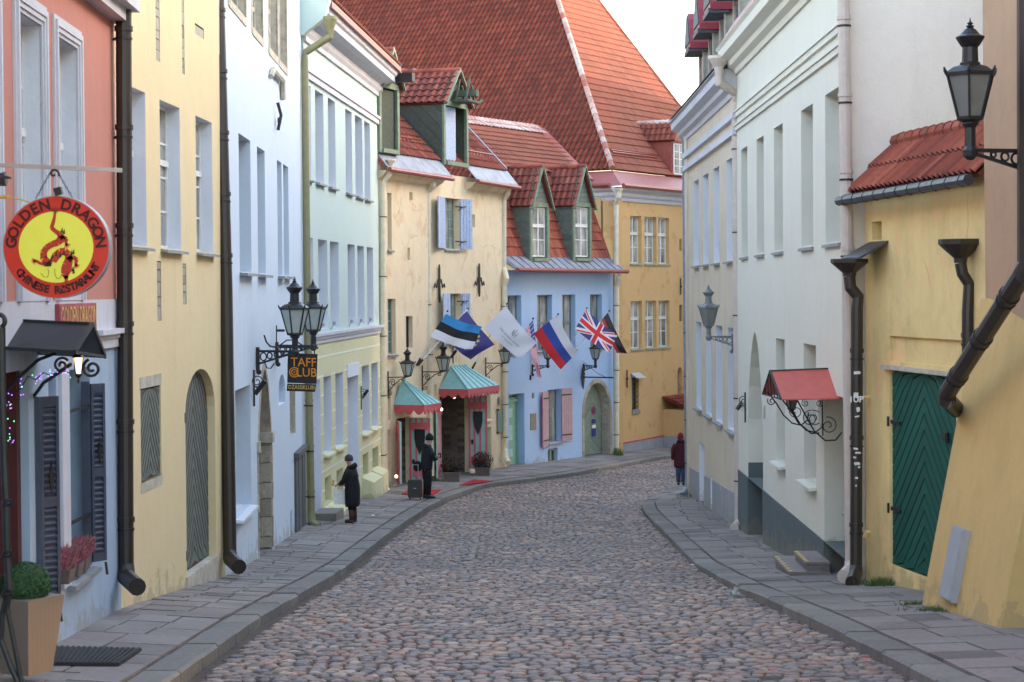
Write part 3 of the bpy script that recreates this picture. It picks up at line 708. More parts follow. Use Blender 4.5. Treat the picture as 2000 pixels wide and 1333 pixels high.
# ---- pale yellow building
pA, pB = pd(235, 1183, 24.8), pd(439, 1130, 32)
WY = Wall(pA, pB)
bY = thing('pale_yellow_house', 'pale yellow plastered house with white window reveals and a tall arched door with grey boards', 'building', base_of(WY, 3.5))
yw = [WY.rect(238, 285, 165, 475, at=256), WY.rect(313, 352, 195, 484), WY.rect(383, 415, 227, 492)]
for q in yw: q['rm'] = 'reveal'; q['d'] = .24; q['z0'] = yw[1]['z0']; q['z1'] = yw[1]['z1']
ysh = WY.rect(275, 315, 760, 945, at=276); ysh['d'] = .05
yar = WY.rect(363, 421, 718, 1112, at=366); yar['z1'] = WY.z(395, 720); yar['arch'] = .62; yar['d'] = .14; yar['z0'] -= .12
stp = [WY.rect(304, 312, -20, 117), WY.rect(355, 360, -20, 143), WY.rect(381, 398, 45, 66), WY.rect(307, 315, 510, 627), WY.rect(357, 364, 515, 595)]
for q in stp: q['d'] = .02; q['rm'] = 'stone_flat'
facade('wall', 'yellow', bY, WY, 0, WY.L, B, 6.5, yw+[ysh, yar]+stp)
for q in stp:
    z = q['z0']
    while z < q['z1']-.02:
        h = random.uniform(.10, .2); h = min(h, q['z1']-z); m = MB(); m.cur = random.random()
        m.wb(WY, q['s0']-.01, q['s1']+.01, -.05, -.013+random.uniform(0, .01), z+.006, z+h-.006); m.build('stone', 'stone', bY); z += h
for q in yw:
    window(bY, WY, q, 2, 4, .18, cross=.6, gm='curtain'); m = MB(); a, b, z = q['s0']-.03, q['s1']+.05, q['z0']
    m.box8([WY.P(a,-.18,z-.02), WY.P(b,-.18,z-.02), WY.P(b,.10,z-.07), WY.P(a,.10,z-.07), WY.P(a,-.18,z+.02), WY.P(b,-.18,z+.02), WY.P(b,.10,z-.035), WY.P(a,.10,z-.035)]); m.build('window_sill', 'sill', bY)
def chevron(parent, W, s0, s1, z0, z1, o, mat, gap, gapmat, pitch=.22, rise=1.0, top=None, nm='door_leaf', th=.03, apex=None):
    """backing leaf with herringbone boards lying proud of it"""
    m = MB(); m.wb(W, s0, s1, o-.05, o-.001, z0, z1) if top is None else m.prism([W.P(a, o-.001, z) for a, z in top], W.n*-.05)
    leaf = m.build(nm, gapmat, parent); mid = (s0+s1)/2 if apex is None else apex
    def inside(a, z):
        if top is None: return min(max(z, z0), z1)
        lim = z1
        for (x0, y0), (x1, y1) in zip(top, top[1:]):
            if x0 != x1 and min(x0, x1) <= a <= max(x0, x1):
                yy = y0+(y1-y0)*(a-x0)/(x1-x0)
                if yy > (z0+z1)/2: lim = yy
        return min(max(z, z0), lim)
    for side in (0, 1):
        xa, xb = (s0, mid) if side == 0 else (mid, s1)
        r = rise*(xb-xa) ; z = z0-abs(r)
        while z < z1:
            za, zb_ = (z, z+r) if side == 0 else (z+r, z)
            q = []; n = 3
            for i in range(n):
                a0, a1 = xa+(xb-xa)*i/n, xa+(xb-xa)*(i+1)/n; h0 = za+(zb_-za)*i/n; h1 = za+(zb_-za)*(i+1)/n
                q.append([(a0, inside(a0, h0+gap)), (a1, inside(a1, h1+gap)), (a1, inside(a1, h1+pitch)), (a0, inside(a0, h0+pitch))])
            m = MB(); m.cur = random.random()
            for p in q:
                if max(t[1] for t in p[2:])-min(t[1] for t in p[:2]) > .02 and (p[2][1]-p[1][1] > .004 or p[3][1]-p[0][1] > .004):
                    m.box8([W.P(p[0][0], o, p[0][1]), W.P(p[1][0], o, p[1][1]), W.P(p[1][0], o+th, p[1][1]), W.P(p[0][0], o+th, p[0][1]),
                            W.P(p[3][0], o, p[3][1]), W.P(p[2][0], o, p[2][1]), W.P(p[2][0], o+th, p[2][1]), W.P(p[3][0], o+th, p[3][1])])
            m.build('board', mat, leaf); z += pitch
    return leaf
def hinge(parent, W, s, z, o, L=.35, sgn=1):
    m = MB(); m.wb(W, min(s, s+sgn*L), max(s, s+sgn*L), o, o+.02, z-.025, z+.025); m.tube([W.P(s, o+.03, z-.07), W.P(s, o+.03, z+.07)], .03, 6); m.build('hinge', 'iron', parent)
chevron(bY, WY, ysh['s0']+.02, ysh['s1']-.02, ysh['z0']+.02, ysh['z1']-.02, -.02, 'sage', .055, 'maroon', .17, 1.1, nm='shutter', th=.004)
m = MB(); m.wb(WY, ysh['s0']-.03, ysh['s1']+.03, -.02, .006, ysh['z1'], ysh['z1']+.15); m.build('stone_lintel', 'stone_flat', bY); m = MB(); m.wb(WY, ysh['s0']-.03, ysh['s1']+.03, -.02, .006, ysh['z0']-.13, ysh['z0']); m.build('stone_sill', 'stone_flat', bY)
tp = arch_pts(dict(yar, s1=yar['s1']-.0), 10); top = [(yar['s0'], yar['z0'])]+tp+[(yar['s1'], yar['z0'])]
chevron(bY, WY, yar['s0'], yar['s1'], yar['z0']+.02, yar['z1'], -.12, 'sage', .07, 'maroon', .23, 1.25, top=top, th=.004)
for v in (815, 1085): hinge(bY, WY, yar['s0']-.03, WY.z(366, v), -.05, .2)
m = MB(); m.wb(WY, yar['s0']-.1, yar['s1']+.02, -.13, .02, yar['z0']-.5, yar['z0']+.012); m.build('threshold', 'stone_flat', bY)
shell(bY, WY, 0, WY.L, 8, B, 6.5, 'yellow')
# ---- white building with the pointed stone portal
pA, pB = pd(440, 1129, 32.05), pd(597, 1044, 47.8)
WW = Wall(pA, pB)
bW = thing('white_gothic_house', 'bluish white plastered house with a pointed grey stone portal, behind the black club sign', 'building', base_of(WW, 8))
tw = [WW.rect(446, 479, -70, 28, at=479), WW.rect(492, 512, -70, 77, at=512), WW.rect(524, 541, -70, 112, at=541), WW.rect(544, 559, -70, 141, at=559)]
zz = sum(q['z0'] for q in tw)/4
for q in tw: q['z0'] = zz; q['z1'] = 6.6; q['d'] = .16; q['rm'] = 'stone_flat'
mw = [WW.rect(467, 490, 259, 529), WW.rect(503, 518, 283, 532), WW.rect(542, 551, 314, 538), WW.rect(554, 564, 329, 539)]
for q in mw: q['z0'] = mw[0]['z0']*.5+mw[2]['z0']*.5; q['z1'] = (mw[0]['z1']+mw[2]['z1'])/2; q['d'] = .3
lw = WW.rect(460, 490, 763, 1014, at=461)
po = WW.rect(504, 530, 721, 1086, at=510); po['z1'] = WW.z(517, 721); po['gothic'] = 1; po['arch'] = 1.7; po['z0'] = B; po['d'] = .34; po['rm'] = 'stone_flat'
ni = WW.rect(544, 557, 732, 790, at=550); ni['arch'] = .35; ni['d'] = .12
nw = WW.rect(566, 577, 758, 855); nw['d'] = .12; nw['rm'] = 'stone_flat'
dd = WW.rect(575, 593, 895, 1056); dd['d'] = .1; dd['z0'] = B; sl_ = WW.rect(567, 571, 1000, 1066)
sl_['d'] = .06
facade('wall', 'whiteblue', bW, WW, 0, WW.L, B, 9.5, tw+mw+[lw, po, ni, nw, dd, sl_])
for q in tw:
    window(bW, WW, q, 2, 4, .13, fm='stone_flat', gm='glass', fw=.14, panes=False)
    m = MB(); m.wb(WW, q['s0']-.12, q['s0'], -.02, .015, q['z0']-.12, q['z1']); m.wb(WW, q['s1'], q['s1']+.12, -.02, .015, q['z0']-.12, q['z1']); m.wb(WW, q['s0'], q['s1'], -.02, .02, q['z0']-.14, q['z0']); m.build('window_surround', 'stone_flat', bW)
for q in mw: window(bW, WW, q, 2, 3, .26, sill='sill', so=.14, panes=False)
window(bW, WW, lw, 2, 3, .28, sill='reveal', so=.12)
window(bW, WW, nw, 1, 3, .1, fm='stone_flat', panes=False); blank(bW, WW, ni, .12, 'whiteblue', 'blind_niche'); blank(bW, WW, sl_, .06, 'sill', 'hatch')
# portal: coursed stones around jambs
z = WW.z(510, 1086)-.1; i = 0
while z < po['z1']-1.7:
    h = random.uniform(.22, .4)
    for (a, b, o0, o1) in ((po['s1'], po['s1']+.16, -.02, .012), (po['s1']-.13, po['s1']-.002, -.33, -.012), (po['s0']-.14, po['s0'], -.02, .012), (po['s1']-.28, po['s1']-.135, -.33, -.17)):
        m = MB(); m.cur = random.random(); m.wb(WW, a, b, o0, o1+random.uniform(0, .012), z+.008, z+h-.008); m.build('stone', 'stone', bW)
    z += h
tp = arch_pts(dict(po), 14)
for (x0, y0), (x1, y1) in zip(tp, tp[1:]):
    c = V(((po['s0']+po['s1'])/2, po['z1']-1.2)); 
    def outw(x, y, k): d = V((x-c.x, y-c.y)).normalized(); return (x+d.x*k, y+d.y*k)
    a0, a1 = outw(x0, y0, .15), outw(x1, y1, .15); m = MB(); m.cur = random.random()
    m.prism([WW.P(x0, -.02, y0), WW.P(x1, -.02, y1), WW.P(a1[0], -.02, a1[1]), WW.P(a0[0], -.02, a0[1])], WW.n*.034); m.build('stone', 'stone', bW)
blank(bW, WW, dict(po, z1=po['z1']-.0), .36, 'dark', 'portal_door')
m = MB(); zz = WW.z(505, 872); m.wb(WW, po['s1']-.2, po['s1']+.2, -.3, .05, zz-.1, zz+.1); m.build('impost', 'stone_flat', bW); m = MB(); m.wb(WW, po['s0']-.18, po['s0']+.02, -.02, .05, zz-.1, zz+.1); m.build('impost', 'stone_flat', bW)
n_ = 5
for i in range(n_):
    a = dd['s0']+(dd['s1']-dd['s0'])*i/n_; b = dd['s0']+(dd['s1']-dd['s0'])*(i+1)/n_; m = MB(); m.cur = random.random(); m.wb(WW, a+.01, b-.01, -.06, .05+.02*(i % 2), WW.z(583, 1056)-.1, dd['z1']+.02); m.build('door_board', 'wood_grey', bW)
blank(bW, WW, dd, .1, 'dark', 'door_back')
m = MB(); m.wb(WW, dd['s0']-.08, dd['s1']+.08, -.02, .12, dd['z1']+.02, dd['z1']+.12); m.build('door_head', 'wood_grey', bW)
m = MB(); s0, z0 = WW.px(524, 140); s1, z1 = WW.px(547, 140); m.tube([WW.P(s0, .05, z0-.1), WW.P(s0+.25, .07, z0+.06), WW.P(s1-.25, .07, z0+.06), WW.P(s1, .05, z0-.3)], .06, 6); m.build('drip_stone', 'stone_flat', bW)
m = MB(); s0, z0 = WW.px(537, 235); m.tube([WW.P(s0, .06, z0+.35), WW.P(s0+.05, .12, z0+.1), WW.P(s0, .06, z0-.2)], .035, 6); m.obox(WW.P(s0+.1, .08, z0-.0), WW.t*.12, WW.n*.03, V((0,0,.05))); m.build('wall_anchor', 'iron', bW)
shell(bW, WW, 0, WW.L, 10, B, 9.5, 'whiteblue')
# ---- mint building
pA, pB = pd(602, 1041, 48.0), pd(745, 972, 62)
WM = Wall(pA, pB)
bM = thing('mint_house', 'pale mint green house with yellow-green rusticated ground floor and a large white cornice', 'building', base_of(WM, 6))
zband = WM.z(622, 655); ZE = WM.z(622, 95)
def row(W, lst, **kw):
    o = [W.rect(*a) for a in lst]; t = sum(q['z1'] for q in o)/len(o); b = sum(q['z0'] for q in o)/len(o)
    for q in o: q['z1'] = t; q['z0'] = b; q.update(kw)
    return o
up = row(WM, [(604, 607.5, 163, 349), (616, 632, 175.5, 351), (641, 655, 189, 362), (675, 687.5, 214, 375), (694, 708, 227, 382.5), (712, 723, 238, 390)], rm='reveal', d=.32)
mi = row(WM, [(605, 612, 463, 646), (622, 640, 466, 645), (645, 662, 472, 642), (679.5, 693.5, 478, 637), (698.5, 711.5, 481, 634), (717, 729, 483, 630)], rm='reveal', d=.32)
facade('wall', 'mint', bM, WM, 0, WM.L, zband, ZE+1.0, up+mi)
for q in up: window(bM, WM, q, 2, 3, .28, sill='sill', so=.1, panes=False)
for q in mi: window(bM, WM, q, 2, 3, .28, panes=False)
lo = row(WM, [(631, 646, 739, 889), (654, 669, 730, 879), (706, 720, 715, 846), (724.5, 737, 711, 838)], rm='reveal', d=.3)
da, db = WM.rect(610, 625, 745, 1010), WM.rect(678, 699, 727, 985); db['z1'] = WM.z(678, 738)
for q in (da, db): q['rm'] = 'reveal'; q['d'] = .4; q['z0'] = B
ba = row(WM, [(633, 646, 938, 990), (656, 669, 921, 970), (707, 718.5, 889, 932), (726, 738, 874, 918)], d=.3)
facade('ground_floor_wall', 'green', bM, WM, 0, WM.L, B, zband-.001, lo+[da, db]+ba, o=.02, T=.4)
for q in lo: window(bM, WM, q, 2, 3, .27, sill='green', so=.14, panes=False)
for q in ba: window(bM, WM, q, 2, 1, .28, fm='framegrey', panes=False)
for q in (da, db): blank(bM, WM, q, .4, 'reveal', 'house_door')
m = MB(); m.wb(WM, db['s0']-.08, db['s1']+.08, .02, .05, db['z1'], db['z1']+.35); m.build('door_hood_panel', 'reveal', bM)
# rustication joints as shallow strips on the ground floor
zs = []; z = zband-.55
while z > WM.z(640, 1000)+.3: zs.append(z); z -= .47
allops = lo+[da, db]+ba
for k, z in enumerate(zs):
    cur = 0.0; segs = []
    for q in sorted([q for q in allops if q['z0']-.02 < z < q['z1']+.05], key=lambda q: q['s0']):
        segs.append((cur, q['s0']-.03)); cur = q['s1']+.03
    segs.append((cur, WM.L))
    for a, b in segs:
        if b-a > .06: m = MB(); m.wb(WM, a, b, .018, .028, z-.02, z+.02); m.build('rustication_joint', 'greenjoint', bM)
m = MB()   # belt course
m.wb(WM, -.02, WM.L+.05, .0, .14, zband-.02, zband+.05); m.wb(WM, -.02, WM.L+.03, .0, .10, zband-.09, zband-.02); m.wb(WM, -.02, WM.L+.02, .0, .06, zband-.2, zband-.09); m.build('belt_course', 'trim_white', bM)
zl = WM.z(602, 140); m = MB(); m.wb(WM, -.02, WM.L+.05, .0, .10, zl-.05, zl+.03); m.wb(WM, -.02, WM.L+.03, .0, .06, zl-.2, zl-.05); m.build('string_course', 'trim_white', bM)
zc = WM.z(603, 88); m = MB(); prof = [(0, 0), (.06, 0), (.06, .12), (.12, .2), (.14, .33), (.3, .42), (.5, .46), (.5, .62), (.56, .66), (.6, .78), (0, .78)]
m.prism([WM.P(0, o, zc+z) for o, z in prof], WM.t*(WM.L+.25)); m.build('cornice', 'trim_white', bM)
ze = zc+.80
O = WM.P(0, .68, ze); ups = (WM.n*-1*.72+V((0,0,.69))).normalized()
m = MB(); m.prism([O+V((0,0,-.03)), O+V((0,0,.12)), O-WM.n*.25+V((0,0,.15)), O-WM.n*.25+V((0,0,-.03))], WM.t*(WM.L+.3)); m.build('gutter', 'redmetal', bM)
tile_roof(bM, O+V((0,0,.10)), WM.t, ups, [(0, .1), (WM.L+.3, .1), (WM.L+.3, 4.6), (0, 4.6)], .28, .36, 'tile_orange', limit=120)
m = MB(); a = O+WM.t*(WM.L+.3)+V((0,0,.16)); m.beam(a, a+ups*4.7, .14, .1); m.build('verge_flashing', 'zinc', bM)
m = MB(); m.prism([WM.P(.0,.02,zc+.1), WM.P(.0,.55,zc+.5), WM.P(.0,.66,ze+.1), WM.P(.0,.66,ze+.35), WM.P(0,-3.2,ze+3.9), WM.P(0,-3.2,zc)], WM.t*-.3); m.build('firewall', 'mint', bM)
backr = O+ups*4.6; m = MB(); m.box8([WM.P(.05,-.4,zc), WM.P(WM.L-.05,-.4,zc), WM.P(WM.L-.05,-5.5,zc), WM.P(.05,-5.5,zc), WM.P(.05,-.4,ze+.5), WM.P(WM.L-.05,-.4,ze+.5), WM.P(WM.L-.05,-5.5,ze+.4), WM.P(.05,-5.5,ze+.4)]); m.build('attic_wall', 'mint', bM)
shell(bM, WM, 0, WM.L, 6, B, ze, 'mint')
# sloped light wells at the foot
for (u0, u1, v, oo) in ((630, 655, 1000, .45), (656, 672, 985, .42), (706, 724, 940, .36), (725, 738, 925, .32)):
    s0, s1 = WM.s(u0, v), WM.s(u1, v); zt_ = WM.z(u0, v); m = MB()
    m.box8([WM.P(s0,0,B+2), WM.P(s1,0,B+2), WM.P(s1,oo,B+2), WM.P(s0,oo,B+2), WM.P(s0,0,zt_+.1), WM.P(s1,0,zt_+.1), WM.P(s1,oo,zt_-.05), WM.P(s0,oo,zt_-.05)]); m.build('light_well', 'green', bM)
s0 = WM.s(613, 1025); m = MB(); p = base_of(WM, s0); m.wb(WM, s0-.1, s0+1.2, 0, .55, p.z-.3, p.z+.16); m.build('door_step', 'kerb', bM)
for q in mi[1:]:
    m = MB(); s_ = q['s0']-.05; m.tube([WM.P(s_, .02, zband+.1), WM.P(s_, .08, zband+.22), WM.P(s_-.05, .1, zband+.3)], .015, 5); m.ball(WM.P(s_, .1, zband+.26), .05, 6); m.build('facade_spotlight', 'plastic', bM)
# ---- cream hotel
pA, pB = pd(747, 971, 62.1), pd(990, 922, 72.5)
WC = Wall(pA, pB); L = WC.L
bC = thing('cream_hotel_house', 'cream plastered hotel front with pale blue shutters and two aqua porch roofs', 'building', base_of(WC, 5))
c1, c2, c3 = WC.rect(757, 765, 377, 488), WC.rect(757.3, 773, 584, 693), WC.rect(757.6, 763.5, 755, 821)
cd = WC.rect(757.6, 763.5, 840, 955); cd['z0'] = B
cw1, cw2 = WC.rect(868, 897, 386, 486), WC.rect(878, 901, 574, 672)
holes = [WC.rect(799.5, 806, 375, 391), WC.rect(921, 928, 419, 444), WC.rect(796, 801, 484, 508), WC.rect(793, 806, 618, 680), WC.rect(848.5, 853, 752, 775)]
for q in holes: q['d'] = .14
cr = WC.rect(948, 958, 758, 820); cg = WC.rect(949, 960, 836, 915); cg['z0'] = B
e1 = WC.rect(776, 800, 818, 960); e1['z0'] = B; e1['d'] = .14
e2 = WC.rect(859, 915, 775, 940); e2['z0'] = B; e2['d'] = .14
zeC = WC.z(780, 338)
facade('wall', 'cream', bC, WC, 0, L, B, zeC+.15, [c1, c2, c3, cd, cw1, cw2, cr, cg, e1, e2]+holes, dfl=.26, T=.14)
for q in (c1, c2): window(bC, WC, q, 2, 5, .14, 'framegreen', sill='sill')
window(bC, WC, c3, 2, 5, .14, 'framegreen')
for q in (cw1, cw2): window(bC, WC, q, 3, 5, .2, 'framegreen', 'curtain', sill='sill')
window(bC, WC, cr, 2, 4, .12, 'framegreen', sill='cream'); blank(bC, WC, cd, .2, 'framegreen', 'side_door'); blank(bC, WC, cg, .12, 'greendoor', 'small_door')
for q in holes: blank(bC, WC, q, .14, 'dark' if q is holes[3] else 'stone_flat', 'niche_back')
def shutter(parent, W, sh, sgn, wdt, z0, z1, mat, tilt=.25, batten='iron', trim=None, n=4):
    """open leaf hinged at s=sh lying almost flat on the wall, boards one by one"""
    d = (W.t*sgn*math.cos(tilt)+W.n*math.sin(tilt)); up_ = V((0,0,1)); no = d.cross(up_); no = no if no.dot(W.n) > 0 else -no
    b0 = W.P(sh, .03, 0); m = MB(); m.obox(b0+d*wdt/2+up_*(z0+z1)/2-no*.012, d*wdt/2, no*.008, up_*(z1-z0)/2); lf = m.build('shutter', trim or mat, parent)
    for i in range(n):
        m = MB(); m.cur = random.random(); a, b = wdt*i/n, wdt*(i+1)/n; m.obox(b0+d*(a+b)/2+up_*(z0+z1)/2+no*.006, d*((b-a)/2-.008), no*.01, up_*((z1-z0)/2-.004)); m.build('board', mat, lf)
    for t in ((.12, .88) if batten else ()):
        m = MB(); z = z0+(z1-z0)*t; m.obox(b0+d*wdt*.45+up_*z+no*.022, d*wdt*.45, no*.006, up_*.025); m.build('strap_hinge', batten, lf)
    return lf
for q, wl, wr in ((cw1, 1.1, .6), (cw2, 1.1, .4)):
    shutter(bC, WC, q['s0']-.02, -1, wl, q['z0'], q['z1'], 'paleblue', .18, None); shutter(bC, WC, q['s1']+.02, 1, wr, q['z0'], q['z1'], 'paleblue', .35, None)
    for t in (.16, .85):
        z = q['z0']+(q['z1']-q['z0'])*t; m = MB(); m.tube([WC.P(q['s1']-.12, -.1, z), WC.P(q['s1']-.02, .08, z-.02), WC.P(q['s1']+.25, .16, z)], .018, 5); m.tube([WC.P(q['s1']-.06, 0, z-.15), WC.P(q['s1']+.02, .1, z-.02)], .014, 5); m.build('shutter_stay', 'iron', bC)
for (u, v0, v1, vm) in ((855, 517, 592, 556), (933, 515, 580, 552)):
    s_, zt_ = WC.px(u, v0); zb_ = WC.z(u, v1); zm = WC.z(u, vm); m = MB(); m.prism([WC.P(s_-.05,.03,zb_+.15), WC.P(s_,.03,zb_), WC.P(s_+.05,.03,zb_+.15), WC.P(s_+.04,.03,zt_-.12), WC.P(s_,.03,zt_), WC.P(s_-.04,.03,zt_-.12)], WC.n*.05)
    for g_ in (-1, 1): m.tube([WC.P(s_, .06, zm), WC.P(s_+g_*.14, .06, zm+.16), WC.P(s_+g_*.26, .06, zm-.1), WC.P(s_+g_*.4, .06, zm+.02), WC.P(s_+g_*.45, .06, zm-.1)], .025, 5)
    m.build('wall_anchor', 'iron', bC)
# porches' dark interiors
for q, dp in ((e1, 1.0), (e2, 2.2)):
    m = MB(); a, b, z1 = q['s0'], q['s1'], q['z1']; zf = base_of(WC, (a+b)/2).z+.02
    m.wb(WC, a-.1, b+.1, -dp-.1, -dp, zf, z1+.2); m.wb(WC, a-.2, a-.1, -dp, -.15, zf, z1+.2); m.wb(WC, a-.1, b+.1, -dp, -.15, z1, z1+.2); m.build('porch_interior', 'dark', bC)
    m = MB(); m.wb(WC, a-.1, b+.1, -dp, .02, zf-.2, zf); m.build('porch_floor', 'slab', bC)
    m = MB(); z = zf
    while z < z1-.05:
        for j in range(int(dp/.25)):
            m.cur = random.random(); o = -.16-j*.25; m.wb(WC, b+.02, b+.12, max(o-.245, -dp), o, z+.002, min(z+.125, z1)-.002)
        z += .125
    m.build('brick_wall', 'brick', bC)
s0 = e2['s0']; m = MB(); m.wb(WC, s0+.9, s0+1.5, -2.19, -2.16, zf+1.7, zf+2.4); m.build('notice_board', 'maroon', bC)
m = MB(); m.wb(WC, (e2['s0']+e2['s1'])/2+.25, e2['s1'], -2.2, -2.12, zf, e2['z1']); m.build('inner_door', 'plinth_dark', bC)
# roof of the cream house
pit = math.atan(1.05); nb = -WC.n; upC = (nb*math.cos(pit)+V((0,0,math.sin(pit))))
OC = WC.P(0, .0, zeC+.55)
tile_roof(bC, OC, WC.t, upC, [(-.3, 0), (L+.15, 0), (L+.15, 5.0), (-.3, 5.0)], .28, .36, 'tile', limit=200)
m = MB(); P1, P2 = OC+V((0,0,.05)), OC+WC.t*(L+.15)+V((0,0,.05)); m.beam(P2, P2+upC*5.1, .10, .12); m.build('verge_flashing', 'zinc', bC)
# metal apron in two pieces, broken by the hoist dormer
sDa, sDb = WC.s(859, 250), WC.s(906, 250)
for a, b in ((-.3, sDa-.05), (sDb+.1, L+.25)):
    m = MB(); lo_o, hi = .42, zeC+.60
    m.prism([WC.P(a, -.02, hi), WC.P(a, lo_o, zeC+.06), WC.P(a, lo_o, zeC+.02), WC.P(a, -.02, hi-.05)], WC.t*(b-a)); m.build('eaves_apron', 'zinc', bC)
    m = MB(); m.tube([WC.P(a-.02, lo_o+.04, zeC), WC.P(b+.02, lo_o+.04, zeC-.04)], .075, 8); m.build('gutter', 'redmetal', bC)
    m = MB(); m.prism([WC.P(a+.1, 0, zeC-.28), WC.P(a+.1, .18, zeC-.18), WC.P(a+.1, .33, zeC-.02), WC.P(a+.1, 0, zeC)], WC.t*(b-a-.3)); m.build('eaves_moulding', 'cream', bC)
for a, b, t in ((.35, sDa-.4, .75), (sDb+.45, L-.1, .62)):
    m = MB(); p, q = OC+WC.t*a+upC*t+V((0,0,.14)), OC+WC.t*b+upC*t+V((0,0,.14)); m.tube([p, q], .025, 5); m.tube([p-V((0,0,.08)), q-V((0,0,.08))], .02, 5)
    k = a
    while k < b: c = OC+WC.t*k+upC*t; m.beam(c-upC*.12, c+V((0,0,.16)), .03); k += .3
    m.build('snow_guard', 'redmetal', bC)
def dormer(parent, W, s0, s1, zb, ze, za, of, dep, wallmat, trimmat, winop=None, boards='diag', tm='tile', over=.12, tw=.26, tl=.32, lim=60):
    """gabled dormer: front at offset `of`, body running back `dep`"""
    mid = (s0+s1)/2; b_ = -W.n
    def bd(side):
        s = s0 if side < 0 else s1; m = MB(); e = .04*side
        base = m.prism([W.P(s, of, zb), W.P(s, of, ze), W.P(s, of-dep, ze), W.P(s, of-.15, zb)], W.t*-e) ; o = m.build('dormer_side', wallmat, parent)
        if side < 0:
            n = 9
            for i in range(n):
                if boards == 'diag':
                    # slanting planks clipped to the triangular cheek: corners (0,0) front foot, (0,h) front top, (-d,h) back top
                    h = ze-zb; d = dep-.15; tot = d+h; c0, c1 = tot*i/n, tot*(i+1)/n-.02
                    def cut(c):   # line x + (h - y) = c with x the run back from the front post
                        A = (min(c, d), h-(c-min(c, d))) if c <= d else None
                        x = c-h; lo_ = None
                        # meets front edge x=0 at y=h-c, top edge y=h at x=c, slope edge y = h*x/d
                        P1 = (c, h) if c <= d else (d, h)
                        if c <= h: P2 = (0, h-c)
                        else: P2 = (0, 0)
                        xs = (c-h)/(1-h/d) if abs(1-h/d) > 1e-3 else 0
                        return P1, P2
                    (a1, b1), (a0, b0) = cut(c1), cut(c0)
                    q = [a0, a1, b1, b0]
                    pts = [W.P(s-.005, of-.03-x, zb+y) for x, y in q]
                    if c0 < min(d, h)*.98 and (a1[0]-a0[0] > .01 or b0[1]-b1[1] > .01):
                        m = MB(); m.cur = random.random(); m.prism(pts, W.t*-.02); m.build('board', wallmat, o)
                else:
                    y0, y1 = zb+(ze-zb)*i/n, zb+(ze-zb)*(i+1)/n; f0 = of-.15-(dep-.15)*i/n; m = MB(); m.cur = random.random()
                    m.prism([W.P(s-.005, of-.02, y0+.006), W.P(s-.005, of-.02, y1-.006), W.P(s-.005, f0, y1-.006), W.P(s-.005, f0, y0+.006)], W.t*-.02); m.build('board', wallmat, o)
    bd(-1); bd(1)
    m = MB(); pw = .14
    m.wb(W, s0-.02, s0+pw, of-.06, of+.04, zb-.05, ze); m.wb(W, s1-pw, s1+.02, of-.06, of+.04, zb-.05, ze); m.wb(W, s0+pw, s1-pw, of-.06, of+.04, ze-.16, ze); m.wb(W, s0+pw, s1-pw, of-.06, of+.1, zb-.05, zb+.08)
    m.build('dormer_frame', trimmat, parent)
    # gable boards
    k = 7; h = za-ze
    for i in range(k):
        y0, y1 = ze+h*i/k, ze+h*(i+1)/k; hw = (s1-s0)/2*(1-i/k); m = MB(); m.cur = random.random()
        m.wb(W, mid-hw, mid+hw, of-.03, of+.015, y0+.004, y1-.004); m.build('gable_board', wallmat, parent)
    m = MB()
    for g_, s in ((-1, s0), (1, s1)):
        a = W.P(s+g_*over, of+.14, ze-over*h/((s1-s0)/2)); t = W.P(mid, of+.14, za+.06); m.beam(a, t, .05, .16, up=W.n)
    m.build('bargeboard', trimmat, parent)
    # roof slopes
    dl = dep+(za-ze)*.9
    for g_ in (-1, 1):
        s = s0 if g_ < 0 else s1; hw = (s1-s0)/2; upv = (W.t*(-g_)*hw+V((0,0,h))).normalized(); ln = math.hypot(hw, h)
        O_ = W.P(s, of+.16, ze)-upv*over*1.2; e_ = -W.n
        back = min(dl, 6)
        tile_roof(parent, O_, e_, upv, [(0, 0), (dep+.25, 0), (back+.2, ln+over*1.2), (0, ln+over*1.2)], tw, tl, tm, limit=lim if g_ < 0 else 20, deck='deck')
    ridge_caps(parent, W.P(mid, of+.2, za+.04), W.P(mid, of-dl, za+.04), .09, .34, tm)
zD = WC.z(862, 322); zDe = WC.z(862, 196); zDa = WC.z(885, 141)
dormer(bC, WC, sDa, sDb, zD+.05, zDe, zDa, .12, 2.3, 'dormer', 'dormertrim', lim=120)
m = MB(); m.wb(WC, sDa+.15, (sDa+sDb)/2+.25, .0, .03, zD+.15, zDe-.18); m.build('loft_shutter', 'paleblue', bC)
m = MB(); m.wb(WC, (sDa+sDb)/2+.25, sDb-.15, -.3, -.25, zD+.1, zDe-.1); m.build('loft_opening', 'dark', bC)
m = MB(); md = (sDa+sDb)/2   # hoist beam and cradle in the gable
m.wb(WC, md-.1, md+.15, .1, .9, zDe+.18, zDe+.38); m.wb(WC, md-.45, md+.45, .1, .75, zDe-.02, zDe+.04)
for o in (.3, .65): m.beam(WC.P(md-.4, o, zDe), WC.P(md-.05, o, zDe+.75), .06); m.beam(WC.P(md+.4, o, zDe), WC.P(md+.15, o, zDe+.55), .06)
m.tube([WC.P(md-.45, .7, zDe+.02), WC.P(md+.2, .85, zDe-.04), WC.P(md+.45, .9, zDe+.06)], .055, 7); m.build('hoist_beam', 'dormer', bC)
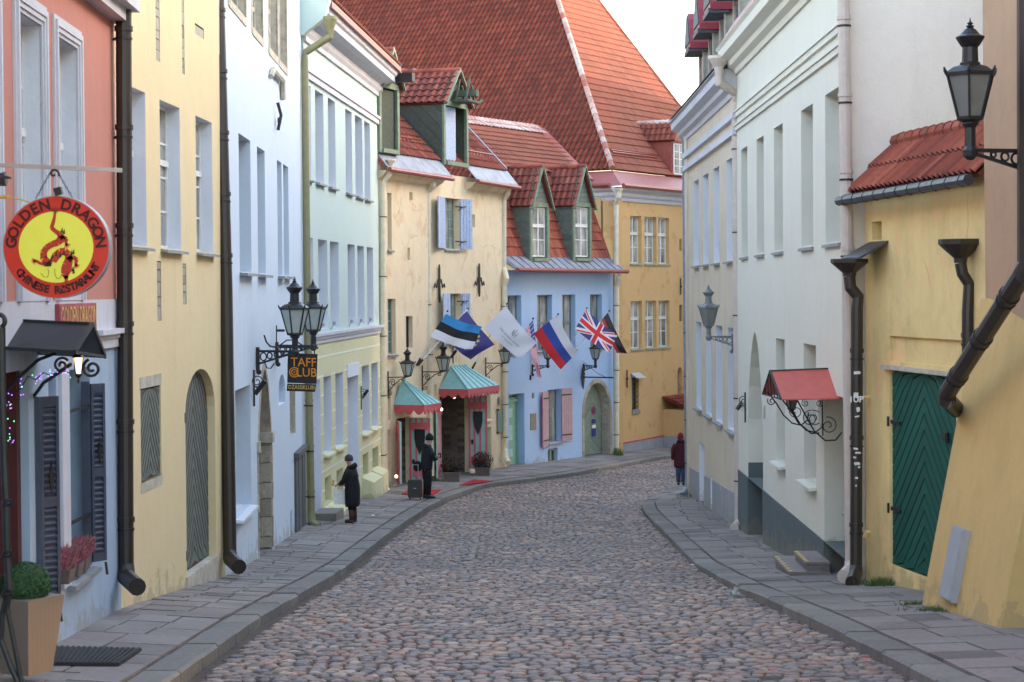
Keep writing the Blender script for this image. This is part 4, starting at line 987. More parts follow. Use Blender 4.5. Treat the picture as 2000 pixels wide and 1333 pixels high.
# first dormer beside the mint cornice
sE0, sE1 = WC.s(742, 250), WC.s(771, 250)
zEe = WC.z(770, 168); zEa = WC.z(762, 104)
dormer(bC, WC, sE0-.35, sE1, WC.z(770, 300), zEe, zEa, .12, 2.2, 'dormer', 'dormertrim', lim=40)
m = MB(); m.wb(WC, sE0-.1, sE1-.2, .03, .06, WC.z(770, 300)+.1, zEe-.2); m.build('loft_shutter', 'dormer', bC)
m = MB(); md = (sE0-.35+sE1)/2; m.wb(WC, md-.12, md+.12, .1, .95, zEe+.02, zEe+.28); m.build('hoist_beam', 'iron', bC)
shell(bC, WC, 0, L, 7, B, zeC+.3, 'cream', inset=2.4)
# ---- blue house
pA, pB = pd(989, 920, 72.7), pd(1199, 892.5, 80)
WB = Wall(pA, pB); L = WB.L
bB = thing('blue_house', 'light blue house with two green dormers, pink shutters and an arched stone gateway', 'building', base_of(WB, 5))
bw = row(WB, [(992, 1018.5, 578, 685), (1049, 1078.5, 577, 685), (1098, 1124, 576, 685), (1153, 1176, 574.6, 683)], d=.3)
bd = WB.rect(994, 1024.6, 771, 920); bd['z0'] = B; bd['d'] = .34
bs = WB.rect(1070, 1095.5, 762, 866); bs['d'] = .3
bv = WB.rect(1070, 1089, 877.6, 911); bv['d'] = .15
bg_ = WB.rect(1141, 1190, 750, 901, at=1160); bg_['z1'] = WB.z(1165, 748); bg_['arch'] = 1.15; bg_['z0'] = B; bg_['d'] = .38; bg_['rm'] = 'stone_flat'
zeB = WB.z(1000, 528)
facade('wall', 'blue', bB, WB, 0, L, B, zeB, bw+[bd, bs, bv, bg_], T=.8)
for q in bw: window(bB, WB, q, 2, 2, .2, 'framegrey', 'curtain', cross=.5, sill='sill')
window(bB, WB, bs, 2, 3, .2, 'framegrey', 'curtain', cross=.66, sill='sill')
window(bB, WB, bv, 2, 1, .1, 'framegreen', 'glass', fw=.09)
shutter(bB, WB, bs['s0']-.01, -1, .62, bs['z0']-.12, bs['z1']-.05, 'pinkboard', .16, trim='pinktrim', n=5); shutter(bB, WB, bs['s1']+.01, 1, .62, bs['z0']+.0, bs['z1']-.0, 'pinkboard', .2, trim='pinktrim', n=5)
# green panelled door
a, b, z1 = bd['s0'], bd['s1'], bd['z1']; zf = base_of(WB, (a+b)/2).z
m = MB(); m.wb(WB, a, b, -.36, -.3, zf-.2, z1); dl = m.build('front_door', 'greendoor', bB)
for k, (h0, h1) in enumerate(((.2, .65), (.8, 1.5), (1.62, 2.1))):
    m = MB(); c_ = (a+b)/2; m.wb(WB, c_-.27, c_+.27, -.3, -.285, zf+h0, zf+h1); pn = m.build('door_panel', 'greendoor', dl)
    m = MB(); m.wb(WB, c_-.17, c_+.17, -.285, -.275, zf+h0+.08, zf+h1-.08); m.build('panel_field', 'aquapale', dl)
m = MB(); m.wb(WB, a, b, -.3, -.24, zf+2.25, zf+2.35); m.wb(WB, a, a+.09, -.3, -.26, zf, z1); m.wb(WB, b-.09, b, -.3, -.26, zf, z1); m.build('door_frame', 'greendoor', dl)
m = MB(); m.wb(WB, a+.14, b-.14, -.3, -.28, zf+2.42, z1-.08); m.build('fanlight', 'glass', dl)
m = MB(); m.beam(WB.P(a+.14,-.25,zf+.95), WB.P(a+.14,-.25,zf+1.25), .03); m.beam(WB.P(a+.14,-.22,zf+1.1), WB.P(a+.28,-.22,zf+1.1), .03); m.build('door_handle', 'iron', dl)
# gateway
tp = arch_pts(dict(bg_), 12); zf = base_of(WB, bg_['s0']+1).z
chevron(bB, WB, bg_['s0'], bg_['s1'], zf+.02, bg_['z1'], -.34, 'gatedoor', .012, 'gatedoor', .17, .8, top=[(bg_['s0'], zf)]+tp+[(bg_['s1'], zf)], nm='gate_leaf')
sg, zg = WB.px(1159, 802, -.3); gm_ = MB(); ring = [WB.P(sg+.17*math.cos(i*math.pi/10), -.29, zg+.17*math.sin(i*math.pi/10)) for i in range(20)]; gm_.prism(ring, WB.n*.02); gs = gm_.build('no_parking_sign', 'awnpink', bB)
gm_ = MB(); ring = [WB.P(sg+.13*math.cos(i*math.pi/10), -.27, zg+.13*math.sin(i*math.pi/10)) for i in range(20)]; gm_.prism(ring, WB.n*.006); gm_.build('sign_face', 'signblue', gs)
gm_ = MB(); gm_.beam(WB.P(sg-.1,-.26,zg+.1), WB.P(sg+.1,-.26,zg-.1), .03, .006, up=WB.n); gm_.build('sign_bar', 'awnpink', gs)
for dz, h, mt in ((-.42, .16, 'signblue'), (-.62, .12, 'paper'), (-.86, .28, 'signblue')):
    m = MB(); m.wb(WB, sg-.15, sg+.15, -.30, -.28, zg+dz-h/2, zg+dz+h/2); m.build('notice_plate', mt, bB)
# stones of the arch: voussoirs + right jamb
c_ = ((bg_['s0']+bg_['s1'])/2, bg_['z1']-bg_['arch'])
for (x0, y0), (x1, y1) in zip(tp, tp[1:]):
    def ow(x, y, k): d = V((x-c_[0], y-c_[1])).normalized(); return (x+d.x*k, y+d.y*k)
    a0, a1 = ow(x0, y0, .17), ow(x1, y1, .17); m = MB(); m.cur = random.random()
    m.prism([WB.P(x0, -.03, y0), WB.P(x1, -.03, y1), WB.P(a1[0], -.03, a1[1]), WB.P(a0[0], -.03, a0[1])], WB.n*.05); m.build('stone', 'stone', bB)
z = zf-.1
while z < bg_['z1']-bg_['arch']:
    h = random.uniform(.25, .4); m = MB(); m.cur = random.random(); m.wb(WB, bg_['s1']-.004, min(L-.02, bg_['s1']+.24), -.03, .02, z+.006, z+h-.006); m.build('stone', 'stone', bB)
    m = MB(); m.cur = random.random(); m.wb(WB, bg_['s0']-.17, bg_['s0'], -.03, .018, z+.006, z+h-.006); m.build('stone', 'stone', bB)
    for o in (-.02,):
        m = MB(); m.cur = random.random(); m.wb(WB, bg_['s1']-.03, bg_['s1']-.002, o-.33, o, z+.006, z+h-.006); m.build('stone', 'stone', bB)
    z += h
s_, z_ = WB.px(1041, 824); m = MB(); m.wb(WB, s_-.2, s_+.2, 0, .03, z_-.3, z_+.3); m.build('bronze_plaque', 'brown', bB).active_material = simple('plaque_bronze', C(140,132,116), .5)
s_, z_ = WB.px(1041, 773); m = MB(); m.wb(WB, s_-.06, s_+.06, 0, .02, z_-.1, z_+.1); m.build('house_shield', 'irongrey', bB)
# mansard roof
ups = (-WB.n*.30+V((0,0,.954))).normalized()
zA = WB.z(1000, 503); OB = WB.P(0, -.15, zA+.05)
hM = WB.z(1060, 338, -1.0)-zA; hm = hM/ups.z
m = MB(); m.prism([WB.P(-.1, -.2, zA+.12), WB.P(-.1, .55, zeB+.02), WB.P(-.1, .55, zeB-.04), WB.P(-.1, -.2, zA-.05)], WB.t*(L+.2)); m.build('eaves_apron', 'zinc', bB)
k = 0
while k < L: m = MB(); m.beam(WB.P(k, -.2, zA+.14), WB.P(k, .55, zeB+.04), .025, .03); m.build('standing_seam', 'zinc', bB); k += .55
m = MB(); m.tube([WB.P(-.15, .60, zeB), WB.P(L+.1, .60, zeB-.02)], .08, 8); m.build('gutter', 'redmetal', bB)
tile_roof(bB, OB, WB.t, ups, [(0, 0), (L-.1, 0), (L-.6, hm), (0, hm)], .30, .36, 'tile', flat=True, limit=300, off=.02)
m = MB(); q = OB+WB.t*(L-.1); m.beam(q+V((0,0,0)), OB+WB.t*(L-.6)+ups*hm, .3, .08, up=WB.n); m.build('verge_flashing', 'redmetal', bB)
# upper slope with lime-streaked ridge
Q0 = OB+ups*hm
nU = None
rA = pd(903, 224, 81.5); rB = pd(1050, 249, 84.5)
ee = WB.t; uu = (rB-(Q0+ee*((rB-Q0).dot(ee)))); uu.normalize(); hu = (rB-Q0).dot(uu)
sB_ = (rB-Q0).dot(ee); sA_ = min(-1.5, (rA-Q0).dot(ee)-3)
sEnd = (plane_pt(1122, 335, Q0, ee.cross(uu))-Q0).dot(ee)
tile_roof(bB, Q0, ee, uu, [(sA_, 0), (sEnd, 0), (sB_, hu*.86), (sA_, hu*.86)], .28, .38, 'tile_orange', limit=300, roll=.03)
tile_roof(bB, Q0+uu*hu*.86, ee, uu, [(sA_, 0), (sB_, 0), (sB_, hu*.14), (sA_, hu*.14)], .28, .38, 'frost', limit=80, roll=.03)
ridge_caps(bB, Q0+ee*sA_+uu*hu, Q0+ee*sB_+uu*hu, .10, .36, 'ridge')
m = MB(); m.beam(Q0+ee*(sB_+.1)+uu*hu, Q0+ee*(sEnd+.25)-uu*.2, .55, .1, up=ee.cross(uu)); m.build('hip_flashing', 'redmetal', bB)
m = MB(); a_ = Q0+ee*sEnd; b_ = Q0+ee*(sEnd+.9); m.poly(a_, b_, Q0+ee*(sB_+.3)+uu*hu, Q0+ee*sB_+uu*hu); m.build('hip_slope', 'redmetal', bB)
for (u0, u1, ua) in ((1030, 1066, 1052), (1114, 1149, 1137)):
    s0, s1 = WB.s(u0, 420), WB.s(u1, 420); zb_ = WB.z(u0, 508); ze_ = WB.z(u0, 395); za_ = WB.z(ua, 328)
    dormer(bB, WB, s0, s1, zb_, ze_, za_, .10, 1.9, 'wood_grey' if False else 'sage', 'dormertrim', boards='h', over=.14, lim=100)
    q = dict(s0=s0+.17, s1=s1-.17, z0=zb_+.12, z1=ze_-.18); window(bB, WB, dict(q), 2, 3, -.05, 'frame', 'curtain', cross=.62)
shell(bB, WB, 0, L, 5, B, zeB, 'blue', inset=.85)
# ---- ochre building with the huge roof
pA, pB = pd(1203, 889, 80.2), pd(1337, 874, 86)
WF = Wall(pA, pB); WF2 = Wall(pA, pB); LF = WF.L+9
bF = thing('ochre_house', 'ochre yellow house with a huge hipped red tile roof closing the street', 'building', base_of(WF, 3))
zc = WF.z(1210, 372)
fw1 = row(WF, [(1231, 1253, 421, 515), (1259, 1282, 423, 515), (1286, 1307, 426, 515)], d=.3)
fw2 = row(WF, [(1232, 1254, 588, 681), (1261, 1282, 588, 680), (1287, 1308, 588, 680)], d=.3)
fd = WF.rect(1234, 1248, 738, 802); fn = WF.rect(1323, 1333, 718, 785); fn['arch'] = .35; fd['d'] = .2; fn['d'] = .2
fs = [WF.rect(1327, 1332, 467, 490), WF.rect(1327, 1333, 596, 628)]
for q in fs: q['d'] = .1
facade('wall', 'ochre', bF, WF, 0, LF, B, zc+.1, fw1+fw2+[fd, fn]+fs, T=.5)
for q in fw1+fw2: window(bF, WF, q, 2, 3, .16, 'frame', 'curtain', cross=.62, sill='framegreen', so=.05)
window(bF, WF, fd, 1, 1, .15, 'brown', 'glass', panes=False); blank(bF, WF, fn, .2, 'plinth_grey', 'blind_niche')
for q in fs: blank(bF, WF, q, .1, 'dark', 'vent')
m = MB(); z = fd['z0']+.12
while z < fd['z1']: m.wb(WF, fd['s0'], fd['s1'], -.06, -.03, z-.012, z+.012); z += .2
m.wb(WF, (fd['s0']+fd['s1'])/2-.012, (fd['s0']+fd['s1'])/2+.012, -.07, -.05, fd['z0'], fd['z1']); m.build('window_grille', 'iron', bF)
m = MB(); m.prism([WF.P(fd['s0']-.08,0,fd['z1']+.05), WF.P(fd['s0']-.08,.3,fd['z1']-.02), WF.P(fd['s0']-.08,0,fd['z1']+.18)], WF.t*(fd['s1']-fd['s0']+.16)); m.build('window_hood', 'plastic', bF)
m = MB(); m.wb(WF, fd['s0']-.02, fd['s1']+.02, 0, .06, fd['z0']-.14, fd['z0']); m.build('window_sill', 'sill', bF)
pl = MB(); pts = [WF.P(0,-.02,B), WF.P(LF,-.02,B), WF.P(LF,-.02,WF.z(1300, 852)+.15), WF.P(WF.s(1295, 852),-.02,WF.z(1295, 852)), WF.P(WF.s(1211, 868),-.02,WF.z(1211, 868)), WF.P(0,-.02,WF.z(1211, 868)-.03)]
pl.prism(pts, WF.n*.06); pl.build('plinth', 'plinth_grey', bF)
m = MB(); m.beam(WF.P(.15,.03,WF.z(1211, 867)), WF.P(WF.s(1295, 852),.03,WF.z(1295, 851.5)), .04, .05); m.build('pink_plinth_line', 'awnpink', bF)
for u, v in ((1223, 740), (1328, 560), (1336, 750)):
    s_, z_ = WF.px(u, v); m = MB(); m.beam(WF.P(s_, .04, z_-.35), WF.P(s_, .04, z_+.35), .045); m.ball(WF.P(s_, .05, z_), .05, 6); m.build('wall_anchor', 'iron', bF)
n1 = V((-.62, -.785, 0)).normalized(); e1_ = V((-.785, .62, 0)).normalized()
CA = WF.A.copy(); WS = Wall(CA+e1_*16, CA)   # left flank, runs back to the left
facade('flank_wall', 'ochre', bF, WS, 0, WS.L, B, zc+.1, [], T=.5)
prof = [(0, -.42), (.05, -.42), (.08, -.3), (.16, -.22), (.18, -.1), (.34, 0), (.36, .12), (0, .12)]
m = MB(); m.prism([WF.P(0, o, zc+.0+z) for o, z in prof], WF.t*LF); m.build('cornice', 'trim_white', bF)
m = MB(); m.prism([WS.P(0, o, zc+.0+z) for o, z in prof], WS.t*(WS.L+.12)); m.build('cornice', 'trim_white', bF)
# roof planes: front (right of hip) and flank (left of hip)
TAN = 1.3; hip0 = pd(1196, 331, 82.3)
up2 = (-WF.n+V((0,0,TAN))).normalized(); up1 = (-n1+V((0,0,TAN))).normalized()
N2 = WF.t.cross(up2); N1 = e1_.cross(up1)
def ab(P, O, e, u): d = P-O; return (d.dot(e), d.dot(u))
hd = N1.cross(N2).normalized(); hd = hd if hd.z > 0 else -hd
hiptop = hip0+hd*15
pR = plane_pt(1329, 213, hip0, N2); pR2 = plane_pt(1165, 0, hip0, N2); pR3 = pR2+(pR2-pR)*.35; pR0 = pR-(pR2-pR)*.45
poly2 = [ab(hip0, hip0, WF.t, up2), ab(hip0+WF.t*((pR0-hip0).dot(WF.t)+.3), hip0, WF.t, up2), ab(pR, hip0, WF.t, up2), ab(pR3, hip0, WF.t, up2), ab(hiptop, hip0, WF.t, up2)]
k_ = ab(pR0, hip0, WF.t, up2); poly2[1] = (k_[0], 0)
tile_roof(bF, hip0, WF.t, up2, poly2, .28, .38, 'tile_orange', roll=.03, seg=4)
poly1 = [(-.0, 0), (ab(hiptop, hip0, e1_, up1)), (22, ab(hiptop, hip0, e1_, up1)[1]), (22, 0)]
tile_roof(bF, hip0, e1_, up1, poly1, .275, .385, 'tile_old', roll=.085, seg=6)
ridge_caps(bF, hip0+V((0,0,.05)), hiptop+V((0,0,.05)), .125, .40)
ridge_caps(bF, pR+V((0,0,.05)), pR3+V((0,0,.05)), .10, .42, 'tile_orange')
# sheet apron under the tiles
c0 = WF.P(-.3, .40, zc+.16); m = MB(); a_ = hip0-V((0,0,.05))
r0 = hip0+WF.t*(LF-1); m.poly(WF.P(-.2,.42,zc+.13), WF.P(LF,.42,zc+.13), r0-V((0,0,.04)), a_); m.poly(WF.P(-.2,.42,zc+.13), a_, hip0+e1_*17-V((0,0,.04)), WS.P(0,.42,zc+.13)); m.build('eaves_apron', 'redmetal', bF)
m = MB(); m.tube([WF.P(-.1,.44,zc+.16), WF.P(LF,.44,zc+.16)], .09, 6); m.tube([WS.P(2,.44,zc+.16), WS.P(WS.L+.1,.44,zc+.16)], .09, 6); m.build('gutter', 'redmetal', bF)
g0 = plane_pt(1196, 297, hip0+N2*.12, N2); g1 = plane_pt(1312, 345, hip0+N2*.12, N2); m = MB(); g1 = g0+WF.t*((g1-g0).dot(WF.t)); m.tube([g0, g1], .03, 5); m.tube([g0+up2*.12, g1+up2*.12], .03, 5)
for i in range(14): c = g0+(g1-g0)*i/13; m.beam(c-N2*.1, c+up2*.14, .05)
m.build('snow_guard', 'redmetal', bF)
# lightning conductor on the flank
a_ = plane_pt(1113, 88, hip0+N1*.1, N1); b_ = plane_pt(1030, 236, hip0+N1*.1, N1); m = MB(); m.tube([a_, b_], .018, 5); m.build('conductor_wire', 'steel', bF)
# small dormer at the right end of the front slope
uD0, uD1 = 1262, 1330
WD = Wall(WF.P(0, -1.0, 0), WF.P(WF.L, -1.0, 0)); s1_ = WD.s(1312, 320); s2_ = WD.s(1336, 320)
m = MB(); zt_, zb_ = WD.z(1312, 275), WD.z(1312, 345)
m.prism([WD.P(s1_, 0, zb_), WD.P(s1_, 0, zt_), WD.P(s1_, -2.0, zt_), WD.P(s1_, -.3, zb_)], WD.t*(s2_-s1_)); m.build('dormer_body', 'redmetal', bF)
q = dict(s0=s1_+.12, s1=s2_-.05, z0=zb_+.1, z1=zt_-.1); window(bF, WD, q, 2, 4, -.06, 'frame', 'curtain')
tile_roof(bF, WD.P(s1_-.15, .2, zt_), -WD.n, (WD.t*.5+V((0,0,.86))), [(0, 0), (2.3, 0), (2.9, .95), (0, .95)], .26, .32, 'tile', limit=60)
ridge_caps(bF, WD.P(s1_+.33, .2, zt_+.83), WD.P(s1_+.33, -2.7, zt_+.83), .1, .34, 'frost')
m = MB(); m.prism([WD.P(s1_-.15, .16, zt_), WD.P(s2_+.3, .16, zt_), WD.P(s1_+.33, .16, zt_+.85)], WD.n*.05); m.build('dormer_gable', 'redmetal', bF)
shell(bF, WF, 0, LF, 6, B, zc, 'ochre', inset=.6)
# porch
s0p = WF.s(1295, 850); zt_ = WF.z(1295, 788); m = MB(); m.wb(WF, s0p, s0p+2.6, 0, 1.25, B, zt_-.25); m.build('porch_wall', 'ochre', bF)
m = MB(); m.wb(WF, s0p-.02, s0p+2.6, 0, 1.28, B, base_of(WF, s0p).z+.45); m.build('porch_plinth', 'plinth_grey', bF)
m = MB(); m.wb(WF, s0p+.12, s0p+1.5, 1.26, 1.31, base_of(WF, s0p).z-.4, zt_-.4); m.build('porch_door', 'tealdoor', bF)
tile_roof(bF, WF.P(s0p-.1, 1.5, zt_-.32), WF.t, (-WF.n*.92+V((0,0,.38))), [(0, 0), (2.8, 0), (2.8, 1.6), (0, 1.6)], .25, .3, 'tile_old', limit=40)
# ================================================================== BUILDINGS, RIGHT SIDE
pA, pB = pd(1656, 1140, 30.3), pd(1343, 979, 60.3)
WX = Wall(pA, pB, flip=True)
sSplit = WX.s(1441, 600)
# ---- off-white house
b2 = thing('offwhite_house', 'tall off-white house with dark grey plinth, pointed doorway and red door canopy', 'building', base_of(WX, 8))
def rowx(lst, **kw): return row(WX, lst, **kw)
A1 = rowx([(1448, 1460, 295, 503), (1478, 1492, 275, 498), (1512, 1529, 253, 493), (1565, 1588, 213, 477+2), (1612, 1642, 184, 473)], d=.3)
A2 = [WX.rect(1516, 1533, 658.5, 896), WX.rect(1570, 1594, 671, 936)]
A2[0]['z0'] = A2[1]['z0'] = (A2[0]['z0']+A2[1]['z0'])/2; A2[0]['z1'] = A2[1]['z1']
gt = WX.rect(1461, 1490, 648, 1051, at=1472); gt['gothic'] = 1; gt['arch'] = 1.9; gt['d'] = .55; gt['z0'] = B; gt['z1'] = WX.z(1474, 648)
dq = WX.rect(1610, 1650, 765, 1090); dq['d'] = .36; dq['z0'] = WX.z(1610, 1120)
zpl = WX.z(1500, 965); ztop = WX.z(1500, 66)+.05
facade('wall', 'white2', b2, WX, 0, sSplit, zpl, ztop+.5, A1+A2+[gt, dq], T=.6)
facade('plinth', 'plinth_dark', b2, WX, 0, sSplit, B, zpl-.001, [gt, dict(dq, z0=B if False else dq['z0'])], o=.015, T=.6)
for q in A1: window(b2, WX, q, 2, 4, .25, sill='sill', so=.06, cross=.6)
for q in A2: window(b2, WX, q, 2, 3, .27, sill='white2', so=.14, panes=False)
blank(b2, WX, dict(gt), .55, 'white2', 'doorway_back')
m = MB(); m.wb(WX, gt['s0']+.02, gt['s1']-.02, -.55, -.5, B, zpl+.35); m.wb(WX, gt['s1']-.03, gt['s1']-.004, -.5, -.0, B, zpl+.32); m.build('doorway_plinth', 'plinth_dark', b2)
m = MB(); m.wb(WX, dq['s0'], dq['s1'], -.40, -.33, dq['z0'], dq['z1']); dr_ = m.build('house_door', 'framegrey', b2)
for h0, h1 in ((.1, .7), (.85, 2.0)):
    for k in (0, 1):
        a = dq['s0']+.1+k*(dq['s1']-dq['s0'])/2; b = a+(dq['s1']-dq['s0'])/2-.2; m = MB(); m.wb(WX, a, b, -.33, -.32, dq['z0']+h0, dq['z0']+h1); m.build('door_panel', 'glass' if h0 > .5 else 'framegrey', dr_)
m = MB(); m.ball(WX.P(dq['s1']-.35, -.26, dq['z0']+1.0), .04, 6); m.build('door_knob', 'steel', dr_)
# string courses and cornice
for v in (221, 248):
    z = WX.z(1442.6, v); m = MB(); m.wb(WX, .25, sSplit, .0, .05, z-.07, z+.03); m.wb(WX, .25, sSplit, .0, .08, z+.03, z+.07); m.build('string_course', 'white2', b2)
profx = [(0, 0), (.05, 0), (.08, .1), (.2, .16), (.22, .26), (.4, .34), (.42, .5), (.48, .56), (0, .56)]
zcx = WX.z(1446, 140); m = MB(); m.prism([WX.P(-.1, o, zcx+z) for o, z in profx], WX.t*(sSplit+.1)); m.build('cornice', 'white2', b2)
# roof: steep red sheet skirt then slates up to a high ridge
ux = (-WX.n*.55+V((0,0,.83))).normalized(); O2 = WX.P(-.1, .45, zcx+.58)
m = MB(); m.prism([O2, O2+ux*.8, O2+ux*.8-ux.cross(WX.t)*.04, O2-ux.cross(WX.t)*.04], WX.t*(sSplit+.2)); m.build('roof_skirt', 'redmetal', b2)
m = MB(); Pk = O2+ux*.8-V((0,0,.03)); rd = WX.P(-.1, -6.5, 11.0); m.poly(Pk, Pk+WX.t*(sSplit+.2), rd+WX.t*(sSplit+.2), rd); m.build('roof_slope', 'slate', b2)
m = MB(); rk = WX.P(-.1, -13, zcx); m.poly(rd, rd+WX.t*(sSplit+.2), rk+WX.t*(sSplit+.2), rk); m.build('rear_roof_slope', 'slate', b2)
WG = Wall(WX.P(0, 0, 0), WX.P(0, -13, 0)); 
if WG.n.y > 0: WG.n = -WG.n
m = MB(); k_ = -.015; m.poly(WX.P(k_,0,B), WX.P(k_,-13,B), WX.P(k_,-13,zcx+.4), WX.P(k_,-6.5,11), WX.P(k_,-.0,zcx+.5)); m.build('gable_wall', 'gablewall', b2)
m = MB(); m.poly(WX.P(sSplit,-.3,B), WX.P(sSplit,-13,B), WX.P(sSplit,-13,zcx+.4), WX.P(sSplit,-6.5,11), WX.P(sSplit,-.3,zcx+.9)); m.build('party_wall', 'white2', b2)
m = MB(); m.poly(WX.P(0,-13,B), WX.P(sSplit,-13,B), WX.P(sSplit,-13,zcx), WX.P(0,-13,zcx)); m.build('rear_wall', 'white2', b2)
s_, z_ = WX.px(1494, 805, 0); m = MB(); m.wb(WX, s_-.08, s_+.08, 0, .02, z_-.12, z_+.12); m.build('number_plate', 'plastic', b2)
# steps
sS = WX.s(1600, 1110); pz = base_of(WX, sS).z
for (a, b, o, h) in ((sS-1.2, sS+.75, .62, .13), (sS-1.15, sS+.2, .36, .28)):
    m = MB(); m.wb(WX, a, b, 0, o, pz-.4, pz+h-.04); m.build('step', 'kerb', b2); m = MB(); m.wb(WX, a-.02, b+.02, 0, o+.03, pz+h-.04, pz+h); st = m.build('step_tread', 'slab', b2)
    for k in range(7):
        m = MB(); c = a+(b-a)*(k+.5)/7; m.wb(WX, c-.05, c+.05, o-.04, o+.02, pz+h, pz+h+.004); m.build('warning_dash', 'yellowletter', st)
# ---- grey-cream house
b1 = thing('grey_cream_house', 'grey-cream house with grey plinth, white string courses and slate roof with red dormers', 'building', base_of(WX, 22))
S0, S1 = sSplit, WX.L
C1 = rowx([(1355.5, 1365, 356, 517), (1373, 1384, 344.4, 517), (1394, 1405, 329, 514), (1419, 1431, 316, 512.6)], d=.3, rm='reveal')
C2 = rowx([(1360, 1370, 630, 793), (1379, 1390, 630, 809), (1398.5, 1411, 636, 820), (1422, 1435.6, 640, 836)], d=.3, rm='reveal')
cn = WX.rect(1366, 1376, 863, 976); cn['rm'] = 'reveal'; cn['z0'] = B; cs = WX.rect(1388, 1392, 930, 982); cs['rm'] = 'reveal'; cs['d'] = .1
facade('wall', 'greycream', b1, WX, S0+.001, S1, B, zcx+.3, C1+C2+[cn, cs], T=.6)
for q in C1+C2: window(b1, WX, q, 2, 4, .26, sill='sill', so=.1, panes=False)
blank(b1, WX, cn, .28, 'reveal', 'blind_niche'); blank(b1, WX, cs, .1, 'reveal', 'hatch')
m = MB()
for a, b in ((S0+.02, cs['s0']-.02), (cs['s1']+.02, cn['s0']-.02), (cn['s1']+.02, S1)):
    za, zb2 = [interp([(S0, WX.z(1440, 965)), (S1, WX.z(1350, 918))], k) for k in (a, b)]
    m.box8([WX.P(a,-.02,B), WX.P(b,-.02,B), WX.P(b,.02,B), WX.P(a,.02,B), WX.P(a,-.02,za), WX.P(b,-.02,zb2), WX.P(b,.02,zb2), WX.P(a,.02,za)])
m.build('plinth', 'plinth_grey', b1)
for v in (304, 329):
    z = WX.z(1342, v); m = MB(); m.wb(WX, S0+.02, S1, 0, .1, z-.08, z+.07); m.build('string_course', 'trim_white', b1)
m = MB(); m.wb(WX, S1-.9, S1, 0, .05, B, zcx); m.build('corner_pilaster', 'greycream', b1)
z0c = zcx-.42; m = MB(); m.prism([WX.P(S0+.02, o, z0c+z) for o, z in profx], WX.t*(S1-S0+.3)); m.build('cornice', 'trim_white', b1)
O1 = WX.P(S0+.02, .46, z0c+.58); Ls = S1-S0+.3; u1 = (-WX.n*.72+V((0,0,.69))).normalized()
m = MB(); m.prism([O1, O1+u1*9.0, O1+u1*9.0-V((0,0,.06)), O1-V((0,0,.06))], WX.t*Ls); m.build('roof_deck', 'slate', b1)
nn_ = u1.cross(WX.t); nn_ = nn_ if nn_.z > 0 else -nn_
for r_ in range(8):
    for k in range(int(Ls/.3)):
        m = MB(); m.cur = random.random(); c = O1+WX.t*(k*.3+(.15 if r_ % 2 else 0))+u1*(r_*.25); m.prism([c+nn_*.03, c+WX.t*.285+nn_*.03, c+WX.t*.285+u1*.3+nn_*.01, c+u1*.3+nn_*.01], nn_*.015); m.build('slate', 'slate', b1)
m = MB(); rd = O1+u1*9.0; rk = rd-WX.n*7-V((0,0,6)); m.poly(rd, rd+WX.t*Ls, rk+WX.t*Ls, rk); m.build('rear_roof_slope', 'slate', b1)
m = MB(); m.poly(WX.P(S1,0,B), WX.P(S1,-13,B), WX.P(S1,-13,zcx), WX.P(S1,-6.5,rd.z-.3), WX.P(S1,0,zcx+.3)); m.build('gable_wall', 'greycream', b1)
m = MB(); m.poly(WX.P(S0,-13,B), WX.P(S1,-13,B), WX.P(S1,-13,zcx), WX.P(S0,-13,zcx)); m.build('rear_wall', 'greycream', b1)
M['dormerwall'] = simple('beige_dormer_render', C(166,160,146), .9, var=.2); M['dormerred'] = simple('crimson_sheet_metal', C(128,42,52), .45, var=.15)
def rdormer(s, zb, zt, of, wd=1.5):
    d_ = thing('roof_dormer', None, None, (0,0,0)) if False else None
    m = MB(); m.wb(WX, s, s+wd, of-2.6, of, zb, zt); body = m.build('dormer_body', 'dormerwall', b1)
    m = MB(); m.wb(WX, s-.04, s+.12, of, of+.05, zb, zt); m.wb(WX, s+wd-.12, s+wd+.04, of, of+.05, zb, zt); m.wb(WX, s+.12, s+wd-.12, of, of+.05, zt-.15, zt); m.build('dormer_frame', 'dormerwall', body)
    m = MB(); m.wb(WX, s+.12, s+wd-.12, of-.0, of+.015, zb+.1, zt-.15); m.build('dormer_window', 'glass', body)
    a = MB(); k = 8; pts = [WX.P(s-.15+(wd+.3)*i/k, of+.45, zt+.05+.85*math.sin(math.pi*i/k)) for i in range(k+1)]; a.prism(pts, -WX.n*.06); a.build('arched_gable', 'slate', body)
    a = MB(); pts = [WX.P(s-.19+(wd+.38)*i/k, of+.42, zt+.05+.92*math.sin(math.pi*i/k)**.8) for i in range(k+1)]
    pts = [WX.P(s-.19, of+.42, zt-.12)]+pts+[WX.P(s+wd+.19, of+.42, zt-.12)]; a.prism(pts, -WX.n*3.0); a.build('curved_roof', 'dormerred', body)
    a = MB(); a.wb(WX, s-.15, s+wd+.15, of-.05, of+.46, zt-.2, zt-.08); a.build('dormer_eave', 'slate', body)
for (u, vb, vt, of) in ((1368, 190, 98, -.35), (1387, 170, 62, -.35), (1409, 140, 24, -.35), (1436, 110, -16, -.35)):
    s_ = WX.s(u, 100, of); rdormer(s_-1.3, zcx+.4, WX.z(u, vt, of), of, 1.3)
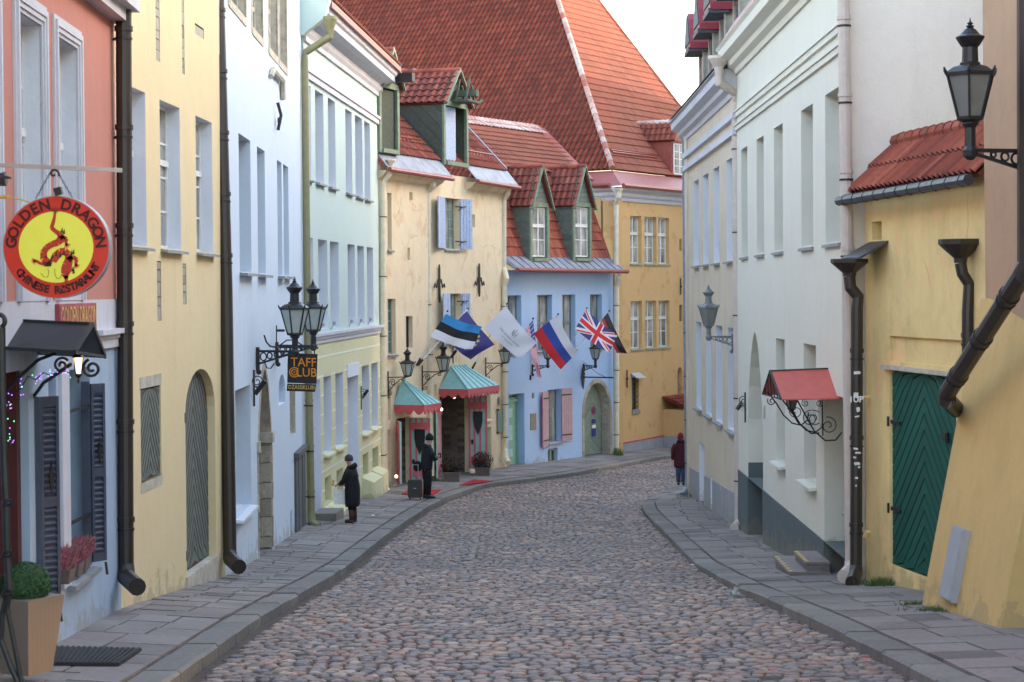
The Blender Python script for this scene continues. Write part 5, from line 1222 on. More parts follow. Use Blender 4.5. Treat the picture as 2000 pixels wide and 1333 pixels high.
# ---- unseen houses added round the bend and behind, blocking sun from the street
def block(name, label, x0, x1, y0, y1, ze, zr, hipn=0, hipf=0):
    t = thing(name, label, 'building', (x0, y0, G(x0, y0)))
    m = MB(); c = [V((x0,y0,B)), V((x1,y0,B)), V((x1,y1,B)), V((x0,y1,B))]; e = [V((p.x, p.y, ze)) for p in c]
    for i in range(4): j = (i+1) % 4; m.poly(c[i], c[j], e[j], e[i])
    m.build('wall', 'greycream', t)
    xm = (x0+x1)/2; r0, r1 = V((xm, y0+hipn, zr)), V((xm, y1-hipf, zr)); m = MB()
    m.poly(e[0], r0, r1, e[3]); m.poly(e[1], e[2], r1, r0); m.poly(e[0], e[1], r0); m.poly(e[3], r1, e[2]); m.build('roof', 'slate', t)
block('bend_shade_house', 'unseen plain house added round the bend to shade the street', 13, 22, 61.5, 74, 6.0, 12.5)
block('corner_shade_house', 'unseen tall house added beyond the bend, shaped to shade the ochre house', 19.5, 29, 76, 104, 10, 15.5, 0, 11)
block('courtyard_shade_house', 'unseen house added behind the low yellow gatehouse to block stray sun', 11.5, 21, 25.4, 30.1, 8.5, 11)  # added to stop low sun reaching the restaurant front
# ---- low yellow gate building
pA, pB = pd(1691, 1142, 30.15), pd(1942, 1195, 25.2)
WZ = Wall(pB, pA); 
if WZ.n.x > 0: WZ.n = -WZ.n
bZ = thing('low_yellow_house', 'low aged yellow gatehouse with a green herringbone door and a small red tile roof', 'building', base_of(WZ, 3))
LZ = WZ.L
gd = WZ.rect(1738, 1868, 722, 1105, at=1741); gd['z1'] = WZ.z(1741, 722); gd['z0'] = WZ.z(1741, 1103)-.0; gd['d'] = .1
ho = WZ.rect(1703, 1722, 434, 470); ho['d'] = .4
rc = WZ.rect(1748, 1880, 655, 690, at=1750); rc['d'] = .05; rc['s1'] = max(rc['s1'], gd['s1'])
zr = WZ.z(1692, 385)
facade('wall', 'yellow2', bZ, WZ, 0, LZ, B, zr+.1, [gd, ho, dict(rc, z0=gd['z1']+.12, z1=WZ.z(1750, 657))], T=.5)
blank(bZ, WZ, dict(rc, z0=gd['z1']+.12, z1=WZ.z(1750, 657)), .05, 'yellow2', 'recess_back')
for q in (ho,): blank(bZ, WZ, q, .4, 'dark', 'vent_back')
chevron(bZ, WZ, gd['s0'], gd['s1'], gd['z0'], gd['z1'], -.07, 'tealdoor', .03, 'dark', .22, .95, nm='gate_door')
m = MB(); m.wb(WZ, gd['s0']-.1, gd['s1']+.2, -.1, .07, gd['z1'], gd['z1']+.06); m.build('door_lintel', 'stone_flat', bZ)
for v in (825, 995): hinge(bZ, WZ, gd['s1']+.04, WZ.z(1745, v), -.03, .42, -1)
hinge(bZ, WZ, gd['s0']+.35, WZ.z(1745, 835), -.03, .3, 1)
m = MB(); a, b = ho['s0']-.3, ho['s1']+.12; z = WZ.z(1705, 475); m.box8([WZ.P(a,0,z-.02), WZ.P(b,0,z-.02), WZ.P(b,.42,z-.24), WZ.P(a,.42,z-.24), WZ.P(a,0,z+.02), WZ.P(b,0,z+.02), WZ.P(b,.42,z-.21), WZ.P(a,.42,z-.21)]); m.build('vent_hood', 'zincdark', bZ)
for v, o in ((776, .1), (1040, .06)):
    s_, z_ = WZ.px(1699, v); m = MB(); m.tube([WZ.P(s_, 0, z_), WZ.P(s_, o, z_), WZ.P(s_, o+.02, z_-.08)], .03, 6); m.build('wall_peg', 'yellow2', bZ)
uz = (-WZ.n*.70+V((0,0,.714))).normalized(); Oz = WZ.P(-.05, .22, zr+.06)
tile_roof(bZ, Oz, WZ.t, uz, [(0, 0), (LZ+.1, 0), (LZ+.1, .98), (0, .98)], .19, .49, 'tile', limit=120, roll=.05)
ridge_caps(bZ, Oz+uz*1.02+V((0,0,.03)), Oz+uz*1.02+WZ.t*(LZ+.05)+V((0,0,.03)), .12, .3, 'tile')
m = MB(); a, b = WZ.P(-.05, .34, zr-.02), WZ.P(LZ+.15, .34, zr-.05); m.tube([a, b], .075, 8); m.build('gutter', 'zincdark', bZ)
k = .2
while k < LZ: m = MB(); c = a+(b-a)*(k/LZ); m.tube([c-WZ.t*.02, c+WZ.t*.02], .083, 8); m.build('gutter_bracket', 'zincdark', bZ); k += .45
m = MB(); m.wb(WZ, 0, LZ, -2.5, -.5, B, zr+.3); m.build('rear_wall', 'yellow2', bZ)
# ---- near house: brownish tall wall with battered buttress
qf, qn = pd(1797, 1200, 25.2), pd(1952, 1244, 22.0)
bt = thing('buttressed_house', 'brownish pink tower-like wall with a sloping tan yellow buttress at the right edge', 'building', (qf.x+.5, 23.5, qf.z))
zu = (568-590)/4000*25.0; XF, XN = pd(1922, 590, 25.0).x, pd(1922, 590, 25.0).x+.12
rate = (XF-qf.x)/(zu-qf.z)
xn0 = qn.x; xn1 = qn.x+rate*(zu-qn.z)
m = MB(); zb_ = B
def bp(x, y, z, x0, z0): return V((x0+rate*(z-z0), y, z))
F0, F1 = V((qf.x-rate*1.5, qf.y, qf.z-1.5)), V((XF, qf.y, zu)); N0, N1b = V((xn0-rate*1.5, qn.y, qn.z-1.5)), V((xn1, qn.y, zu))
m.box8([F0, N0, V((xn1+4, qn.y, N0.z)), V((XF+4, qf.y, F0.z)), F1, N1b, V((xn1+4, qn.y, zu)), V((XF+4, qf.y, zu))]); m.build('buttress', 'tan', bt)
m = MB(); m.box8([V((XF+.02, 25.0, zu-.3)), V((xn1+.3, 5.0, -7)), V((21, 5, -7)), V((21, 25.0, zu-.3)), V((XF-.06, 25.0, 9)), V((xn1+.2, 5.0, 9)), V((21, 5, 9)), V((21, 25.0, 9))]); m.build('upper_wall', 'brownpink', bt)
m = MB(); s_ = V((pd(1928, 320, 24.9).x, 24.9, 0)); 
m.beam(pd(1926, 270, 24.95), pd(1929, 325, 24.95), .03); m.build('iron_strip', 'iron', bt)
# utility box on the buttress face
eu = (N0-F0); fn_ = (F1-F0).cross(N0-F0).normalized(); fn_ = fn_ if fn_.x < 0 else -fn_
pc = plane_pt(1872, 1103, F0, fn_); sl_up = (F1-F0).normalized(); al = (N0-F0).normalized(); al = (al-sl_up*al.dot(sl_up)).normalized()
m = MB(); m.obox(pc+fn_*.04, al*.25, sl_up*.43, fn_*.04); m.obox(pc+fn_*.09, al*.22, sl_up*.41, fn_*.012)
ub = m.build('utility_box', 'plastic', None, 'narrow pale grey utility box fixed to the sloping tan buttress', 'utility box')
# ================================================================== DRAINPIPES
def downpipe(label, pts, r, mat, hopper=None, shoe=None, ncol=5, seg=None):
    t = thing('downpipe', label, 'drainpipe', min(pts, key=lambda p: p[2]), 'rainwater pipes on the house fronts')
    m = MB(); m.tube(pts, r, 12); m.build('pipe', mat, t, smooth=False)
    L_ = [(V(a), V(b)) for a, b in zip(pts, pts[1:])]; a, b = max(L_, key=lambda q: (q[0]-q[1]).length)
    for i in range(ncol):
        c = a+(b-a)*((i+.5)/ncol); d = (b-a).normalized(); m = MB(); m.tube([c-d*.03, c+d*.03], r*1.16, 12); m.build('pipe_collar', mat, t)
        m = MB(); c2 = c+d*.12; m.tube([c2-d*.015, c2+d*.015], r*1.12, 10); m.beam(c2, c2+(V((-.25, .1, 0)) if c2.x < 3 and c2.y < 60 else V((.1, .28, 0))), .03); m.build('pipe_bracket', 'iron', t)
    if hopper is not None:
        h = V(hopper[0]); rr, hh = hopper[1], hopper[2]; m = MB(); m.lathe(h, [(r*1.1, 0), (r*1.15, hh*.2), (rr, hh*.75), (rr*1.05, hh*.78), (rr*1.05, hh), (rr*.9, hh)], 14); m.build('hopper', mat, t)
    if shoe is not None:
        m = MB(); m.tube(shoe, [r*1.05, r*1.12, r*1.12], 12); m.build('pipe_shoe', mat, t)
    return t
def PP(*l): return [pd(*q) for q in l]
downpipe('thick dark brown downpipe between the pink restaurant house and the pale yellow house', PP((241, -40, 24.6), (246, 1110, 24.6)), .095, 'brown', shoe=PP((246, 1105, 24.6), (247, 1128, 24.5), (268, 1147, 24.0)), ncol=6)
downpipe('dark brown downpipe with a pale sticker between the pale yellow house and the white house', PP((424, -40, 32.2), (441, 560, 32.0), (449, 1085, 31.8)), .105, 'brown', shoe=PP((449, 1080, 31.8), (450, 1092, 31.7), (467, 1108, 31.3)), ncol=5)
downpipe('olive green downpipe with hopper and bent neck on the mint house corner', PP((645, 62, 47.6), (645, 72, 47.6), (596, 103, 47.6), (595, 120, 47.6), (600, 560, 47.6), (608, 1005, 47.5)), .085, 'greenpipe', hopper=(pd(645, 62, 47.6), .16, .34), shoe=PP((608, 1000, 47.5), (609, 1022, 47.4), (621, 1031, 47.0)), ncol=5)
downpipe('cream downpipe at the left end of the cream hotel front', PP((763, 322, 62.0), (760, 340, 62.0), (748, 358, 62.0), (747, 940, 61.9)), .09, 'creampipe', hopper=(pd(763, 322, 62), .15, .15), shoe=PP((748, 935, 61.9), (749, 948, 61.7), (757, 962, 61.3)))
downpipe('cream downpipe passing between the two aqua porches of the hotel', PP((848, 345, 65.6), (846, 362, 65.6), (836, 376, 65.8), (836, 540, 65.8), (843, 930, 65.5)), .09, 'creampipe', hopper=(pd(848, 345, 65.6), .15, .15), ncol=4)
downpipe('cream downpipe between the cream hotel and the blue house', PP((994, 365, 72.2), (992, 378, 72.2), (984, 392, 72.3), (984, 522, 72.3), (990, 545, 72.0), (985, 560, 72.1), (987, 880, 72.0)), .09, 'creampipe', hopper=(pd(993, 366, 72.2), .15, .18), shoe=PP((987, 878, 72), (988, 895, 71.8), (993, 905, 71.5)))
downpipe('cream downpipe between the blue house and the ochre house', PP((1209, 375, 79.6), (1208, 385, 79.6), (1203, 400, 79.8), (1203, 525, 79.8), (1209, 545, 79.5), (1204, 560, 79.7), (1204, 875, 79.6)), .10, 'creampipe', hopper=(pd(1209, 377, 79.6), .16, .16))
downpipe('grey-blue downpipe at the far corner of the grey-cream house', PP((1324, 240, 60.6), (1325, 252, 60.6), (1338, 275, 60.4), (1340, 600, 60.2), (1344, 940, 60.0)), .09, 'greypipe', hopper=(pd(1324, 242, 60.6), .17, .22), shoe=PP((1344, 935, 60), (1344, 955, 59.9), (1333, 968, 59.4)), ncol=4)
downpipe('pinkish cream downpipe with big hopper between the grey-cream house and the off-white house', PP((1404, 138, 45.6), (1404, 162, 45.6), (1436, 182, 45.9), (1437, 200, 46.0), (1443, 1010, 46.0)), .095, 'pinkpipe', hopper=(pd(1404, 138, 45.6), .23, .32), shoe=PP((1443, 1005, 46), (1444, 1022, 45.9), (1434, 1032, 45.4)), ncol=5)
downpipe('wide pinkish grey downpipe at the near corner of the off-white house', PP((1647, -40, 30.1), (1656, 560, 30.1), (1663, 1105, 30.0)), .092, 'pinkpipe', shoe=PP((1663, 1100, 30), (1662, 1112, 29.9), (1648, 1127, 29.5)), ncol=4)
tD = downpipe('dark brown downpipe with funnel and peeling stickers left of the green door', PP((1659, 540, 29.6), (1661, 562, 29.6), (1676, 580, 29.6), (1674, 600, 29.6), (1672, 1110, 29.6)), .088, 'brown', hopper=(pd(1659, 540, 29.6), .26, .25), shoe=PP((1672, 1108, 29.6), (1671, 1122, 29.5), (1664, 1138, 29.2)), ncol=3)
random.seed(5)
for (v, w_, h_, du) in ((728, .09, .04, 0), (772, .07, .08, -2), (800, .05, .07, 2), (813, .07, .02, 0), (876, .07, .03, -3), (884, .08, .03, 2), (893, .04, .03, -5), (905, .09, .04, 0), (912, .03, .03, 4), (933, .04, .03, -1), (948, .02, .03, -2)):
    c = pd(1672+du, v, 29.6)+V((0, -.093, 0)); m = MB(); a = random.uniform(-.2, .2)
    pts = [(random.uniform(.8, 1.1)*w_/2*x, random.uniform(.8, 1.1)*h_/2*z) for x, z in ((-1,-1), (1,-1), (1.1,.1), (.9,1), (-1,1))]
    m.prism([c+V((x*math.cos(a)-z*math.sin(a), 0, x*math.sin(a)+z*math.cos(a))) for x, z in pts], (0, .012, 0)); m.build('sticker', 'white_line', tD)
c = pd(1670, 785, 29.6)+V((0, -.094, 0)); m = MB(); text_mb(m, '1UP', .12, lambda x, y: c+V((x, 0, y)), bold=.004); m.build('sticker_lettering', 'paper', tD)
downpipe('dark brown funnel and short neck in front of the yellow wall beside the buttress', PP((1876, 514, 25.9), (1880, 535, 25.9), (1893, 556, 25.9), (1890, 610, 25.9), (1890, 700, 25.9)), .075, 'brown', hopper=(pd(1876, 514, 25.9), .27, .30), ncol=1)
downpipe('fat dark brown pipe coming down the brownish wall and slanting across the buttress', PP((2005, -40, 21.6), (2006, 512, 21.6), (1998, 535, 21.6), (1850, 768, 24.6), (1850, 782, 24.6), (1868, 800, 25.2)), .105, 'brown', ncol=3)
m = MB(); m.tube(PP((1668, -20, 30.4), (1672, 1130, 30.2)), .016, 6); m.build('conduit', 'irongrey', None, 'thin grey cable conduit beside the wide pinkish downpipe', 'conduit')
# ================================================================== LANTERNS
def lantern_parts(t, base, h, n=6, iron='iron', glass='lampglass', rot=.26):
    """h = height of the lantern from cage foot to finial tip; base = foot of the cage"""
    b = V(base); k = h
    m = MB(); r0, r1 = .135*k, .255*k; z0, z1 = 0, .44*k
    def ring(r, z): return [b+V((r*math.cos(2*math.pi*i/n+rot), r*math.sin(2*math.pi*i/n+rot), z)) for i in range(n)]
    A, Bq = ring(r0, z0), ring(r1, z1)
    for i in range(n):
        m.beam(A[i], Bq[i], .022*k); m.beam(A[i], A[(i+1) % n], .028*k); m.beam(Bq[i], Bq[(i+1) % n], .03*k)
        m.tube([Bq[i]+V((0,0,.0)), b+(Bq[i]-b)*1.0+V(((Bq[i]-b).x*.10, (Bq[i]-b).y*.10, .035*k)), b+(Bq[i]-b)+V(((Bq[i]-b).x*.15, (Bq[i]-b).y*.15, .075*k))], [.022*k, .018*k, .008*k], 5)
    m.lathe(b, [(r0*.5, -.05*k), (r0*1.08, -.02*k), (r0*1.08, .0), (r0*.4, .0)], n, rot); cg = m.build('lantern_cage', iron, t)
    A2, B2 = ring(r0*.97, z0+.01), ring(r1*.97, z1-.01)
    for i in range(n):
        j = (i+1) % n; g = MB(); g.poly(A2[i], A2[j], B2[j], B2[i]); g.build('pane', glass, cg)
    m = MB(); m.lathe(b, [(r1*1.08, z1), (r1*1.08, z1+.02*k), (r1*.75, z1+.075*k), (r1*.45, z1+.10*k), (r1*.45, z1+.12*k), (.085*k, z1+.13*k)], n, rot); m.build('lantern_roof', iron, t)
    m = MB(); z = z1+.12*k; m.lathe(b, [(.085*k, z), (.08*k, z+.16*k), (.10*k, z+.18*k), (.145*k, z+.25*k), (.15*k, z+.265*k), (.10*k, z+.29*k), (.06*k, z+.34*k)], 12); m.build('chimney', iron, t)
    m = MB(); z += .34*k; m.lathe(b, [(.06*k, z), (.03*k, z+.02*k), (.045*k, z+.035*k), (.018*k, z+.05*k), (.035*k, z+.065*k), (.012*k, z+.08*k), (.002, z+.125*k)], 8); m.build('finial', iron, t)
def lamp(label, u, vb, d, h, wall_pt, style='cast', iron='iron', glass='lampglass', group='wall lanterns along the street', drop=.32):
    b = pd(u, vb, d); t = thing('street_lantern', label, 'lantern', b, group); lantern_parts(t, b, h, iron=iron, glass=glass)
    k = h; w_ = V(wall_pt); m = MB()
    if style == 'cast':
        j = b+V((0,0,-drop*k)); w_.z = j.z
        m.tube([b, b+V((0,0,-.06*k)), b+V((0,0,-.1*k)), j], [.07*k, .09*k, .055*k, .06*k], 8); m.lathe(j, [(.03*k, -.1*k), (.07*k, -.06*k), (.08*k, 0), (.05*k, .06*k)], 8)
        d_ = w_-j; L = d_.length; x = d_.normalized()
        m.beam(j, w_, .05*k, .04*k); e = w_+V((0,0,-.24*k)); m.beam(j+V((0,0,-.02)), e, .05*k, .03*k)
        for i in range(2, 6):
            c = j+d_*(i/6)+V((0,0,-.24*k*(i/6)*.5)); r = .24*k*(i/6)*.36; m.tube([c+x*(r*math.cos(q*math.pi/5))+V((0,0,r*math.sin(q*math.pi/5))) for q in range(11)], .014*k, 5, cap=False)
        m.beam(w_+V((0,0,.07*k)), w_+V((0,0,-.36*k)), .09*k, .07*k); m.ball(w_+V((0,0,-.38*k))-x*.04, .05*k, 6)
    else:
        w_.z = b.z-.04*k; d_ = w_-b; x = d_.normalized(); zz = V((0,0,1))
        m.tube([b+zz*-.05*k, w_+zz*-.0], .022*k, 6); m.tube([b-zz*.06*k+d_*.1, b-zz*.12*k+d_*.4, b-zz*.32*k+d_*.75, w_-zz*.52*k], .018*k, 6)
        m.beam(w_+zz*.22*k, w_-zz*.75*k, .04*k, .03*k)
        m.tube(spiral(w_-d_*.22-zz*.2*k, x, zz, .13*k, 1.5), .014*k, 5); m.tube(spiral(b+d_*.18-zz*.12*k, x, zz, .07*k, 1.3, sgn=-1), .012*k, 5); m.tube(spiral(w_-d_*.1-zz*.58*k, x, zz, .08*k, 1.3, a0=2), .012*k, 5)
    m.build('bracket_arm', iron, t); return t
gp = 'wall lanterns along the street'
lamp('large black lantern on a cast arm in front of the brownish wall at top right', 1895, 231, 21.6, 1.03, pd(2030, 310, 21.8), glass='lampdim', drop=.33)
wp = WW.P(*[WW.s(500, 700), .02, 0]); lamp('nearer of the two black lanterns above the club sign', 576, 652, 36.6, 1.0, wp)
wp = WW.P(*[WW.s(538, 690), .02, 0]); lamp('further black lantern of the pair above the club sign', 612, 645, 40.3, .98, wp)
lamp('grey lantern on a short cast arm on the grey-cream house', 1384, 635, 46.6, .90, WX.P(WX.s(1434, 665), .02, 0), iron='irongrey', glass='lampdim', drop=.3)
lamp('black lantern on scroll arm, leftmost of the three over the hotel porches', 796, 734, 63.0, .86, WC.P(WC.s(757, 745), .02, 0), 'scroll')
lamp('black lantern on scroll arm between the two aqua hotel porch roofs', 866, 724, 65.2, .90, WC.P(WC.s(824, 745), .02, 0), 'scroll')
lamp('black lantern on scroll arm right of the larger hotel porch, under the white flag', 987, 708, 70.2, .86, WC.P(WC.s(948, 720), .02, 0), 'scroll')
lamp('black lantern on the blue house partly hidden by the white-blue-red flag', 1070, 700, 74.3, .86, WB.P(WB.s(1038, 712), .02, 0))
lamp('black lantern on the blue house below the red-white-blue crossed flag', 1163, 701, 76.9, .86, WB.P(WB.s(1139, 712), .02, 0))
# small black spotlights on scroll brackets
def spot(label, u, v, d, wall_pt, L=.32):
    c = pd(u, v, d); t = thing('facade_spotlight', label, 'spotlight', c, 'small black facade spotlights'); m = MB(); m.tube([c+V((-.1,0,-.13))*L*3, c+V((.1,0,.13))*L*3], .045, 8); m.build('lamp_head', 'iron', t)
    w_ = V(wall_pt); m = MB(); w_.z = c.z; m.beam(w_+V((0,0,.3)), w_-V((0,0,.35)), .03); m.tube([w_, c], .015, 5); m.tube(spiral((w_+c)/2+V((0,0,.1)), (1,0,0), (0,0,1), .11, 1.4), .01, 5); m.build('scroll_bracket', 'iron', t)
spot('small black spotlight on scroll bracket left of the pointed stone portal', 508, 757, 36.2, WW.P(WW.s(494, 750), .02, 0), .3)
spot('small black spotlight on scroll bracket beside the mint house doorway', 711, 772, 58.3, WM.P(WM.s(702, 770), .05, 0), .38)
spot('small black spotlight at the pinkish downpipe of the grey-cream house', 1447, 790, 45.0, WX.P(WX.s(1457, 790), .02, 0), .3)
spot('small black spotlight above the larger hotel porch', 886, 692, 66.4, WC.P(WC.s(884, 690), .02, 0), .3)
# ================================================================== AWNINGS ON THE HOTEL
def awning(label, W, uL, vE, wS, o, uR0, apex_a, apex_b, vT, seams):
    s0 = W.s(uL, vE); zE = W.z(uL, vE); s1 = s0+wS; zT = W.z(uR0, vT); t = thing('porch_roof', label, 'awning', W.P(s0, 0, zE), 'aqua porch roofs of the hotel')
    a, b = s0+apex_a, s0+apex_b; T_ = [W.P(a, .12, zT), W.P(b, .12, zT)]; c = [W.P(s0, 0, zE), W.P(s0, o, zE-.0), W.P(s1, o, zE), W.P(s1, 0, zE)]
    m = MB(); m.poly(c[0], c[1], T_[0]); m.build('roof_panel', 'aqua', t)
    for i in range(seams):
        f0, f1 = i/seams, (i+1)/seams; m = MB(); q = [c[1]+(c[2]-c[1])*f0, c[1]+(c[2]-c[1])*f1, T_[0]+(T_[1]-T_[0])*f1, T_[0]+(T_[1]-T_[0])*f0]
        if i == seams-1: pass
        m.prism(q, V((0,0,-.012))); m.build('roof_panel', 'aqua', t)
        m = MB(); m.beam(q[0]+V((0,0,.015)), q[3]+V((0,0,.015)), .035, .035); m.build('standing_seam', 'aqua', t)
    m = MB(); m.poly(c[2], c[3], T_[1]); m.build('roof_panel', 'aqua', t); m = MB(); m.beam(T_[0], T_[1]+W.t*.02, .06, .06); m.beam(c[1], T_[0], .035, .035); m.build('ridge_strip', 'aqua', t)
    # scalloped valance
    def val(p, q, nn):
        L_ = (q-p).length; k = max(2, round(L_/.30)); e = (q-p)/k; inn = nn.normalized()*-.02
        for i in range(k):
            g = p+e*i; pts = [g, g+e]+[g+e*(1-j/8)+V((0,0,-.16-.14*math.sin(math.pi*j/8))) for j in range(9)]; m = MB(); m.prism(pts, inn); m.build('valance_scallop', 'awnpink', t)
    val(c[0], c[1], -W.t); val(c[1], c[2], W.n); val(c[2], c[3], W.t)
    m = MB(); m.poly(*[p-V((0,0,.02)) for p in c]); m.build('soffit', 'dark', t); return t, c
t1, c1_ = awning('smaller aqua porch roof with pink scalloped edge, left of the man with the suitcase', WC, 769, 791, 1.45, 1.0, 781, .38, .45, 741, 4)
t2, c2_ = awning('larger aqua porch roof with pink scalloped edge above the open hotel entrance', WC, 857, 760, 3.0, 1.0, 880, .8, 2.15, 716, 6)
for (u, v, d) in ((887, 776, 66.6), (774, 931, 61.6), (828, 800, 63.6), (862, 800, 65)):
    m = MB(); m.ball(pd(u, v, d), .045, 8); m.build('porch_bulb', 'bulb', None, {887: 'warm lit bulb under the larger aqua porch roof', 774: 'warm lit ground light beside the small porch door', 828: 'warm lit bulb under the smaller aqua porch roof', 862: 'warm lit bulb between the two aqua porches'}[u], 'lamp')
# door leaves
def leaf(hs, W, d, wd, z0, z1, base='aquapale', shield=True, lname='striped pale aqua and pink door leaf'):
    d = V(d).normalized(); nn = d.cross(V((0,0,1))); nn = nn if nn.y < 0 else -nn; p = W.P(hs, .02, 0)
    m = MB(); m.obox(p+d*wd/2+V((0,0,(z0+z1)/2)), d*wd/2, nn*.03, V((0,0,(z1-z0)/2))); lf = m.build('door_leaf', base, bC)
    for f in (.04, .32, .62, .95):
        m = MB(); m.obox(p+d*wd*f+V((0,0,(z0+z1)/2))+nn*.035, d*.035, nn*.008, V((0,0,(z1-z0)/2-.01))); m.build('pink_stripe', 'pinktrim', lf)
    for f in (.12, .86):
        m = MB(); m.obox(p+d*wd*.5+V((0,0,z0+(z1-z0)*f))+nn*.05, d*wd*.52, nn*.012, V((0,0,.12))); m.build('pink_rail', 'pinktrim', lf)
    if shield:
        c = p+d*wd*.5+V((0,0,z0+(z1-z0)*.66))+nn*.048; w2 = wd*.26; m = MB(); m.prism([c+d*x*w2+V((0,0,z)) for x, z in ((-1, .3), (-1, .0), (-.75, -.22), (0, -.5), (.75, -.22), (1, .0), (1, .3))], nn*.015); m.build('shield_emblem', 'iron', lf)
        m = MB(); m.obox(c+d*(-w2*1.2)+V((0,0,-.72)), d*.04, nn*.03, V((0,0,.07))); m.build('door_lock', 'iron', lf)
    return lf
f1 = base_of(WC, e1['s0']).z+.1; f2 = base_of(WC, e2['s0']).z+.1
leaf(e1['s1'], WC, WC.n+WC.t*.12, .66, f1, WC.z(805, 815)); leaf(e1['s0'], WC, WC.n*.55-WC.t*.9, .6, f1, WC.z(776, 822), shield=False)
leaf(e2['s1'], WC, WC.n+WC.t*.25, .62, f2, WC.z(916, 772)); leaf(e2['s0'], WC, WC.n*.25-WC.t*.9, 1.0, f2, WC.z(859, 782), shield=False)
s_, z_ = WC.px(976, 822); m = MB(); m.wb(WC, s_-.33, s_+.33, .04, .06, z_-.42, z_+.42); pq = m.build('glass_plaque', 'framegreen', bC)
for a in (-1, 1):
    for c in (-1, 1): m = MB(); m.wb(WC, s_+a*.3-.03, s_+a*.3+.03, 0, .08, z_+c*.4-.03, z_+c*.4+.03); m.build('plaque_bolt', 'iron', pq)
s_, z_ = WC.px(973, 784); m = MB(); m.prism([WC.P(s_+x, .02, z_+z) for x, z in ((-.1, .1), (-.1, -.05), (0, -.17), (.1, -.05), (.1, .1), (0, .16))], WC.n*.02); m.build('house_shield', 'irongrey', bC)
for (u0, v0, u1, v1) in ((856, 790, 845, 790), (800, 960, 800, 930)): pass
# ================================================================== PLANTS
def leafball(mb, c, rx, ry, rz, n, sz, shell_=.25, up=False):
    c = V(c)
    for i in range(n):
        th = random.uniform(0, 2*math.pi); z = random.uniform(-1, 1); q = math.sqrt(1-z*z); r = 1-random.random()**2*shell_
        d = V((q*math.cos(th), q*math.sin(th), z)); p = c+V((d.x*rx*r, d.y*ry*r, d.z*rz*r)); mb.cur = random.random()
        a = (d+V((random.uniform(-1, 1), random.uniform(-1, 1), random.uniform(-1, 1)))*.8).normalized(); b = a.orthogonal().normalized(); e = a.cross(b); s = sz*random.uniform(.6, 1.2)
        mb.poly(p-b*s*.5, p+e*s*.32+a*.0, p+b*s*.5, p-e*s*.32)
def hotelpot(label, u0, u1, vt, vb, bt_, bb, d):
    c = pd((u0+u1)/2, vb, d); w_ = (u1-u0)/4000*d/2; h = (vb-vt)/4000*d; t = thing('flower_planter', label, 'planter', c, 'brown planters at the hotel door')
    m = MB(); m.box8([c+V((x*w_*.92, y*w_*.92, 0)) for x, y in ((-1,-1), (1,-1), (1,1), (-1,1))]+[c+V((x*w_, y*w_, h)) for x, y in ((-1,-1), (1,-1), (1,1), (-1,1))]); m.build('planter_box', 'pot', t)
    m = MB(); m.box8([c+V((x*w_*1.05, y*w_*1.05, h-.06)) for x, y in ((-1,-1), (1,-1), (1,1), (-1,1))]+[c+V((x*w_*1.05, y*w_*1.05, h+.0)) for x, y in ((-1,-1), (1,-1), (1,1), (-1,1))]); m.build('planter_rim', 'pot', t)
    bc = pd((u0+u1)/2, (bt_+bb)/2, d); rz = (bb-bt_)/4000*d*.55; m = MB(); leafball(m, bc, w_*1.5, w_*1.4, rz, 700, .07, .6); m.build('shrub', 'leafdark', t)
    m = MB(); leafball(m, bc+V((0,0,rz*.2)), w_*1.52, w_*1.4, rz, 60, .04, .1); m.build('blossoms', 'awnpink', t)
hotelpot('brown square planter with dark shrub, left of the larger hotel entrance', 867, 898, 921, 949, 894, 924, 65.9)
hotelpot('brown square planter with dark red-tipped shrub, right of the red carpet', 928, 957, 912, 940, 884, 914, 68.6)
def flat(name, label, cat, px, mat, th=.015, d=None, parent=None, group=None):
    m = MB(); q = []
    for u, v in px:
        r = ray(u, v); y = 40.0
        for _ in range(60):
            p = r*(y/r.y); gz = G(p.x, p.y)+.006; y2 = gz/r.z*r.y; y = y+(y2-y)*.5
        p = r*(y/r.y); q.append(V((p.x, p.y, G(p.x, p.y)+.008)))
    m.prism([p+V((0,0,th)) for p in q], V((0,0,-th))); return m.build(name, mat, parent, label, cat, group)
flat('door_carpet', 'red carpet at the smaller porch behind the suitcase', 'carpet', [(784, 966), (846, 968), (861, 958), (802, 956)], 'carpet', .02)
flat('door_carpet', 'red carpet on the pavement before the larger hotel entrance', 'carpet', [(897, 949), (934, 949.5), (964, 941), (925, 938)], 'carpet', .02)
fm_ = flat('rubber_doormat', 'ribbed black rubber mat on the pavement beside the woven planter', 'doormat', [(90, 1300), (232, 1301), (277, 1271), (105, 1267)], 'rubber', .02)
q = [V(v.co)+fm_.location for v in fm_.data.vertices][:4]
for i in range(16):
    a = (i+.5)/16; m = MB(); m.beam(q[0]+(q[1]-q[0])*a+V((0,0,.004)), q[3]+(q[2]-q[3])*a+V((0,0,.004)), .03, .012); r_ = m.build('rib', 'rubber', fm_)
    r_.data.transform(Matrix.Translation(ORG[fm_.name]-fm_.location)) if (ORG[fm_.name]-fm_.location).length > 1e-6 else None
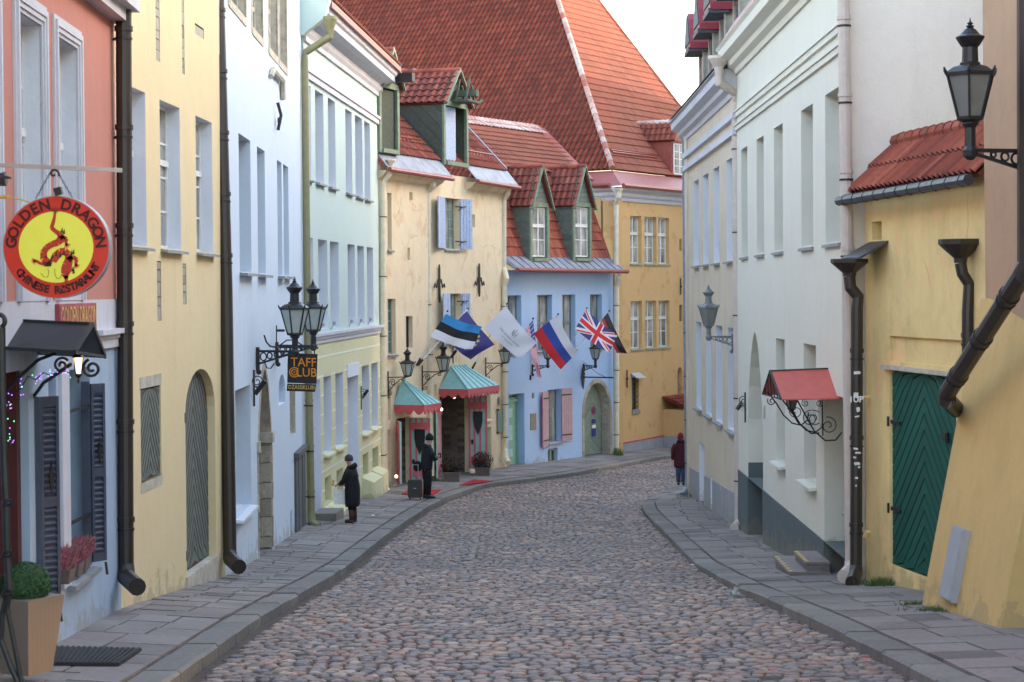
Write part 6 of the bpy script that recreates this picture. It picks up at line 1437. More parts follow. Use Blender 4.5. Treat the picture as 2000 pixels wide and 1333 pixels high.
# woven planter with box ball
c = pd(52, 1313, 17.7); t = thing('woven_planter', 'tall tapered beige woven planter with a clipped box ball', 'planter', c)
m = MB(); w0, w1, h = .155, .235, .66
m.box8([c+V((x*w0, y*w0, 0)) for x, y in ((-1,-1), (1,-1), (1,1), (-1,1))]+[c+V((x*w1, y*w1, h)) for x, y in ((-1,-1), (1,-1), (1,1), (-1,1))])
rt = Matrix.Rotation(rad(-28), 3, 'Z'); m.v = [tuple(c+rt @ (V(p)-c)) for p in m.v]; m.build('planter_body', 'weave', t)
m = MB(); leafball(m, c+V((0,0,h+.10)), .215, .215, .20, 5200, .022, .10); lb = m.build('box_ball', 'leafbox', t); m = MB(); m.ball(c+V((0,0,h+.10)), .195, 10, .93); m.build('ball_core', 'moss', t)
# heather boxes in the restaurant windows
for (lab, s, z, o, n) in (('brown window box of pink heather on the restaurant sill right of the post', (wb_['s0']+wb_['s1'])/2, wb_['z0'], -.04, 2), ('pink heather pot behind the louvred shutter left of the window post', WR.s(114, 1120), WR.z(114, 1140), .05, 1)):
    t = thing('heather_box', lab, 'flower box', WR.P(s, o, z), 'heather in the restaurant windows')
    for k in range(n):
        cx = s+(k-.5*(n-1))*.42; m = MB(); a = WR.P(cx, o, z); m.box8([WR.P(cx+x*.15, o+y*.08, z+.01) for x, y in ((-1,-1), (1,-1), (1,1), (-1,1))]+[WR.P(cx+x*.18, o+y*.1, z+.15) for x, y in ((-1,-1), (1,-1), (1,1), (-1,1))]); m.build('pot', 'pot', t)
        m = MB()
        for i in range(260):
            b0 = a+WR.t*random.uniform(-.16, .16)+WR.n*random.uniform(-.08, .08)+V((0,0,.13)); tip = b0+WR.t*random.uniform(-.08, .08)+WR.n*random.uniform(-.03, .12)+V((0,0,random.uniform(.12, .3))); m.cur = random.random()
            sd = V((.008, .004, 0)); m.poly(b0-sd, b0+sd, tip)
            for q_ in range(3): pp = b0+(tip-b0)*(.4+.2*q_); m.poly(pp+V((-.012,0,0)), pp+V((0,.006,.016)), pp+V((.012,0,0)), pp+V((0,-.006,-.01)))
        m.build('heather', 'heather', t)
# grass tufts and moss along wall feet
def tuft(label, u, v, d, n, h, spread, parent=None):
    c = pd(u, v, d); c.z = G(c.x, c.y); m = MB()
    for i in range(n):
        b0 = c+V((random.gauss(0, spread), random.gauss(0, spread*.5), -.01)); tip = b0+V((random.uniform(-.06, .06), random.uniform(-.05, .05), random.uniform(.4, 1)*h)); m.cur = random.random(); m.poly(b0-V((.006,0,0)), b0+V((.006,0,0)), tip)
    m.build('grass_tuft', 'grass', None, label, 'grass', kind='stuff')
tuft('green grass tuft at the foot of the yellow gatehouse by the dark pipe', 1722, 1150, 28.9, 260, .16, .12)
tuft('grass at the far foot of the sloping buttress', 1800, 1205, 25.2, 200, .08, .12)
tuft('grass along the near foot of the buttress', 1850, 1222, 24.2, 260, .07, .22)
tuft('grass tuft at the far corner of the grey-cream house', 1362, 978, 58.5, 120, .12, .25)
tuft('moss and grass at the foot of the olive downpipe', 612, 1040, 47.2, 90, .08, .15)
tuft('weeds at the foot of the cream pipe beside the blue house gateway', 1206, 885, 79.2, 160, .4, .12)
# ================================================================== RESTAURANT FRONT
def shutter3(label_, hs, zlo, zhi, wd, dirv, par):
    d = V(dirv).normalized(); nn = d.cross(V((0,0,1))); nn = nn if nn.y < 0 else -nn; p = WR.P(hs, .03, 0); zc_ = V((0,0,(zlo+zhi)/2)); hh = (zhi-zlo)/2
    m = MB(); fw = .035
    for f in (fw/2, wd-fw/2): m.obox(p+d*f+zc_, d*fw/2, nn*.022, V((0,0,hh)))
    for z in (zlo+.05, zhi-.05, (zlo+zhi)/2): m.obox(p+d*wd/2+V((0,0,z)), d*(wd/2-fw), nn*.02, V((0,0,.05)))
    m.obox(p+d*wd/2+zc_-nn*.015, d*(wd/2-fw), nn*.003, V((0,0,hh-.1))); sh = m.build('shutter', 'slateblue', par)
    z = zlo+.13
    while z < zhi-.1:
        if abs(z-(zlo+zhi)/2) > .07: m = MB(); m.obox(p+d*wd/2+V((0,0,z)), d*(wd/2-fw), (nn*.7+V((0,0,-.7)))*.018, V((0,0,.012))+nn*.006); m.build('louvre', 'slateblue', sh)
        z += .062
    m = MB(); c = p+d*wd/2+V((0,0,zlo+(zhi-zlo)*.62))+nn*.03; m.prism([c+d*x+V((0,0,z)) for x, z in ((0, .16), (.03, 0), (0, -.16), (-.03, 0))], nn*.012); m.build('diamond_handle', 'iron', sh)
    m = MB(); m.beam(p+d*wd+V((0,0,zlo-.02)), p+d*wd+V((.02,-.02,zlo-.16)), .025); m.build('shutter_hook', 'iron', sh)
sA = WR.s(172, 900); shutter3('', sA, WR.z(172, 1100), WR.z(172, 750), .20, WR.n*.62+WR.t*.78, bR)
sB2 = WR.s(72, 950); shutter3('', sB2, WR.z(72, 1190), WR.z(72, 775), .22, WR.n*.66+WR.t*.75, bR)
m = MB(); s_ = sA+.05; m.wb(WR, s_-.1, s_-.04, -.06, .03, WR.z(172, 1100), WR.z(172, 745)); m.build('shutter_jamb', 'slateblue', bR)
m = MB(); s_ = sB2+.28; m.wb(WR, s_-.35, s_-.29, -.06, .05, WR.z(90, 1180), WR.z(90, 770)); m.build('shutter_jamb', 'slateblue', bR)
for v in (808, 1030): z = WR.z(140, v); m = MB(); m.beam(WR.P(wb_['s0']+.1,-.1,z), WR.P(sA,.02,z+.03), .03); m.beam(WR.P(wb_['s0']+.1,-.1,z-.12), WR.P(wb_['s0']+.5,-.05,z-.0), .02); m.build('shutter_stay', 'iron', bR)
# wall sign
a0, a1 = WR.s(105, 610), WR.s(178, 610); z0, z1 = WR.z(178, 633), WR.z(178, 592)
m = MB(); m.wb(WR, a0, a1, .01, .06, z0-.1, z1); ws = m.build('name_board', 'maroonsign', None, 'maroon board with yellow restaurant lettering flat on the pink house wall', 'sign')
m = MB(); text_mb(m, 'GOLDEN DRAGON', .30, lambda x, y: WR.P((a0+a1)/2+x*.80, .068, z0-.0+y), xs=1.0); tb = m.build('lettering', 'yellowletter', ws); tb.data.transform(Matrix.Translation(ORG[ws.name]-ws.location))
# black canopy with scrolls
t = thing('door_canopy', 'black sheet metal gable canopy on scroll brackets over the restaurant door', 'canopy', pd(50, 640, 19.2))
rg0, rg1 = pd(46, 627, 19.25), pd(180, 633, 19.1); n0, n1_ = pd(8, 680, 18.5), pd(145, 688, 18.4); f0_, f1_ = pd(60, 690, 20.0), pd(205, 697, 19.8)
for q in ((rg0, rg1, n1_, n0), (rg0, rg1, f1_, f0_)): m = MB(); m.prism(q, V((0,0,-.015))); m.build('canopy_sheet', M['signblack'], t)
m = MB(); m.beam(n0, n1_, .03, .03); m.beam(rg0, rg1, .03, .03); m.beam(n1_, rg1, .03, .04); m.beam(rg1, f1_, .03, .04); m.beam(n1_, f1_, .025, .025); m.beam(n0, f0_, .025); m.beam(f0_, f1_, .025); m.build('canopy_frame', 'iron', t)
def scr(y_, dz): 
    m = MB(); ex, ez = V((1,0,0)), V((0,0,1)); w_ = WR.P(0, 0, 0)
    A_ = pd(150, 715, y_); Wp = pd(10, 760, y_); m.tube([pd(6, 770, y_), pd(40, 735, y_), pd(75, 703, y_), pd(110, 690, y_)], .018, 6); m.build('bracket_arc', 'iron', t)
scr(18.8, 0)
m = MB(); m.tube([pd(55, 810, 19.9), pd(62, 780, 19.8), pd(85, 748, 19.5), pd(112, 730, 19.1), pd(138, 712, 18.9)], .018, 6); m.build('bracket_arc', 'iron', t)
m = MB(); m.tube(spiral(pd(120, 714, 18.75), (1,0,0), (0,0,1), .075, 1.5, a0=.6), .013, 6); m.build('scroll', 'iron', t)
m = MB(); m.tube(spiral(pd(180, 720, 18.95), (1,0,0), (0,0,1), .09, 1.6, a0=1.9), .015, 6); m.build('scroll', 'iron', t)
tl = thing('porch_lantern', 'small lit glass lantern hanging under the black restaurant canopy', 'lantern', pd(153, 732, 18.7)); b = pd(153, 731, 18.7)
m = MB()
for i in range(4):
    a = math.pi/4+i*math.pi/2+.3; p, q = b+V((.032*math.cos(a), .032*math.sin(a), 0)), b+V((.058*math.cos(a), .058*math.sin(a), .155)); m.beam(p, q, .009); a2 = a+math.pi/2
    m.beam(q, b+V((.058*math.cos(a2), .058*math.sin(a2), .155)), .01); m.beam(p, b+V((.032*math.cos(a2), .032*math.sin(a2), 0)), .01)
m.lathe(b, [(.004, -.09), (.012, -.06), (.008, -.04), (.03, -.015), (.034, 0)], 8); m.lathe(b+V((0,0,.155)), [(.06, 0), (.02, .04), (.01, .05)], 8); m.build('lantern_cage', 'iron', tl)
m = MB(); m.lathe(b, [(.030*1.1, .002), (.054*1.1, .15)], 4, math.pi/4+.3); m.build('lantern_glass', 'lit', tl)
# fairy lights
t = thing('fairy_lights', 'string of purple and green fairy lights around the restaurant door', 'fairy lights', pd(20, 700, 18.6)); m = MB()
pth = [(10, 780), (25, 770), (40, 760), (55, 735), (70, 742), (85, 728), (100, 735), (118, 722), (135, 730)]; m.tube(PP(*[(u, v, 18.9) for u, v in pth]), .006, 5); m.tube(PP((12, 790, 18.7), (20, 820, 18.7), (14, 850, 18.7), (24, 880, 18.7)), .005, 5); m.build('cable', 'iron', t)
for i in range(52):
    if i < 34: k = random.random()*(len(pth)-1); a = int(k); f = k-a; u = pth[a][0]+(pth[a+1][0]-pth[a][0])*f+random.uniform(-9, 9); v = pth[a][1]+(pth[a+1][1]-pth[a][1])*f+random.uniform(-12, 12)
    else: u = random.uniform(8, 28); v = random.uniform(790, 872)
    m = MB(); m.ball(pd(u, v, 18.75), .0052, 5); m.build('fairy_bulb', 'ledp' if random.random() < .65 else 'ledg', t)
# round hanging sign
dS = 17.2; cS = pd(110, 483, dS); rx, rz = 104/4000*dS, 100/4000*dS
t = thing('round_sign', 'round red and yellow illuminated dragon restaurant sign hanging from a bar', 'sign', cS-V((0,0,rz)))
def disc(rx_, rz_, y0, th, n=48, mt='signred', nm='sign_face'):
    m = MB(); m.prism([cS+V((rx_*math.cos(2*math.pi*i/n), y0, rz_*math.sin(2*math.pi*i/n))) for i in range(n)], V((0, th, 0))); return m.build(nm, mt, t)
disc(rx, rz, 0, .12, nm='sign_box', mt='plastic'); disc(rx*.985, rz*.985, -.008, .008); disc(rx*.70, rz*.695, -.013, .006, mt='signyellow', nm='centre_field')
m = MB()
def ontxt(body, a0, a1, r, size, flip=False):
    n = len(body)
    for i, ch in enumerate(body):
        if ch == ' ': continue
        a = rad(a0+(a1-a0)*i/(n-1)); cx, cz = math.cos(a), math.sin(a); up_ = V((cx, 0, cz)) if not flip else V((-cx, 0, -cz)); rt_ = V((up_.z, 0, -up_.x))
        o_ = cS+V((cx*r*rx, -.016, cz*r*rz)); text_mb(m, ch, size, lambda x, y: o_+rt_*x+up_*(y-size*.35), bold=.004)
ontxt('GOLDEN DRAGON', 174, 6, .845, .125); m.build('name_lettering', 'letterdark', t)
m = MB(); ontxt('CHINESE RESTARAUNT', 216, 333, .83, .088, True); m.build('lower_lettering', 'letterdark', t)
def S(x, y, k=0): return cS+V((x/104*rx, -.018-k, -y/100*rz))   # px offset from the centre, y down
m = MB()
def ribbon(pts, ws, k=0):
    P_ = [S(p[0], p[1], k) for p in pts]; n = len(P_)
    for i in range(n-1):
        d = (P_[i+1]-P_[i]).normalized(); s_ = V((d.z, 0, -d.x)); dn = (P_[min(i+2, n-1)]-P_[i]).normalized(); s2 = V((dn.z, 0, -dn.x)); m.poly(P_[i]+s_*ws[i], P_[i+1]+s2*ws[i+1], P_[i+1]-s2*ws[i+1], P_[i]-s_*ws[i])
q_ = .0043
ribbon([(-1, -66), (-2, -58), (-5, -46), (-8, -38), (-1, -31), (7, -26), (12, -17), (4, -9), (-8, -5), (-18, 1), (-24, 10), (-24, 22), (-16, 30), (-8, 33)], [.010, .012, .016, .018, .018, .022, .034, .030, .026, .026, .028, .032, .030, .02])
ribbon([(-6, 28), (0, 18), (8, 10), (17, 8), (24, 14), (26, 24), (22, 34), (20, 44), (18, 52), (20, 62)], [.03, .034, .034, .03, .03, .034, .04, .045, .036, .014])
ribbon([(-10, 32), (-20, 34), (-30, 32), (-40, 26)], [.02, .016, .012, .012]); ribbon([(18, 56), (20, 66), (14, 76)], [.02, .013, .012]); ribbon([(24, 26), (32, 20), (40, 24), (38, 34)], [.026, .022, .018, .012]); ribbon([(10, -20), (20, -16), (20, -6)], [.024, .018, .01])
for (x, y, aa) in ((-40, 26, 200), (14, 76, 250), (38, 34, 300), (20, -6, 300)):
    for k in range(4): a = rad(aa-50+k*32); ribbon([(x, y), (x+9*math.cos(a), y-9*math.sin(a))], [.009, .002])
m.build('dragon_emblem', 'dragonred', t)
m = MB()
for (x, y) in ((-10, 26), (-7, 20), (0, 16), (8, 18), (15, 14), (30, 14), (34, 12), (12, -30), (16, -27), (-14, 36), (-20, 36), (32, 46), (34, 50)):
    P0 = S(x, y, .004); m.poly(P0+V((-.012,0,-.008)), P0+V((.012,0,-.008)), P0+V((.006,0,.038)))
pts = [(-30, 50), (-24, 58), (-16, 58), (-14, 48), (-16, 42)]; 
for p, q in zip(pts, pts[1:]): m.beam(S(*p, .004), S(*q, .004), .003)
pts = [(-3, 42), (-2, 54), (2, 62), (9, 60), (10, 54)]
for p, q in zip(pts, pts[1:]): m.beam(S(*p, .004), S(*q, .004), .003)
for k in range(7): a = rad(30+k*20); m.beam(S(0, -66, .004), S(13*math.cos(a), -66-13*math.sin(a), .004), .003)
m.build('dragon_detail', 'leafdark', t)
m = MB(); m.beam(pd(-30, 322, dS+.02), pd(238, 333, dS+.02), .035, .035); m.build('hanging_bar', 'steel', t)
for (u0, v0, u1, v1) in ((99, 336, 70, 388), (112, 336, 141, 386)):
    a, b = pd(u0, v0, dS), pd(u1, v1, dS+.03); n = 9
    for i in range(n):
        p = a+(b-a)*(i/n); q = a+(b-a)*((i+1.15)/n); d = (q-p); s_ = V((d.z, 0, -d.x)).normalized()*.007 if i % 2 else V((0, .007, 0)); m = MB(); m.tube([p, p+d*.3+s_, p+d*.7+s_, q, p+d*.7-s_, p+d*.3-s_, p], .003, 4); m.build('chain_link', 'iron', t)
m = MB(); m.tube(spiral(pd(105, 340, dS), (1,0,0), (0,0,1), .045, 1.0, a0=-.5), .010, 5); m.obox(pd(114, 374, dS-.05), (.03,0,.008), (0,.03,0), (-.008,0,.03)); m.build('sign_hook', 'iron', t)
m = MB(); m.tube(PP((-10, 352, 17.0), (12, 350, 17.0)), [.05, .06], 8); m.beam(pd(-20, 340, 17), pd(20, 348, 17), .07, .02); m.build('sign_floodlight', 'zincdark', None, 'small floodlight left of the round dragon sign', 'floodlight')
m = MB(); m.tube(PP((-6, 385, 17.1), (20, 386, 17.1), (40, 390, 17.15), (60, 396, 17.2)), .006, 5); m.tube(PP((-6, 385, 17.09), (16, 385, 17.09)), .017, 6); m.build('power_cable', 'yellowletter', None, 'pale cable with yellow sleeve behind the round sign', 'cable')
# wrought iron railing at the left edge
t = thing('iron_railing', 'wrought iron handrail post with curled ends at the left edge', 'railing', pd(20, 1333, 16.2)); 
m = MB(); D = 16.2; m.tube(PP((2, 640, D), (4, 760, D), (8, 900, D), (12, 985, D), (14, 1080, D), (18, 1150, D)), [.036, .032, .030, .034, .03, .03], 8); m.build('post', 'iron', t)
m = MB(); m.tube(PP((18, 1145, D), (4, 1200, D), (2, 1250, D), (20, 1300, D), (40, 1345, D)), [.024, .022, .022, .024, .026], 7); m.build('leg', 'iron', t)
m = MB(); m.tube(PP((20, 1145, D), (14, 1190, D), (24, 1240, D), (34, 1290, D), (44, 1345, D)), [.022, .02, .02, .022, .024], 7); m.build('leg', 'iron', t)
m = MB(); m.tube(spiral(pd(-4, 625, D), (1,0,0), (0,0,1), .065, .9, a0=-1.2), .02, 7); m.build('curl', 'iron', t)
for v in (985, 1085, 1160): m = MB(); m.ball(pd(14, v, D), .042, 8, .6); m.tube(PP((4, v+6, D-.02), (10, v-8, D-.04), (20, v-8, D-.04), (25, v+4, D-.02)), .012, 5); m.build('collar', 'iron', t)
# ================================================================== CLUB SIGN
t = thing('club_sign', 'black square hanging sign with orange lettering under the twin lanterns', 'sign', pd(590, 750, 38.2)); dC = 38.2
def pan(u0, u1, v0, v1, du=2):
    m = MB(); q = [pd(u0-du*.5, v1, dC), pd(u1-du*1.0, v1+2, dC), pd(u1, v0+2, dC), pd(u0, v0, dC)]; m.prism(q, V((0, .04, 0))); return m
p1_ = pan(562, 620, 690, 748).build('sign_panel', 'signblack', t); p2_ = pan(561, 617, 749.5, 764).build('lower_panel', 'signblack', t)
def TX(m, s_, u, v, size, xs=1, bold=0): o = pd(u, v, dC)-V((0,.012,0)); text_mb(m, s_, size, lambda x, y: o+V((x, 0, y-.03*x)), xs=xs, bold=bold)
m = MB(); TX(m, 'TAFF', 593, 716, .235, .92, .001); TX(m, 'LUB', 599, 736, .235, .92, .001)
oC = pd(575, 727.5, dC)-V((0,.014,0))
for rr, a0, a1 in ((.088, .6, 5.7), (.052, 0, 6.3)):
    n = 20
    for i in range(n):
        x0, x1 = a0+(a1-a0)*i/n, a0+(a1-a0)*(i+1)/n; m.poly(*[oC+V((r_*math.cos(x), 0, r_*math.sin(x))) for r_, x in ((rr-.010, x0), (rr+.010, x0), (rr+.010, x1), (rr-.010, x1))])
m.poly(*[oC+V((.018*math.cos(i), 0, .018*math.sin(i))) for i in [k*math.pi/4 for k in range(8)]]); m.build('lettering', 'orange', p1_)
m = MB(); TX(m, 'DŽÄSSIKLUBI', 589, 760.5, .105, .80, .001); m.build('lettering', 'yellowletter', p2_)
m = MB(); m.beam(pd(545, 679, 38.2), pd(622, 680, 38.2), .03); m.tube(PP((614, 680, 38.2), (614, 692, 38.2)), .012, 6); m.tube(PP((566, 680, 38.2), (566, 692, 38.2)), .012, 6); m.tube(PP((516, 655, 37.4), (520, 668, 37.4), (528, 677, 37.8), (545, 679, 38.2)), .018, 6); m.beam(pd(540, 646, 38.0), pd(556, 646, 38.0), .045); m.beam(pd(540, 636, 38), pd(540, 680, 38), .02); m.build('hanging_rod', 'iron', t)
m = MB(); m.tube(PP((516, 705, 37.3), (521, 719, 37.3), (529, 720, 37.3), (536, 710, 37.3)), .012, 5); m.tube(PP((545, 676, 38.3), (560, 665, 38.3), (575, 664, 38.3), (592, 676, 38.3)), .013, 5); m.build('cable_loop', 'iron', t)
# ================================================================== RED CANOPY, RIGHT
t = thing('door_canopy', 'red sheet metal gable canopy on thin scroll brackets over the right-hand door', 'canopy', WX.P(WX.s(1620, 780), 0, -1.7))
dn = 31.6
r0_, r1_ = pd(1504, 725, 32.3), pd(1628, 720, 32.2); a0_, a1_ = pd(1525, 780, 31.4), pd(1645, 778, 31.2); b0_, b1_ = pd(1490, 770, 33.4), pd(1610, 768, 33.3)
for q in ((r0_, r1_, a1_, a0_), (r0_, r1_, b1_, b0_)): m = MB(); m.prism(q, V((0,0,-.02))); m.build('canopy_sheet', 'canopyred', t)
m = MB(); m.beam(r0_, a0_, .03, .03); m.beam(r0_, b0_, .03, .03); m.beam(a0_, b0_, .02); m.beam(r0_, r1_, .04, .03)
for k in range(1, 6): f = k/6; m.beam(a0_+(b0_-a0_)*f, (r0_+(a0_-r0_)*abs(1-2*f)) if f < .5 else (r0_+(b0_-r0_)*abs(1-2*f)), .012)
m.build('canopy_frame', 'iron', t)
for (D, u_off, v_off) in ((31.5, 0, 0), (33.2, -28, -14)):
    def q3(u, v): return pd(1000+(u-1000)*1.0+u_off, v+v_off, D)
    m = MB(); m.tube([q3(1527, 780), q3(1545, 803), q3(1558, 825), q3(1575, 841), q3(1592, 845), q3(1605, 835), q3(1607, 820)], .012, 5); m.tube([q3(1556, 780), q3(1575, 815), q3(1590, 842), q3(1612, 861), q3(1632, 860), q3(1644, 845)], .013, 5); m.build('bracket_arc', 'iron', t)
    for (u, v, r, a0, sg) in ((1573, 788, .06, 2.0, 1), (1600, 788, .06, 1.0, -1), (1583, 818, .13, 1.5, 1), (1618, 832, .14, 1.8, -1)):
        m = MB(); m.tube(spiral(q3(u, v), (1,0,0), (0,0,1), r, 1.5, a0=a0, sgn=sg), .008, 5); m.build('scroll', 'iron', t)
m = MB(); m.beam(pd(1606, 780, 32), pd(1607, 852, 32), .02); m.tube(spiral(pd(1507, 784, 33), (1,0,0), (0,0,1), .07, 1.4, a0=2.5), .009, 5); m.build('scroll', 'iron', t)
tl = thing('porch_lantern', 'small unlit lantern hanging under the red canopy', 'lantern', pd(1546, 800, 32)); b = pd(1546, 800, 32); m = MB()
for i in range(4):
    a = math.pi/4+i*math.pi/2+.3; p, q = b+V((.055*math.cos(a), .055*math.sin(a), 0)), b+V((.095*math.cos(a), .095*math.sin(a), .16)); m.beam(p, q, .012); a2 = a+math.pi/2; m.beam(q, b+V((.095*math.cos(a2), .095*math.sin(a2), .16)), .014); m.beam(p, b+V((.055*math.cos(a2), .055*math.sin(a2), 0)), .014)
m.lathe(b, [(.004, -.07), (.02, -.04), (.05, 0)], 8); m.build('lantern_cage', 'iron', tl); m = MB(); m.lathe(b, [(.05, .005), (.088, .155)], 4, math.pi/4+.3); m.build('lantern_glass', 'lampdim', tl)
# ================================================================== FLAGS
BLU, BLK, WHT = C(50,130,190), C(24,24,28), C(216,214,222)
EUB, STAR = C(62,58,120), C(200,180,80); RED, NAV = C(206,44,52), C(62,62,128)
def f_est(x, y): return BLU if y > .667 else BLK if y > .333 else WHT
def f_rus(x, y): return WHT if y > .667 else C(48,76,160) if y > .333 else RED
def f_blk(x, y): return BLK if y > .34 else C(150,34,44)
def f_eu(x, y):
    for k in range(12):
        a = k*math.pi/6; dx = (x-.5)*1.5-.33*math.cos(a); dy = (y-.5)-.33*math.sin(a); an = math.atan2(dx, dy) % (2*math.pi/5)-math.pi/5
        if math.hypot(dx, dy) < .058*(.55+.45*abs(an)/(math.pi/5)): return STAR
    return EUB
def f_lead(x, y): return WHT
def f_us(x, y):
    if x < .42 and y > .46:
        i, j = (x/.42*6) % 1, ((y-.46)/.54*5) % 1
        return WHT if math.hypot(i-.5, j-.5) < .22 else NAV
    return RED if int(y*13) % 2 == 0 else WHT
def f_uk(x, y):
    X, Y = (x-.5)*2, (y-.5); 
    if abs(Y) < .1 or abs(X) < .1*1.0: return RED
    if abs(Y) < .165 or abs(X) < .17: return WHT
    d = (abs(Y)*2-abs(X))/2.236*1.0
    s_ = (Y*X > 0)
    dd = (abs(Y)-abs(X)*.5)*.89
    w_ = dd if (X > 0) == (Y > 0) else -dd
    if (X*1.0) < 0: pass
    if 0 < w_ < .066: return RED
    if abs(dd) < .10: return WHT
    return NAV
def flag(label, cat, cr, deps, base, fn, nx=60, ny=36, wave=.05, pole_r=.018, tip=None, txt=None, ph=0.0, fold=0):
    """cr: photo pixels of hoist-top, fly-top, fly-bottom, hoist-bottom"""
    P_ = [pd(u, v, d) for (u, v), d in zip(cr, deps)]; b = V(base); tp_ = P_[0] if tip is None else tip
    t = thing('flag', label, 'flag', b, 'flags on the hotel and the blue house')
    def at(x, y, k=0.0):
        top = P_[0]+(P_[1]-P_[0])*x; bot = P_[3]+(P_[2]-P_[3])*x; p = bot+(top-bot)*y
        w_ = wave*x*math.sin(5.0*x+3.0*y+ph)+wave*.55*x*math.sin(11*x-4*y+ph*2); sag = -.06*math.sin(math.pi*x)
        return p+V((0, w_-k, sag+w_*.25))
    m = MB(); pts = [at(i/nx, j/ny) for j in range(ny+1) for i in range(nx+1)]; b0 = len(m.v); m.v = [tuple(p) for p in pts]
    for j in range(ny):
        for i in range(nx):
            a = j*(nx+1)+i; m.f.append((a, a+1, a+nx+2, a+nx+1)); m.r.append(0.0); m.c.append(fn((i+.5)/nx, (j+.5)/ny))
    m.build('cloth', 'flagcol', t, smooth=True)
    d_ = (P_[0]-b).normalized(); m = MB(); m.tube([b, P_[0]+d_*.07], [pole_r*1.3, pole_r], 8); m.build('pole', 'pole', t)
    m = MB(); m.ball(P_[0]+d_*.09, .035, 6); m.build('finial', 'iron', t)
    m = MB(); m.tube([b-d_*.05, b+d_*.22], .035, 8); m.build('pole_socket', 'iron', t)
    if txt: txt(t, at)
    return t
def leadtxt(t, at):
    m = MB(); n = 0
    def put(s_, cx, cy, size, bold=0, sx=1): text_mb(m, s_, size, lambda x, y: at(cx+(x*sx)/1.6, cy+y/1.0, .012), bold=bold)
    put('THE LEADING HOTELS', .50, .36, .088); put('OF THE WORLD', .50, .22, .065)
    for a, b in (((.46,.55),(.46,.76)), ((.50,.60),(.50,.82)), ((.56,.50),(.56,.74)), ((.46,.66),(.56,.62)), ((.44,.70),(.50,.52)), ((.50,.52),(.54,.62))):
        m.beam(at(*a, .012), at(*b, .012), .014, .006)
    m.build('lettering', 'plinth_dark', t)
bA = WC.P(WC.s(812, 712), .05, WC.z(812, 712))
flag('blue black and white striped flag, leftmost over the hotel porch', 'flag', [(871, 613), (941, 640), (923, 682), (840, 658)], (64.6, 64.3, 64.2, 64.3), bA, f_est, ph=1.0, wave=.10)
flag('dark blue flag with ring of yellow stars behind the blue black white flag', 'flag', [(911, 607), (966, 672), (919, 704), (868, 655)], (66.3, 66.1, 65.8, 65.4), bA+V((.05, .1, 0)), f_eu, ph=2.2, wave=.07, nx=110, ny=74)
bD = WC.P(WC.s(921, 715), .05, WC.z(921, 715)-.05)
flag('white hotel association flag with small grey lettering in the middle of the row', 'flag', [(988, 598), (1048, 671), (1016, 701), (945, 641)], (68.4, 68.6, 68.4, 67.9), bD, f_lead, txt=leadtxt, ph=.5, wave=.05)
bE = WB.P(WB.s(1018, 700), .05, WB.z(1018, 730))
flag('narrow folded red white striped flag with starred blue corner', 'flag', [(1041, 626), (1057, 737), (1050, 738), (1026, 643)], (71.0, 70.8, 70.6, 70.7), pd(1036, 740, 73.3), f_us, ph=3, wave=.12, nx=80, ny=52)
bF_ = WB.P(WB.s(1030, 668), .05, WB.z(1030, 668))
flag('white blue and red striped flag left of the lantern on the blue house', 'flag', [(1088, 616), (1128, 690), (1095, 721), (1042, 652)], (71.9, 72.1, 72.0, 71.6), bF_, f_rus, ph=.2, wave=.05)
bG = WB.P(WB.s(1106, 695), .05, WB.z(1106, 695))
flag('red white and dark blue crossed flag beside the last lantern', 'flag', [(1145, 605), (1206, 655), (1191, 690), (1123, 643)], (74.2, 74.6, 74.4, 73.8), bG, f_uk, ph=1.7, wave=.05, nx=120, ny=72)
flag('black and dark red flag hanging behind the crossed flag', 'flag', [(1187, 611), (1225, 690), (1205, 691), (1175, 625)], (76.0, 76.2, 76.0, 75.6), bG+V((.1, .2, 0)), f_blk, ph=2.5, wave=.05)
# iron bar with diamond end over the gateway
t = thing('iron_sign_arm', 'black iron sign arm with diamond plate over the stone gateway', 'sign arm', WB.P(WB.s(1137, 737), .02, WB.z(1137, 737))); a = WB.P(WB.s(1137, 737), .03, WB.z(1137, 737)); z_ = V((0,0,1))
m = MB(); m.prism([a+z_*.45, a+WB.t*.13, a-z_*.45, a-WB.t*.13], WB.n*.03); m.build('wall_plate', 'iron', t); m = MB(); e = pd(1197, 738, 76.0); m.beam(a, e, .05); m.tube([a+z_*.6, (a+e)/2+z_*.15, a+(e-a)*.8], .012, 5); m.build('arm', 'iron', t)
# ================================================================== PEOPLE
def skin_mesh(name, joints, edges, mat, parent, sub=2, root=0):
    me = bpy.data.meshes.new(name); names = list(joints); org = ORG[parent.name]
    me.from_pydata([V(joints[k][0]) for k in names], [(names.index(a), names.index(b)) for a, b in edges], [])
    o = bpy.data.objects.new(name, me); COL.objects.link(o); o.modifiers.new('s', 'SKIN'); s2 = o.modifiers.new('u', 'SUBSURF'); s2.levels = sub; s2.render_levels = sub
    for i, k in enumerate(names):
        r = joints[k][1]; r = r if isinstance(r, tuple) else (r, r); me.skin_vertices[0].data[i].radius = r; me.skin_vertices[0].data[i].use_root = (i == root)
    bpy.context.view_layer.update(); ev = o.evaluated_get(bpy.context.evaluated_depsgraph_get()); nm = bpy.data.meshes.new_from_object(ev)
    bpy.data.objects.remove(o); nm.polygons.foreach_set('use_smooth', [True]*len(nm.polygons)); nm.materials.clear(); nm.materials.append(M[mat])
    ob = bpy.data.objects.new(name, nm); COL.objects.link(ob); ob.parent = parent; ORG[ob.name] = org; return ob
